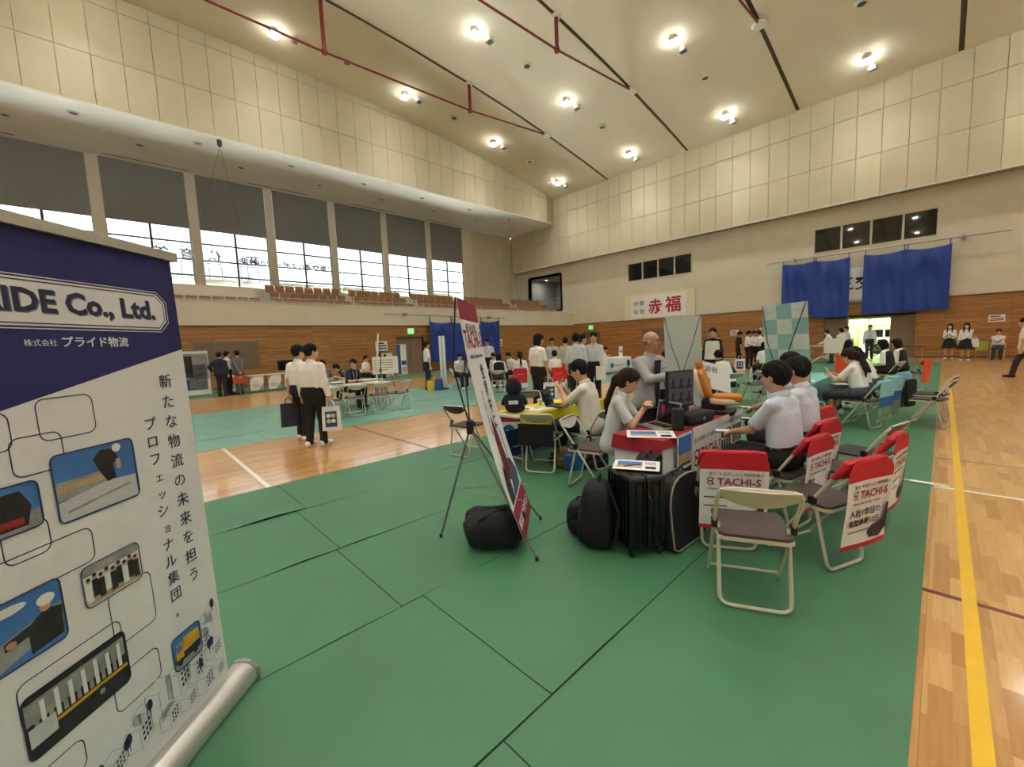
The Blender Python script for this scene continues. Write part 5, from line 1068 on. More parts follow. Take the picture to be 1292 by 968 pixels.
t = thing('desk_fan', 'slim curved lamp stand on the teal table', 'lamp', (-1.9, 10.2, .71)); MB().tube([(0, 0, 0), (0, .05, .2), (.15, .2, .34), (.3, .3, .38)], .012, 6).build('arm', M_ALU, t, smooth=True); MB().lathe([(.07, 0), (.07, .015), (.02, .02)], n=14).build('base', M_ALU, t)
folding_table('low black frame table by the back wall', -1.3, -.6, 26.6, 27.3, .72, M_BLACK)
t = thing('orange_panel', 'orange covered chair back beyond the girl in the checked skirt', 'chair cover', (-1.55, 12.2, .3), -.3); MB().cbox(-.21, .21, -.02, .02, .1, .72, .01).build('cover', mat('orange_cloth', (226, 88, 48), .8, .05, 8), t); MB().tube([(-.2, .03, -.29), (-.2, .03, .7)], .012, 6).build('frame_tube', M_FRAME, t); MB().tube([(.2, .03, -.29), (.2, .03, .7)], .012, 6).build('frame_tube', M_FRAME, t)
M_CB1 = mat('cover_sky', (140, 204, 222), .75, .03, 8); M_CB2 = mat('cover_sea_blue', (36, 104, 178), .75, .05, 8); M_CB3 = mat('cover_coast_print', (120, 150, 130), .75, .45, 18)
def cover_sea(t):
    cover_plain(M_CB1, M_CB3, M_CB2, .12, .36)(t)
    text('lettering', '━━', .05, M_GRAYPRINT, t, (.02, -.337, .58), (TX, 0, 0))
G = 'chairs with blue sea print covers'
chair('folding chair with blue sea print cover under the girl in the checked skirt', -.88, 8.75, (-.95, .3), cover=cover_sea, group=G); chair('folding chair with blue sea print cover, middle of the three by the teal table', -.82, 9.6, (-.95, .3), cover=cover_sea, group=G); chair('folding chair with blue sea print cover and dark jacket, farthest of the three', -.75, 10.5, (-.95, .3), cover=cover_sea, group=G)
t = thing('hung_jacket', 'black jacket hung over the farthest sea print chair', 'jacket', (-.62, 10.42, .0), math.atan2(.3, -.95) - PI / 2); rbox('coat', mat('black_cloth', (22, 22, 24)), t, .36, .05, .5, (0, -.26, .16), .25); rbox('sleeve', mat('black_cloth', (22, 22, 24)), t, .09, .05, .4, (.2, -.24, .2), .4)
M_OR = mat('orange_cloth', (226, 88, 48)); chair('folding chair with orange printed cover at the far end of the row', -.55, 14.6, (-.95, .3), cover=cover_plain(M_OR, M_OR, None, .2, .4, '━━', M_INK))
G = 'red covered chairs of the far group'; M_RC = mat('cover_bright_red', (206, 40, 50), .75, .05, 8)
for lb, x, y, f in (('folding chair with red and white cover under the ponytail girl of the far group', -9.55, 9.45, (-.8, .6)), ('folding chair with red and white cover under the boy of the far group', -8.6, 10.1, (-.9, .4)), ('empty folding chair with red and white cover beside the boy of the far group', -9.1, 10.9, (-.8, .6))): chair(lb, x, y, f, cover=cover_plain(M_RC, M_CWHITE, None, .15, .3, '━━━', M_CWHITE), group=G)
G = 'plain chairs of the far group'
for lb, x, y, f in (('beige folding chair under the girl in the black vest', -9.85, 8.8, (-.7, .7)), ('beige folding chair left of the girl in the black vest', -10.2, 8.35, (-.7, .7)), ('folding chair under the seated man nearest the white banner stand', -12.2, 8.95, (.6, .6)), ('folding chair under the second seated man behind the edge on banner', -11.9, 9.3, (.6, .5))): chair(lb, x, y, f, group=G)
G = 'chairs around the pale cross frame banner'
for lb, x, y, f in (('folding chair under the man in the navy and white jacket', -3.3, 9.75, (-.75, .65)), ('empty folding chair right of the man in the navy and white jacket', -2.95, 10.5, (-.75, .65)), ('empty folding chair behind the seated students beside the checkered banner', -2.35, 9.1, (-.8, .6)), ('folding chair under the person in white beside the checkered banner', -3.8, 14.6, (-.7, .7)), ('folding chair under the woman in dark clothes near the pale banner', -7.9, 16.3, (.3, -.9)), ('folding chair under the woman in white by the teal table end', -1.95, 14.75, (-.6, .8)), ('folding chair under the seated girl in a dark vest', -.95, 14.1, (-.95, .3)), ('folding chair by the back wall under the seated man', 1.7, 28.5, (-.1, -1)), ('folding chair under the writer at the far booth', -11.35, 16.6, (.95, .2)), ('folding chair under the man in the navy polo', -11.35, 4.62, (1, 0)), ('folding chair under the person with back to the long table', -13.2, 4.6, (-1, .1)), ('folding chair under the bending person in dark clothes', -13.0, 5.35, (-.4, -.9)), ('folding chair under the person beyond the edge on banner', -16.3, 7.3, (.8, .5)), ('folding chair under the person behind the notice sheet', -16.9, 8.2, (.9, -.2)), ('folding chair under the far group person facing the table', -11.6, 10.3, (.3, -.9)), ('folding chair under the seated person beside the officer', -11.0, 10.6, (-.1, -1))): chair(lb, x, y, f, group=G)
t = thing('easel_sign', 'tilted white board with black writing right of the pale banner', 'sign', (-2.98, 7.95, .01), .6)
MB().prism([(-.4, 0, .7), (.36, 0, .5), (.36, .12, .98), (-.4, .12, 1.18)], (0, 0, 0), (0, .012, 0)).build('sheet', M_WHITE, t); text('lettering', '株式会社', .12, M_INK, t, (-.32, .065, .98), (1.35, .2, 0)); text('lettering', '━━', .09, M_INK, t, (-.32, .03, .82), (1.35, .2, 0)); MB().tube([(-.3, .1, .9), (-.35, .25, 0)], .012, 6).build('easel_leg', M_TLEG, t); MB().tube([(.3, .1, .8), (.35, .25, 0)], .012, 6).build('easel_leg', M_TLEG, t); MB().tube([(0, .1, .9), (0, -.25, 0)], .012, 6).build('easel_leg', M_TLEG, t)
t = thing('floor_sign', 'small yellow and white sign near the back wall', 'sign', (-10.6, 28.4, .0)); MB().box(-.9, -.2, -.01, .01, .35, .75).build('yellow_panel', mat('sign_yellow', (232, 214, 90), .6), t); MB().box(-.2, .4, -.01, .01, .35, .75).build('white_panel', M_WHITE, t); MB().tube([(-.6, 0, .4), (-.6, 0, 0)], .015, 6).build('leg', M_STEEL, t); MB().tube([(.2, 0, .4), (.2, 0, 0)], .015, 6).build('leg', M_STEEL, t)
shopper('blue and white carrier bag on the floor before the standing group', -6.1, 19.6, .005, .3, .42, .2, .5, M_TCW, M_BLUEBAG); shopper('second blue and white carrier bag beside the seated person in white', -4.2, 15.1, .005, .5, .4, .2, .45, M_TCW, M_BLUEBAG); shopper('plaid blue and white bag under the teal table', -1.35, 8.25, .005, .4, .34, .2, .34, M_TCW, M_BLUEBAG)
for i, (y, z) in enumerate(((11.0, 4.45), (11.9, 4.0), (12.6, 4.45), (13.6, 4.0), (14.0, 4.45))): backpack('dark bag left on the balcony seats, %s from the left' % ('first', 'second', 'third', 'fourth', 'fifth')[i], -24.9 if z < 4.2 else -25.6 + .45, y, .3, .4, .3, .75, None, False, 'bags on the balcony seats')
# tape over the cable on the mat
t = thing('floor_cable_cover', 'white cable taped across the mat by the right wood floor', 'cable', (-.9, 5.84, .008)); MB().tube([(-.6, .02, .004), (.3, .01, .004), (.8, -.02, .005), (1.0, -.03, .004)], .008, 6).build('cable', M_WHITE, t, smooth=True); MB().cbox(.72, .9, -.05, .01, 0, .012, .004).build('tape', M_WHITE, t)
# outside the entrance
M_HEDGE = mat('hedge_leaf', (150, 178, 60), .9, .3, 6, .6, 20); M_CAR = mat('car_white', (225, 228, 232), .3, .02, 4); M_TYRE = mat('tyre_black', (26, 26, 28), .8)
t = thing('hedge', 'yellow green hedge seen through the entrance', 'hedge', (-3, 37.2, 0))
for k in range(9): rbox('hedge_clump', M_HEDGE, t, 2.4, 1.6, 3.4 + .4 * math.sin(k * 2), (-8 + k * 2, .3 * math.sin(k), 0), .7)
t = thing('parked_van', 'white van parked outside the entrance', 'car', (-1.6, 34.3, 0)); MB().prism([(-2.1, 0, .35), (2.1, 0, .35), (2.15, 0, .95), (1.5, 0, 1.05), (1.1, 0, 1.65), (-2.0, 0, 1.7), (-2.15, 0, 1.0)], (0, 0, 0), (0, 1.6, 0)).build('body', M_CAR, t)
for x0, x1 in ((-1.8, -1.0), (-.9, -.05), (.05, 1.0)): MB().box(x0, x1, -.01, .02, 1.05, 1.5).build('side_window', M_DGLASS, t)
for x in (-1.3, 1.35): MB().lathe([(.1, -.09), (.31, -.09), (.33, 0), (.31, .09), (.1, .09)], n=18).build('wheel', M_TYRE, t, (x, .08, .33), (PI / 2, 0, 0), smooth=True)
t = thing('bicycle', 'bicycle parked outside the glass entrance', 'bicycle', (-2.3, 31.6, 0))
for x in (-.52, .52): MB().tube([(x + .33 * math.cos(a), 0, .34 + .33 * math.sin(a)) for a in [2 * PI * k / 20 for k in range(20)]], .018, 6, True).build('wheel', M_TYRE, t, smooth=True)
MB().tube([(-.52, 0, .34), (-.15, 0, .75), (.38, 0, .8), (-.05, 0, .32), (-.52, 0, .34)], .016, 6).tube([(-.05, 0, .32), (-.2, 0, .9)], .016, 6).tube([(.52, 0, .34), (.36, 0, .95)], .016, 6).build('frame', M_STEEL, t); MB().tube([(.3, -.25, .98), (.38, 0, .97), (.3, .25, .98)], .013, 6).build('handlebar', M_BLACK, t); rbox('saddle', M_BLACK, t, .25, .14, .07, (-.2, 0, .88), .6)
# ================================================================ PEOPLE
def _rc(P, a, b, r1, r2):
    ba = b - a; L = ba @ ba + 1e-12; t = np.clip(((P - a) @ ba) / L, 0, 1); q = P - a - t[..., None] * ba
    return np.sqrt((q * q).sum(-1)) - (r1 + t * (r2 - r1))
def _el(P, c, r, Rm=None):
    p = P - c
    if Rm is not None: p = p @ Rm
    k0 = np.sqrt(((p / r) ** 2).sum(-1)); k1 = np.sqrt(((p / (r * r)) ** 2).sum(-1)) + 1e-9
    return k0 * (k0 - 1) / k1
def _smin(a, b, k):
    h = np.maximum(k - np.abs(a - b), 0) / k; return np.minimum(a, b) - h * h * k * .25
class SDF:
    """union of smooth shapes, sampled on a grid and meshed by surface nets"""
    def __init__(s): s.items = []; s.cuts = []; s.disp = None
    def rc(s, a, b, r1, r2, k=.02, cut=None):
        a, b = np.array(a, float), np.array(b, float); m = max(r1, r2)
        s.items.append((lambda P: _rc(P, a, b, r1, r2), np.minimum(a, b) - m, np.maximum(a, b) + m, k, cut)); return s
    def el(s, c, r, Rm=None, k=.02, cut=None):
        c, r = np.array(c, float), np.array(r, float); m = r.max()
        s.items.append((lambda P: _el(P, c, r, Rm), c - m, c + m, k, cut)); return s
    def cut(s, fn): s.cuts.append(fn); return s
    def mesh(s, h):
        lo = np.min([i[1] for i in s.items], 0) - 2.5 * h - .02; hi = np.max([i[2] for i in s.items], 0) + 2.5 * h + .02
        n = np.ceil((hi - lo) / h).astype(int) + 1
        ax = [lo[i] + h * np.arange(n[i]) for i in range(3)]; F_ = np.full(n, .06, np.float32)
        for fn, a, b, k, cut in s.items:
            i0 = np.maximum(((a - lo - .05 - k) / h).astype(int), 0); i1 = np.minimum(((b - lo + .05 + k) / h).astype(int) + 2, n)
            G = np.stack(np.meshgrid(*[ax[i][i0[i]:i1[i]] for i in range(3)], indexing='ij'), -1); d = fn(G)
            if cut is not None: d = np.maximum(d, cut(G))
            sl = tuple(slice(i0[i], i1[i]) for i in range(3)); F_[sl] = _smin(F_[sl], d, k)
        if s.cuts or s.disp:
            G = np.stack(np.meshgrid(*ax, indexing='ij'), -1)
            if s.disp: F_ = F_ + s.disp(G)
            for c in s.cuts: F_ = np.maximum(F_, c(G))
        return nets(F_, lo, h)
def nets(F_, lo, h):
    S = F_ < 0; nx, ny, nz = F_.shape
    c = [S[i:nx - 1 + i, j:ny - 1 + j, k:nz - 1 + k] for i in (0, 1) for j in (0, 1) for k in (0, 1)]
    sm = sum(x.astype(np.int8) for x in c); act = (sm > 0) & (sm < 8); idx = np.argwhere(act)
    if len(idx) == 0: return np.zeros((0, 3)), np.zeros((0, 4), int)
    vid = -np.ones(act.shape, np.int64); vid[act] = np.arange(len(idx))
    V = np.zeros((len(idx), 3)); W = np.zeros(len(idx)); cr = [(i, j, k) for i in (0, 1) for j in (0, 1) for k in (0, 1)]
    I, J, K = idx.T
    for a in range(8):
        for d in range(3):
            if cr[a][d]: continue
            p = cr[a]; q = list(p); q[d] = 1; f0 = F_[I + p[0], J + p[1], K + p[2]]; f1 = F_[I + q[0], J + q[1], K + q[2]]
            m = (f0 < 0) != (f1 < 0); t = np.where(m, f0 / (f0 - f1 + 1e-12), 0)
            v = np.stack([np.full(len(I), p[0], float), np.full(len(I), p[1], float), np.full(len(I), p[2], float)], -1); v[:, d] += t; V += v * m[:, None]; W += m
    V = (V / np.maximum(W, 1)[:, None] + idx) * h + lo
    Q = []
    for d in range(3):
        sl0 = [slice(None)] * 3; sl1 = [slice(None)] * 3; sl0[d] = slice(0, -1); sl1[d] = slice(1, None)
        a, b = S[tuple(sl0)], S[tuple(sl1)]; e = np.argwhere(a != b); u, w = (d + 1) % 3, (d + 2) % 3
        e = e[(e[:, u] > 0) & (e[:, w] > 0) & (e[:, u] < F_.shape[u] - 1) & (e[:, w] < F_.shape[w] - 1)]
        if len(e) == 0: continue
        fl = a[tuple(e.T)]
        def at(du, dw):
            q = e.copy(); q[:, u] -= du; q[:, w] -= dw; return vid[tuple(q.T)]
        quad = np.stack([at(1, 1), at(0, 1), at(0, 0), at(1, 0)], -1); quad[~fl] = quad[~fl][:, ::-1]; Q.append(quad)
    return V, np.concatenate(Q)
def to_mesh(name, parts):
    vs = []; fs = []; b = 0
    for V, Q in parts: vs.append(V); fs.append(Q + b); b += len(V)
    V = np.concatenate(vs); Q = np.concatenate(fs); me = bpy.data.meshes.new(name)
    me.vertices.add(len(V)); me.vertices.foreach_set('co', V.astype(np.float32).ravel()); me.loops.add(Q.size); me.loops.foreach_set('vertex_index', Q.astype(np.int32).ravel())
    me.polygons.add(len(Q)); me.polygons.foreach_set('loop_start', np.arange(0, Q.size, 4, dtype=np.int32)); me.polygons.foreach_set('loop_total', np.full(len(Q), 4, np.int32))
    me.polygons.foreach_set('use_smooth', np.ones(len(Q), bool)); me.update(); me.validate(); return me
def _rot(ax, a):
    c, s_ = math.cos(a), math.sin(a)
    return np.array({'x': [[1, 0, 0], [0, c, -s_], [0, s_, c]], 'y': [[c, 0, s_], [0, 1, 0], [-s_, 0, c]], 'z': [[c, -s_, 0], [s_, c, 0], [0, 0, 1]]}[ax])
def _ik(a, b, l1, l2, hint):
    d = b - a; L = np.linalg.norm(d)
    if L > (l1 + l2) * .995: b = a + d / L * (l1 + l2) * .995; d = b - a; L = np.linalg.norm(d)
    x = (l1 * l1 - l2 * l2 + L * L) / (2 * L); h_ = math.sqrt(max(0, l1 * l1 - x * x)); u = d / L; p = hint - u * (hint @ u); p /= np.linalg.norm(p) + 1e-9
    return a + u * x + p * h_, b
M_SKIN = mat('skin', (206, 160, 132), .55, .05, 20); M_SKIN2 = mat('skin_tan', (186, 138, 110), .55, .05, 20)
M_HAIR = mat('hair_black', (20, 18, 17), .72, .3, 60, .8, 160, stretch=(1, 1, .15), spec=.25); M_HAIRB = mat('hair_dark_brown', (46, 31, 25), .7, .3, 60, .8, 160, stretch=(1, 1, .15), spec=.25)
CLO = {'white': (232, 232, 230), 'paleblue': (206, 218, 234), 'palegrey': (204, 208, 212), 'grey': (176, 178, 180), 'black': (26, 26, 30), 'navy': (30, 34, 54), 'charcoal': (58, 58, 62), 'greygreen': (178, 182, 168), 'midgrey': (104, 104, 108), 'plaid': (70, 72, 80), 'cream': (226, 222, 208), 'brown': (90, 74, 60)}
def cm(n):
    return mat('cloth_' + n, CLO[n], .85, .04 if n != 'plaid' else .6, 6 if n != 'plaid' else 22, .35, 22)
M_EYE = mat('eye_dark', (26, 22, 20), .3); M_LIP = mat('lip', (160, 96, 84), .5); M_BROW = MATS['hair_black']
M_SNEAK = mat('sneaker_white', (232, 230, 226), .6, .04, 10); M_SHOE = mat('shoe_black', (24, 24, 26), .45, .1, 10); M_MASK = mat('face_mask_white', (238, 240, 242), .8, .02, 10)
def person(label, x, y, fwd, h=1.70, pose='stand', lean=0.0, head=(0, 0), hands=(None, None), elbow=None, top='white', sleeve='short', tuck=True, bottom='black', legs='trousers', hair='short', hm=None, shoes='sneaker', res=.016, skin=None, build=1.0, collar=True, step=0.0, seat=.44, extras=None, vest=None, mask=False, knees=.1, group=None, feet_y=.0, hang=.0):
    rz = math.atan2(fwd[1], fwd[0]) - PI / 2; t = thing('person', label, 'person', (x, y, .008), rz, group)
    s = h / 1.70; hm = hm or M_HAIR; skin = skin or M_SKIN; V3 = lambda a, b, c: np.array([a, b, c], float); B = build
    sit = pose == 'sit'
    hip = V3(0, 0, seat + .095) if sit else V3(0, 0, .90 * s)
    T = _rot('x', -lean); tp = lambda a, b, c: hip + T @ (V3(a, b, c) * s)
    hw = .085 * s
    J = {}
    for i, sg in ((0, -1), (1, 1)):
        J['hip', i] = hip + V3(sg * hw, 0, -.02)
        if sit:
            J['knee', i] = hip + V3(sg * (knees + .0), .42 * s, -.03); J['ank', i] = V3(sg * (knees + .01), .40 * s + feet_y + (.05 if sg > 0 else -.03), .09)
        else:
            st = step * sg; J['knee', i] = V3(sg * .09 * s, st * .5 + .015, .48 * s); J['ank', i] = V3(sg * .10 * s, st * .9 - .02, .09 * s)
        J['sh', i] = tp(sg * .165 * B, -.01, .442)
        tgt = hands[i]
        tgt = V3(*tgt) if tgt is not None else (tp(sg * .22 * B, .03, -.07 - hang) if not sit else hip + V3(sg * .12, .27 * s, .12))
        hint = V3(sg * .5, -.8, -.4) if elbow is None or elbow[i] is None else V3(*elbow[i])
        J['el', i], J['wr', i] = _ik(J['sh', i], tgt, .275 * s, .24 * s, hint)
    nb, nt_ = tp(0, -.01, .49), tp(0, .015, .585)
    Hm = _rot('z', head[0]) @ _rot('x', -head[1] - lean * .4); hc = nt_ + Hm @ V3(0, .012, .095) * s
    hp = lambda a, b, c: hc + Hm @ (V3(a, b, c) * s)
    # ---- body (skin)
    bd_ = SDF(); z = s
    bd_.rc(tp(-.07, 0, 0), tp(.07, 0, 0), .085 * z, .085 * z, .05).rc(tp(-.05, 0, .16), tp(.05, 0, .16), .065 * z, .065 * z, .05).rc(tp(-.06, 0, .33), tp(.06, 0, .33), .07 * z, .07 * z, .05).rc(tp(-.11, -.01, .44), tp(.11, -.01, .44), .04 * z, .04 * z, .04)
    bd_.rc(nb, nt_ + Hm @ V3(0, .0, .03), .056 * z, .052 * z, .03)
    for i in (0, 1):
        bd_.rc(J['sh', i], J['el', i], .043 * z, .036 * z, .03).rc(J['el', i], J['wr', i], .037 * z, .026 * z, .02)
        bd_.rc(J['hip', i], J['knee', i], .066 * z, .048 * z, .04).rc(J['knee', i], J['ank', i], .045 * z, .033 * z, .03)
        c = J['knee', i] * .65 + J['ank', i] * .35 + V3(0, -.01, 0); bd_.el(c, (.038 * z, .04 * z, .1 * z), None, .03)
        bd_.rc(J['ank', i], J['ank', i] + V3(0, .1, -.055), .034 * z, .03 * z, .02)
    hd = SDF(); hd.el(hp(0, -.012, .03), V3(.076, .094, .092) * z, Hm, .02).el(hp(0, .03, -.03), V3(.058, .064, .088) * z, Hm, .03).el(hp(0, .045, -.085), V3(.034, .036, .032) * z, Hm, .03)
    hd.rc(hp(0, .088, .005), hp(0, .104, -.024), .009 * z, .014 * z, .012)
    for sg in (-1, 1): hd.el(hp(sg * .077, -.005, -.012), V3(.012, .022, .032) * z, Hm, .008).el(hp(sg * .03, .082, .022), V3(.022, .012, .008) * z, Hm, .015)
    hd.rc(nt_ + Hm @ V3(0, -.0, -.04) * z, hp(0, -.01, -.04), .052 * z, .055 * z, .03)
    for sg in (-1, 1): hd.cut(lambda P, c=hp(sg * .031, .102, .006): .017 * z - np.sqrt(((P - c) ** 2).sum(-1)))
    parts = [bd_.mesh(res), hd.mesh(min(res, .009) if res < .012 else .013)]
    for i, sg in ((0, -1), (1, 1)):
        wr, fd = J['wr', i], J['wr', i] - J['el', i]; fd /= np.linalg.norm(fd); up = V3(sg * -1.0, .2, -.15) if not sit else V3(sg * -.3, 0.2, -1.0)
        nrm = up - fd * (up @ fd); nrm /= np.linalg.norm(nrm); sd = np.cross(fd, nrm) * sg
        H_ = SDF(); R_ = .0088 * z if res < .012 else .0105 * z
        for q in range(4):
            o = (q - 1.5) * .0205 * z; ln = (.9, 1.05, 1.0, .82)[q]; b0 = wr + fd * .085 * z + sd * o; H_.rc(wr + fd * .015 * z + sd * o * .6, b0, .0135 * z, .0125 * z, .012)
            b1 = b0 + (fd * .9 + nrm * .42) * .036 * ln * z; b2 = b1 + (fd * .55 + nrm * .83) * .034 * ln * z; H_.rc(b0, b1, R_ * 1.05, R_, .005).rc(b1, b2, R_, R_ * .85, .004)
        tb = wr + fd * .03 * z - sd * .026 * z; t1 = tb + (fd * .75 - sd * .55 + nrm * .35) * .04 * z; H_.rc(tb, t1, .0125 * z, R_ * 1.1, .01).rc(t1, t1 + (fd * .9 + nrm * .4 - sd * .05) * .03 * z, R_ * 1.1, R_ * .9, .005)
        H_.rc(wr - fd * .03 * z, wr + fd * .03 * z, .024 * z, .022 * z, .015); parts.append(H_.mesh(.0055 if res < .012 else .008))
    body = link('body', to_mesh('body', parts), skin, t)
    for sg in (-1, 1):
        MB().lathe([(.001, -.006), (.009, -.004), (.011, 0), (.009, .004), (.001, .006)], n=8).build('eye', M_EYE, body, tuple(hp(sg * .031, .085, .006)), None, True).rotation_euler = (PI / 2, 0, head[0])
        MB().tube([tuple(hp(sg * .018, .094, .028)), tuple(hp(sg * .034, .092, .033)), tuple(hp(sg * .05, .082, .027))], .004 * z, 5).build('eyebrow', hm if hair != 'bald' else M_HAIRB, body)
    MB().tube([tuple(hp(-.02, .089, -.056)), tuple(hp(0, .097, -.055)), tuple(hp(.02, .089, -.056))], [.003, .0055, .003], 6).build('mouth', M_LIP, body)
    # ---- shirt
    def shirt(sl, inf, zt, zb, name, m, neck=.505, amp=.0022):
        S_ = SDF(); lo_ = 0 if tuck else .012; S_.rc(tp(-.085, .0, -.04), tp(.085, .0, -.04), (.098 + inf + lo_) * z * B, (.098 + inf + lo_) * z * B, .06)
        for q_ in (-1, 0, 1): S_.rc(tp(q_ * .078 * B, .0, -.02), tp(q_ * .088 * B, -.008, .35), (.093 + inf + lo_ * .5) * z * B, (.085 + inf) * z * B, .05)
        S_.rc(tp(-.12 * B, -.012, .45), tp(.12 * B, -.012, .45), (.05 + inf) * z, (.05 + inf) * z, .05).rc(tp(0, -.012, .46), tp(0, 0, .51), (.066 + inf) * z, (.058 + inf) * z, .04)
        u = T @ V3(0, 0, 1); ta, tb_ = tp(0, 0, neck), tp(0, 0, zb)
        tc = lambda P: np.maximum((P - ta) @ (u + T @ V3(0, .35, 0)), -((P - tb_) @ u))
        S_.items = [(a, b, c, d, tc) for a, b, c, d, e in S_.items]
        if sl != 'none':
            for i in (0, 1):
                a, b, w_ = J['sh', i], J['el', i], J['wr', i]; d1 = (b - a) / np.linalg.norm(b - a)
                if sl == 'short':
                    e = a + (b - a) * .82; S_.rc(a, b, (.047 + inf) * z, (.052 + inf) * z, .03, lambda P, e=e, d1=d1: (P - e) @ d1)
                else:
                    d2 = (w_ - b) / np.linalg.norm(w_ - b); S_.rc(a, b, (.047 + inf) * z, (.043 + inf) * z, .03).rc(b, w_, (.043 + inf) * z, (.034 + inf) * z, .03, lambda P, e=w_ - d2 * .005, d2=d2: (P - e) @ d2)
        ph = (x * 7 + y * 3) % 6
        S_.disp = lambda P: amp * (.8 * np.sin(P[..., 2] * 17 + P[..., 0] * 30 + ph) * np.sin(P[..., 1] * 38 + P[..., 2] * 13 + ph) + .35 * np.sin(P[..., 2] * 55 + P[..., 1] * 60 + P[..., 0] * 75))
        return link(name, to_mesh(name, [S_.mesh(res)]), m, t)
    zb = .085 if tuck else -.115
    inner = top if isinstance(top, str) else top[0]; so = shirt(sleeve, .010, .5, zb, 'shirt', cm(inner))
    if vest: shirt('none', .022, .5, -.03 if vest != 'jacket' else -.12, 'vest' if vest != 'jacket' else 'jacket', cm(vest if vest != 'jacket' else 'grey'), neck=.46, amp=.003)
    if collar:
        C_ = SDF(); n0 = tp(0, -.006, .505); n1 = tp(0, .004, .545); C_.rc(n0, n1, .076 * z, .07 * z, .01)
        C_.cut(lambda P: .056 * z - np.sqrt(((P - n0 - ((P - n0) @ (n1 - n0))[..., None] / ((n1 - n0) @ (n1 - n0)) * (n1 - n0)) ** 2).sum(-1))); u_ = (n1 - n0) / np.linalg.norm(n1 - n0)
        C_.cut(lambda P: (P - n1) @ u_ - .004); C_.cut(lambda P: -((P - n0) @ u_) - .015); link('collar', to_mesh('collar', [C_.mesh(min(res, .012))]), cm(inner), so)
    # ---- trousers or skirt
    if legs == 'trousers':
        L_ = SDF(); tw = tp(0, 0, .10); u = T @ V3(0, 0, 1); cutw = lambda P: (P - tw) @ u
        L_.rc(tp(-.075, -.005, .0), tp(.075, -.005, .0), .112 * z * B, .112 * z * B, .05, cutw).rc(tp(-.06, 0, .1), tp(.06, 0, .1), .098 * z * B, .098 * z * B, .05, cutw)
        for i in (0, 1):
            k_, a_ = J['knee', i], J['ank', i]; L_.rc(J['hip', i], k_, .09 * z * B, .069 * z, .04).rc(k_, a_ + V3(0, 0, -.04), .069 * z, .06 * z, .03, lambda P: .035 - P[..., 2])
        L_.disp = lambda P: .004 * (np.sin(P[..., 2] * 40 + P[..., 0] * 15) * np.sin(P[..., 1] * 30 + P[..., 2] * 9)); tr = link('trousers', to_mesh('trousers', [L_.mesh(res)]), cm(bottom), t)
        if tuck and not vest:
            q = [tuple(tp(.185 * B * .93 * math.cos(a) * (1 if abs(math.cos(a)) < .99 else 1), .118 * B * math.sin(a), .095)) for a in [2 * PI * k / 24 for k in range(24)]]; MB().tube(q, .014 * z, 6, True).build('belt', M_BLACK, tr)
    else:
        def ring(zv, rx, ry, cy, n=40, amp=.012): return [(rx * math.cos(a) * (1 + amp * math.sin(10 * a)), cy + ry * math.sin(a) * (1 + amp * math.sin(10 * a)), zv) for a in [2 * PI * k / n for k in range(n)]]
        if not sit:
            R_ = [ring(hip[2] + .13 * s, .14 * s, .115 * s, 0, amp=0), ring(hip[2] + .02, .175 * s, .15 * s, 0, amp=.02), ring(hip[2] - .18 * s, .225 * s, .2 * s, 0, amp=.05), ring(hip[2] - .36 * s, .26 * s, .235 * s, .0, amp=.07)]
            n = 40; me = MB().add(sum(R_, []), [(j * n + i, (j + 1) * n + i, (j + 1) * n + (i + 1) % n, j * n + (i + 1) % n) for j in range(3) for i in range(n)]).mesh('skirt', True); link('skirt', me, cm(bottom), t)
        else:
            L_ = SDF(); kn = (J['knee', 0] + J['knee', 1]) / 2; L_.rc(tp(-.09, 0, 0), tp(.09, 0, 0), .13 * z, .13 * z, .06).rc(tp(-.06, 0, .1), tp(.06, 0, .1), .1 * z, .1 * z, .05)
            for i in (0, 1): L_.rc(J['hip', i], J['knee', i] + V3(0, .02, 0), .1 * z, .1 * z, .07)
            L_.rc(hip + V3(0, .1, .01), kn + V3(0, 0, 0), .1 * z, .1 * z, .08); L_.rc(kn + V3(-.08, .05, -.06), kn + V3(.08, .05, -.06), .085, .085, .08); L_.cut(lambda P: (P - kn - V3(0, .085, 0))[..., 1]); tw = tp(0, 0, .12); L_.cut(lambda P: (P - tw)[..., 2])
            link('skirt', to_mesh('skirt', [L_.mesh(res)]), cm(bottom), t)
        for i in (0, 1): MB().tube([tuple(J['ank', i] + V3(0, 0, -.03)), tuple(J['ank', i] + (J['knee', i] - J['ank', i]) * .22)], .043 * s, 10).build('sock', M_BLACK, t, smooth=True)
    # ---- shoes
    for i in (0, 1):
        a_ = J['ank', i]; f = V3(.12 * (-1, 1)[i], 1, 0); f /= np.linalg.norm(f); F2 = SDF(); g_ = V3(a_[0], a_[1], .05)
        F2.rc(g_ - f * .045, g_ + f * .03 + V3(0, 0, .0), .045, .046, .03).rc(g_ + f * .03, g_ + f * .15 + V3(0, 0, -.012), .046, .036, .03).rc(g_ - f * .02, g_ - f * .01 + V3(0, 0, .04), .042, .04, .02); F2.cut(lambda P: .004 - P[..., 2]); F2.cut(lambda P: P[..., 2] - .105)
        sh = link('shoe', to_mesh('shoe', [F2.mesh(min(res, .012))]), M_SNEAK if shoes == 'sneaker' else M_SHOE, t)
        if res < .014 and shoes == 'sneaker': MB().tube([tuple(g_ + f * .02 + V3(.047, 0, .0)), tuple(g_ + f * .07 + V3(.043, 0, .012)), tuple(g_ + f * .02 + V3(.046, 0, .025))], .004, 5).build('stripe', P_RED, sh)
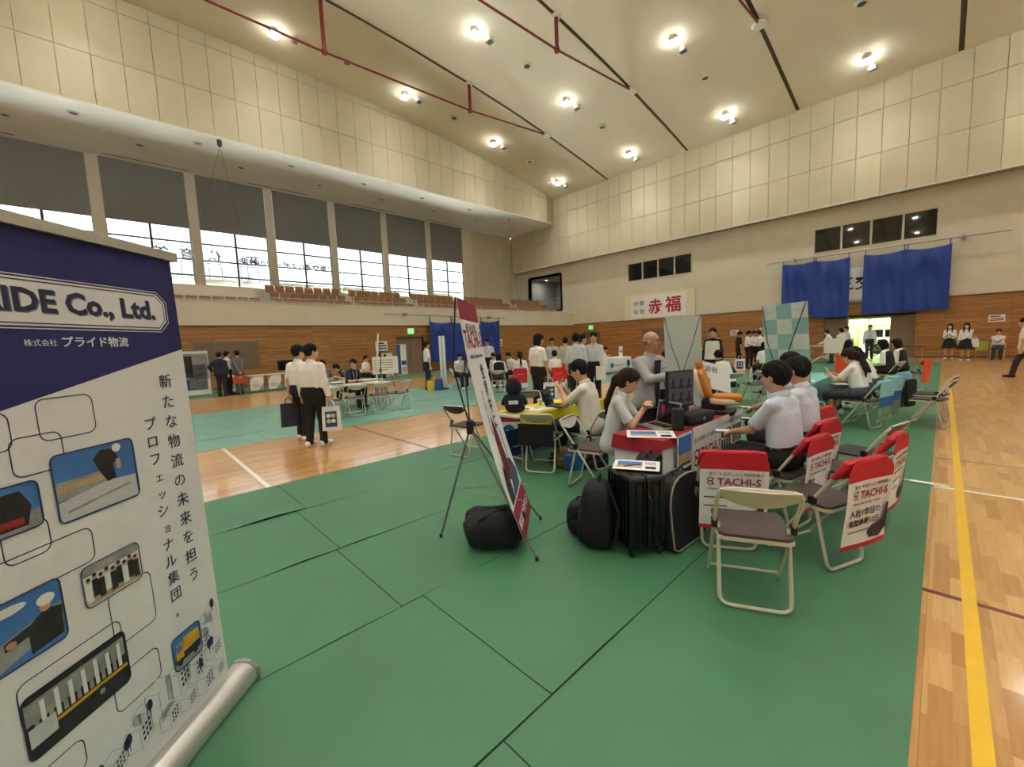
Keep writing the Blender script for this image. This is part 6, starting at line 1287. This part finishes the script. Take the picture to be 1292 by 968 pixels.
    # ---- hair
    if hair != 'bald':
        A = SDF(); up_ = Hm @ V3(0, 0, 1); fw = Hm @ V3(0, 1, 0)
        A.el(hp(0, -.018, .04), V3(.09, .108, .1) * z, Hm, .02)
        if hair in ('short', 'fringe', 'cap'): A.el(hp(0, -.05, -.0), V3(.082, .068, .085) * z, Hm, .03)
        else: A.el(hp(0, -.045, -.01), V3(.09, .078, .1) * z, Hm, .03)
        if hair in ('fringe', 'bob', 'long', 'pony'): A.el(hp(0, .045, .062), V3(.064, .047, .042) * z, Hm, .03)
        ec = hp(0, .135, -.035); er = V3(.085, .1, .098) * z; A.cut(lambda P: -_el(P, ec, er, Hm))
        low = {'short': -.075, 'fringe': -.085, 'cap': -.07, 'bob': -.16, 'long': -.6, 'pony': -.6}[hair]; lc = hp(0, 0, low); A.cut(lambda P: -((P - lc) @ up_))
        if hair in ('short', 'fringe'):
            for sg in (-1, 1): A.cut(lambda P, c=hp(sg * .095, .02, -.06): -_el(P, c, V3(.03, .045, .05) * z, Hm))
        if hair in ('bob', 'long'):
            A.el(hp(0, -.04, -.07), V3(.092, .07, .11) * z, Hm, .04)
            for sg in (-1, 1): A.rc(hp(sg * .07, .01, -.02), hp(sg * .078, .0, -.13), .026 * z, .022 * z, .03)
        if hair == 'long':
            A.rc(hp(-.03, -.06, -.08), tp(-.04, -.125, .3), .055 * z, .03 * z, .04).rc(hp(.03, -.06, -.08), tp(.04, -.125, .3), .055 * z, .03 * z, .04)
            for sg in (-1, 1): A.rc(hp(sg * .075, .0, -.1), tp(sg * .085, .07, .36), .03 * z, .02 * z, .03)
        if hair == 'pony': A.rc(hp(0, -.1, .0), hp(0, -.14, -.03), .026 * z, .035 * z, .02).rc(hp(0, -.14, -.03), tp(.0, -.15, .4), .036 * z, .03 * z, .03).rc(tp(0, -.15, .4), tp(0, -.14, .26), .03 * z, .012 * z, .03)
        A.disp = lambda P: .0045 * np.sin(P[..., 0] * 120 + P[..., 1] * 70 + 9 * P[..., 2]) * np.sin(P[..., 1] * 105 - P[..., 2] * 40) + .002 * np.sin(P[..., 0] * 260 - P[..., 1] * 210 + P[..., 2] * 60)
        ho = link('hair', to_mesh('hair', [A.mesh(min(res, .01) if res < .012 else .013)]), hm, t)
        if hair == 'pony': rbox('hair_tie', M_BCLOTH, ho, .07, .05, .06, tuple(hp(0, -.125, -.03)), .8, 12, 8)
    else:
        A = SDF(); A.el(hp(0, -.02, .015), V3(.082, .099, .08) * z, Hm, .02); lc = hp(0, 0, -.06); hc2 = hp(0, 0, .02); up_ = Hm @ V3(0, 0, 1); fw = Hm @ V3(0, 1, 0)
        A.cut(lambda P: -((P - lc) @ up_)); A.cut(lambda P: (P - hc2) @ up_); A.cut(lambda P: (P - hc2) @ fw + .03); link('hair', to_mesh('hair', [A.mesh(.009)]), mat('hair_grey_stubble', (140, 116, 100), .8, .15, 80), t)
    if mask:
        A = SDF(); A.el(hp(0, .038, -.045), V3(.063, .073, .055) * z, Hm, .02); fw = Hm @ V3(0, 1, 0); hc2 = hp(0, .02, 0); A.cut(lambda P: -((P - hc2) @ fw)); link('face_mask', to_mesh('face_mask', [A.mesh(.011)]), M_MASK, t)
    if extras: extras(t, J, tp, hp)
    return t, J
def W(t, p):
    """thing-local point to world"""
    c, s = math.cos(t.rotation_euler.z), math.sin(t.rotation_euler.z); return (t.location.x + c * p[0] - s * p[1], t.location.y + s * p[0] + c * p[1], t.location.z + p[2])
FW = lambda a: (math.cos(math.radians(a)), math.sin(math.radians(a)))   # world heading, 0 = +x, 90 = towards the back wall
# ---- standing pair on the wood aisle
t, J = person('person in white long sleeved shirt on the wood aisle holding a white printed bag', -7.22, 2.32, (-.5, .87), 1.70, hands=(None, (.27, .05, .72)), head=(-.5, 0), sleeve='long', build=1.25, res=.0115, hair='short', step=.06, hm=M_HAIR)
w_ = W(t, J['wr', 1]); shopper('white carrier bag with blue print held by the person in long sleeves', w_[0], w_[1] + .02, w_[2] - .57, 1.1, .30, .13, .40, M_TCW, M_BLUEBAG)
t, J = person('person in white short sleeved shirt behind the pair, holding a dark tote bag', -7.92, 2.33, (-.5, .87), 1.70, hands=((-.30, .03, .74), None), head=(-.4, 0), build=1.08, res=.012, hair='short', step=-.05)
w_ = W(t, J['wr', 0]); shopper('dark blue tote bag hanging from the left hand of the pair', w_[0], w_[1] - .02, w_[2] - .60, 1.3, .32, .11, .42, mat('tote_navy', (44, 54, 72), .8, .1, 14))
# ---- three men at the left wall
person('man in a dark suit standing before the machine photo banner', -19.1, 2.85, (-.85, .5), 1.68, top='navy', sleeve='long', tuck=False, bottom='navy', shoes='black', res=.018, build=1.15, hands=((-.28, .0, .95), None))
person('man in a white shirt pointing, half hidden by the dark suit', -19.5, 3.15, (-.3, .95), 1.70, hands=(None, (.05, .55, 1.25)), shoes='black', res=.018)
t, J = person('man in a grey suit holding a red bag behind his back', -19.2, 3.45, (-.97, -.1), 1.72, top='midgrey', sleeve='long', tuck=False, bottom='midgrey', shoes='black', res=.018, hands=((-.03, -.2, .86), (.03, -.2, .86)), step=.06)
t2 = thing('briefcase', 'orange red briefcase held behind the man in grey', 'bag', (-18.97, 3.44, .45), PI / 2); MB().cbox(-.24, .24, -.05, .05, 0, .28, .012).build('body', mat('bag_orange_red', (170, 66, 44), .6), t2); MB().tube(fillet([(-.07, 0, .28), (-.07, 0, .36), (.07, 0, .36), (.07, 0, .28)], .03), .01, 6).build('handle', mat('bag_orange_red', (170, 66, 44)), t2); MB().box(-.05, .05, -.056, -.048, .2, .26).build('clasp', M_STEEL, t2)
# ---- left table
def lanyard(t, J, tp, hp): MB().tube([tuple(tp(-.06, .06, .5)), tuple(tp(-.04, .125, .35)), tuple(tp(0, .13, .2)), tuple(tp(.04, .125, .35)), tuple(tp(.06, .06, .5))], .005, 5).build('lanyard', M_WHITE, t)
person('man in a navy polo shirt leaning on the long white table', -11.25, 4.62, (.98, .2), 1.72, 'sit', .25, (-.9, 0), ((-.02, .45, .76), (.1, .45, .76)), top='navy', bottom='black', shoes='black', res=.015, extras=lanyard, tuck=False)
person('person in a grey shirt seated with back to the long white table', -13.2, 4.6, (-1, .1), 1.62, 'sit', .15, top='midgrey', res=.018, seat=.44)
person('person in dark clothes bending behind the man in the navy polo', -13.0, 5.35, (-.4, -.9), 1.62, 'sit', .7, (0, .2), ((-.25, .4, .75), None), top='black', vest='midgrey', sleeve='short', res=.018)
person('person in a white shirt sitting beyond the edge on banner', -16.3, 7.3, (.8, .5), 1.66, 'sit', .1, res=.018); person('person in dark clothes behind the white notice sheet', -16.9, 8.2, (.9, -.2), 1.66, 'sit', .1, top='black', res=.018)
person('man in a white shirt standing beside the slim white banner stand', -12.95, 8.15, (.25, .97), 1.76, res=.016, shoes='black', head=(-.3, 0), bottom='navy')
# ---- far group on the sheen-paled mats
person('man in a white shirt seated nearest the slim white banner stand', -12.2, 8.98, (.7, -.1), 1.64, 'sit', .18, (0, .2), top='palegrey', res=.017, bottom='navy')
person('second seated man in a pale shirt and tie behind the edge on banner', -11.9, 9.4, (.7, -.1), 1.64, 'sit', .12, top='palegrey', res=.017, bottom='charcoal')
person('officer in a pale uniform shirt standing before the blue sheet', -12.3, 10.5, (.55, -.8), 1.80, top='palegrey', sleeve='short', bottom='navy', res=.016, head=(-.2, .25), hands=(None, (.1, .3, 1.05)), shoes='black', skin=M_SKIN2)
person('student in white seen from behind left of the black vest girl', -10.2, 8.35, (-.7, .7), 1.56, 'sit', .15, hair='long', res=.017, bottom='plaid', legs='skirt', sleeve='long')
person('girl in a black vest and white blouse seen from behind', -9.85, 8.85, (-.7, .7), 1.58, 'sit', .08, hair='bob', sleeve='long', vest='black', res=.016, bottom='plaid', legs='skirt')
person('girl with a long ponytail in white on a red covered chair', -9.52, 9.5, (-.8, .6), 1.60, 'sit', .12, hair='pony', res=.016, sleeve='long', bottom='black')
person('seated person in white facing the table beyond the black vest girl', -11.6, 10.3, (.3, -.9), 1.60, 'sit', .3, (0, .3), res=.018, hair='short'); person('seated person in white beside the officer', -11.0, 10.6, (-.1, -1), 1.60, 'sit', .3, (0, .3), res=.018, skin=M_SKIN2)
t, J = person('woman with a bob in white shirt and black trousers standing at the yellow table end', -6.35, 6.9, (.1, 1), 1.77, res=.013, hair='bob', shoes='black', head=(-.5, .15), hands=(None, (.24, .12, .74)), build=1.1)
w_ = W(t, J['wr', 1]); shopper('white bag with blue squares held by the standing woman', w_[0] + .05, w_[1], w_[2] - .62, .6, .34, .14, .42, M_TCW, M_BLUEBAG)
person('boy in white seated on a red covered chair of the far group', -8.6, 10.15, (-.9, .4), 1.62, 'sit', .05, (.2, .0), res=.017, sleeve='short')
person('staff man in a grey green jacket facing the viewer', -9.6, 11.2, (.6, -.7), 1.70, top='greygreen', sleeve='long', tuck=False, bottom='charcoal', res=.018, shoes='black', skin=M_SKIN2); person('staff man in a grey green jacket with his back turned', -8.8, 10.95, (-.4, .9), 1.70, top='greygreen', sleeve='long', tuck=False, bottom='charcoal', res=.018, shoes='black')
person('boy in a long sleeved pale shirt standing with his back turned', -6.3, 8.25, (-.4, .92), 1.76, top='palegrey', sleeve='long', res=.014, shoes='black', build=1.05)
person('boy half hidden behind the other boy with his back turned', -6.75, 9.1, (.1, .99), 1.74, top='palegrey', sleeve='long', res=.017, shoes='black', head=(-.6, 0))
t, J = person('boy in a long sleeved pale shirt facing the viewer', -6.1, 8.72, (.5, -.85), 1.77, top='palegrey', sleeve='long', res=.014, hair='fringe', shoes='black', hands=((-.2, .12, .86), None))
w_ = W(t, J['wr', 0]); paper('folder', 'white folder held by the boy facing the viewer', 'folder', w_[0] + .02, w_[1] - .08, .24, .34, w_[2] - .12, 0, [], rot=(PI / 2, 0, .5))
person('person writing at the far booth table with the white cloth', -11.3, 16.6, (.95, .2), 1.62, 'sit', .45, (0, .3), ((-.1, .42, .8), (.12, .42, .8)), res=.018)
person('woman in dark clothes seated near the back wall by the pale banner', -7.85, 16.4, (.3, -.9), 1.60, 'sit', .05, hair='long', top='black', sleeve='long', res=.018)
# ---- yellow table
def glasses(t, J, tp, hp):
    for sg in (-1, 1): MB().tube([tuple(hp(sg * .033 + .022 * math.cos(a), .104, .006 + .017 * math.sin(a))) for a in [2 * PI * k / 12 for k in range(12)]], .0022, 5, True).build('spectacle_rim', M_BLACK, t); MB().tube([tuple(hp(sg * .056, .102, .01)), tuple(hp(sg * .078, .0, .012))], .002, 5).build('spectacle_arm', M_BLACK, t)
t, J = person('man with glasses in a cream shirt using a phone at the yellow table', -3.05, 4.28, (-.95, -.3), 1.74, 'sit', .16, (.12, .28), ((-.07, .38, .98), (.06, .36, .94)), ((-.5, -.3, -1), (.5, -.3, -1)), top='cream', tuck=False, build=1.1, res=.0105, extras=glasses, shoes='black', hair='short')
w_ = W(t, J['wr', 0]); t2 = thing('smartphone', 'dark phone in the hands of the man with glasses', 'phone', (w_[0] - .07, w_[1] + .03, w_[2] + .02), math.atan2(-.3, -.95) - PI / 2); MB().cbox(-.037, .037, -.004, .005, 0, .15, .003).build('case', M_BLACK, t2, rot=(.5, 0, 0)); MB().box(-.033, .033, -.006, -.004, .006, .144).build('screen', M_DGLASS, t2, rot=(.5, 0, 0))
# ---- booth staff
def jacket_bits(t, J, tp, hp):
    MB().add([tuple(tp(a, b, c)) for a, b, c in ((-.055, .128, .46), (.055, .128, .46), (.06, .142, .2), (.055, .15, -.1), (.0, .15, -.1), (-.02, .142, .2))], [(0, 1, 2, 5), (5, 2, 3, 4)]).build('navy_undershirt', cm('navy'), t); MB().tube([tuple(tp(-.13, .122, .36)), tuple(tp(-.06, .135, .35))], .006, 5).build('pocket', mat('pocket_dark', (84, 86, 92), .8), t); MB().tube([tuple(tp(-.13, .125, .12)), tuple(tp(-.09, .14, .2))], .007, 5).build('pocket', mat('pocket_dark', (84, 86, 92)), t)
person('bald man in an open grey work jacket standing behind the booth table', -2.42, 4.6, (.95, -.3), 1.655, top='grey', sleeve='long', tuck=False, bottom='navy', hair='bald', res=.0095, skin=M_SKIN2, build=1.15, head=(.45, 0), hands=((-.12, .2, .95), (.05, .36, 1.16)), elbow=((-.6, -.6, -.4), (.6, -.2, -1)), extras=jacket_bits, shoes='black')
person('woman with a dark ponytail in a pale work shirt seated behind the booth table', -2.36, 3.70, (.93, .36), 1.62, 'sit', .2, (.0, .25), ((-.0, .31, .87), (.04, .31, .88)), ((-.6, -.2, -1), (.6, -.2, -1)), top='palegrey', tuck=False, bottom='navy', hair='pony', hm=M_HAIRB, res=.0095, build=1.02, shoes='black')
# ---- students at the booth
for lb, x, y, hd, ln, ht in (('student in a pale blue shirt in front, nearest the viewer', -.89, 4.05, (0, .0), .12, 1.72), ('student in a pale blue shirt in the middle of the three', -.9, 4.8, (0, .05), .1, 1.72), ('student in a pale blue shirt farthest of the three', -1.14, 5.55, (.1, .0), .08, 1.74)):
    t, J = person(lb, x, y, (-.97, .2), ht, 'sit', ln, hd, ((-.06, .42, .69), (.07, .40, .69)), ((-.6, -.4, -.8), (.6, -.4, -.8)), top='paleblue', tuck=True, hair='fringe' if 'far' not in lb else 'short', res=.0095, group='students at the booth')
    w_ = W(t, (0, .55, .66)); t2 = thing('notepad', 'notepad in the hands of the ' + ('front' if 'front' in lb else 'middle' if 'middle' in lb else 'farthest') + ' student in pale blue', 'notepad', (w_[0], w_[1], w_[2]), .4); MB().cbox(-.08, .08, -.055, .055, 0, .012, .003).build('board', M_BLACK if 'front' not in lb else M_STEEL, t2); MB().box(-.07, .05, -.045, .045, .012, .0145).build('sheet', M_WHITE, t2)
# ---- teal table girls
def bookbits(t, J, tp, hp): pass
t, J = person('girl with a ponytail in a checked skirt reading at the teal table', -.92, 8.86, (-.95, .3), 1.60, 'sit', .22, (.0, .35), ((-.08, .40, .82), (.08, .4, .82)), ((-.6, -.3, -.8), (.6, -.3, -.8)), hair='pony', hm=M_HAIRB, legs='skirt', bottom='plaid', tuck=True, res=.0125)
w_ = W(t, (0, .45, .82)); paper('booklet', 'white booklet held up by the girl in the checked skirt', 'booklet', w_[0], w_[1], .2, .28, w_[2], 0, [(M_GRAYPRINT, .1, .9, .2, .8)], rot=(1.1, 0, 1.9)); w_ = W(t, (0, .3, .665)); paper('envelope', 'beige envelope on the lap of the girl in the checked skirt', 'envelope', w_[0], w_[1], .2, .3, w_[2], .4, [], m=M_CRM)
person('girl with long hair in white beside the girl in the checked skirt', -.95, 9.62, (-.95, .3), 1.60, 'sit', .2, (0, .3), hair='long', legs='skirt', bottom='plaid', res=.014); person('girl leaning forward in a white blouse on the farthest sea print chair', -.92, 10.5, (-.95, .3), 1.58, 'sit', .4, (0, .3), hair='bob', legs='skirt', bottom='plaid', res=.016)
person('girl in a dark vest and white sleeves before the orange covered chair', -.92, 14.1, (-.95, .3), 1.64, 'sit', .2, (0, .2), hair='bob', sleeve='long', vest='black', legs='skirt', bottom='black', res=.017); person('girl in a dark vest seated on the orange covered chair', -.72, 14.65, (-.95, .3), 1.64, 'sit', .15, (0, .2), hair='bob', sleeve='long', vest='black', legs='skirt', bottom='black', res=.018)
person('woman with long hair in a cream blouse seated beyond the teal table', -1.9, 14.7, (.6, .6), 1.64, 'sit', .15, (.5, .1), hair='long', top='cream', legs='trousers', res=.016)
# ---- middle distance, right of the pale banner
t, J = person('man in a white jacket with black sleeves standing before the back wall', -4.55, 12.3, (.25, -.97), 1.78, top='black', sleeve='long', vest='white' if False else 'cream', tuck=False, bottom='navy', hair='fringe', res=.014, shoes='black')
person('man in a pale blue shirt with folded hands far behind the white jacket', -6.88, 18.86, (.2, -.97), 1.72, top='paleblue', sleeve='long', hands=((-.04, .2, .98), (.04, .2, .98)), res=.018, shoes='black', skin=M_SKIN2)
person('man in a navy and white sports jacket bending over the chair', -3.3, 9.72, (-.75, .65), 1.66, 'sit', .5, (0, .2), top='navy', vest='cream', sleeve='long', tuck=False, bottom='navy', res=.014)
for lb, x, y, f, tp_ in (('man in black at the left of the standing group', -6.5, 20.7, (.7, .6), 'black'), ('boy in white in the standing group beside the man in black', -6.08, 20.5, (.8, .3), 'white'), ('boy in white at the back of the standing group', -6.2, 21.8, (.5, -.7), 'white'), ('boy in white in the middle of the standing group', -5.7, 20.9, (-.8, .4), 'white'), ('boy in white at the right of the standing group', -5.5, 21.4, (-.9, -.2), 'white')): person(lb, x, y, f, 1.70, top=tp_, res=.018, shoes='black', head=(0, .3), hands=((-.1, .25, 1.05), (.1, .25, 1.05)) if tp_ == 'white' else (None, None), group='standing group near the back wall')
person('person in white seated beside the checkered banner', -3.85, 14.7, (-.7, .7), 1.62, 'sit', .1, res=.018, hair='bob', bottom='black'); 
person('boy leaning over the counter by the entrance', -3.75, 25.2, (-.9, .1), 1.64, lean=.35, hands=((-.15, .45, .95), (.1, .45, .95)), sleeve='long', res=.02, bottom='charcoal', shoes='black'); person('boy in white by the entrance with his back half turned', -3.35, 24.8, (-.7, .6), 1.66, sleeve='long', res=.02, shoes='black'); person('tall person in pale blue at the left edge of the entrance', -3.5, 27.5, (-.6, -.7), 1.74, top='paleblue', sleeve='long', res=.02, shoes='black'); person('person in a pale shirt standing in the lit entrance', -2.65, 28.3, (.1, -1), 1.78, top='palegrey', sleeve='long', res=.018, bottom='charcoal', shoes='black')
t2 = folding_table('small white counter by the entrance', -4.6, -4.0, 24.9, 25.9, .85)
t2 = thing('notice_stand', 'white sheet standing beyond the girl in the checked skirt', 'sign', (-2.45, 17.7, .0), -.2); MB().box(-.42, .42, -.01, .01, .8, 1.3).build('sheet', M_WHITE, t2); MB().tube([(0, 0, .02), (0, 0, .85)], .02, 8).build('post', M_STEEL, t2); MB().cbox(-.2, .2, -.15, .15, 0, .03, .008).build('base', M_STEEL, t2)
person('girl with mask in a white blouse and black skirt, left of the pair', .2, 28.2, (-.2, -1), 1.66, hair='long', hm=M_HAIR, legs='skirt', sleeve='long', res=.018, mask=True, hands=((-.06, .18, 1.15), (.06, .18, 1.15)), step=.06, group='two girls with masks'); t, J = person('girl with mask in a white blouse and black skirt, right of the pair', .69, 26.9, (-.15, -1), 1.66, hair='long', legs='skirt', sleeve='long', res=.018, mask=True, hands=((.1, .2, .95), None), group='two girls with masks')
w_ = W(t, J['wr', 0]); shopper('small white bag carried by the girl with mask on the right', .95, 26.85, .62, .2, .24, .1, .36, M_TCW)
person('man in white shirt sitting with folded arms by the back wall', 1.7, 28.45, (-.1, -1), 1.68, 'sit', .0, hands=((.08, .2, .82), (-.08, .22, .86)), bottom='charcoal', shoes='black', res=.018, extras=lanyard)
t2 = thing('stool', 'yellow green chair beside the man sitting at the back wall', 'chair', (1.25, 28.9, 0)); MB().cbox(-.2, .2, -.2, .2, .4, .44, .01).build('seat', mat('chair_lime', (160, 176, 60), .6), t2); MB().cbox(-.2, .2, .16, .2, .44, .8, .01).build('backrest', mat('chair_lime', (160, 176, 60)), t2)
for sx in (-1, 1):
    for sy in (-1, 1): MB().tube([(sx * .17, sy * .17, .4), (sx * .19, sy * .19, 0)], .012, 6).build('leg', M_STEEL, t2)
person('man in white shirt and grey trousers walking at the right edge', 1.62, 18.6, (-.9, .3), 1.72, top='cream', tuck=False, bottom='charcoal', shoes='black', res=.017, step=.3, lean=.05)
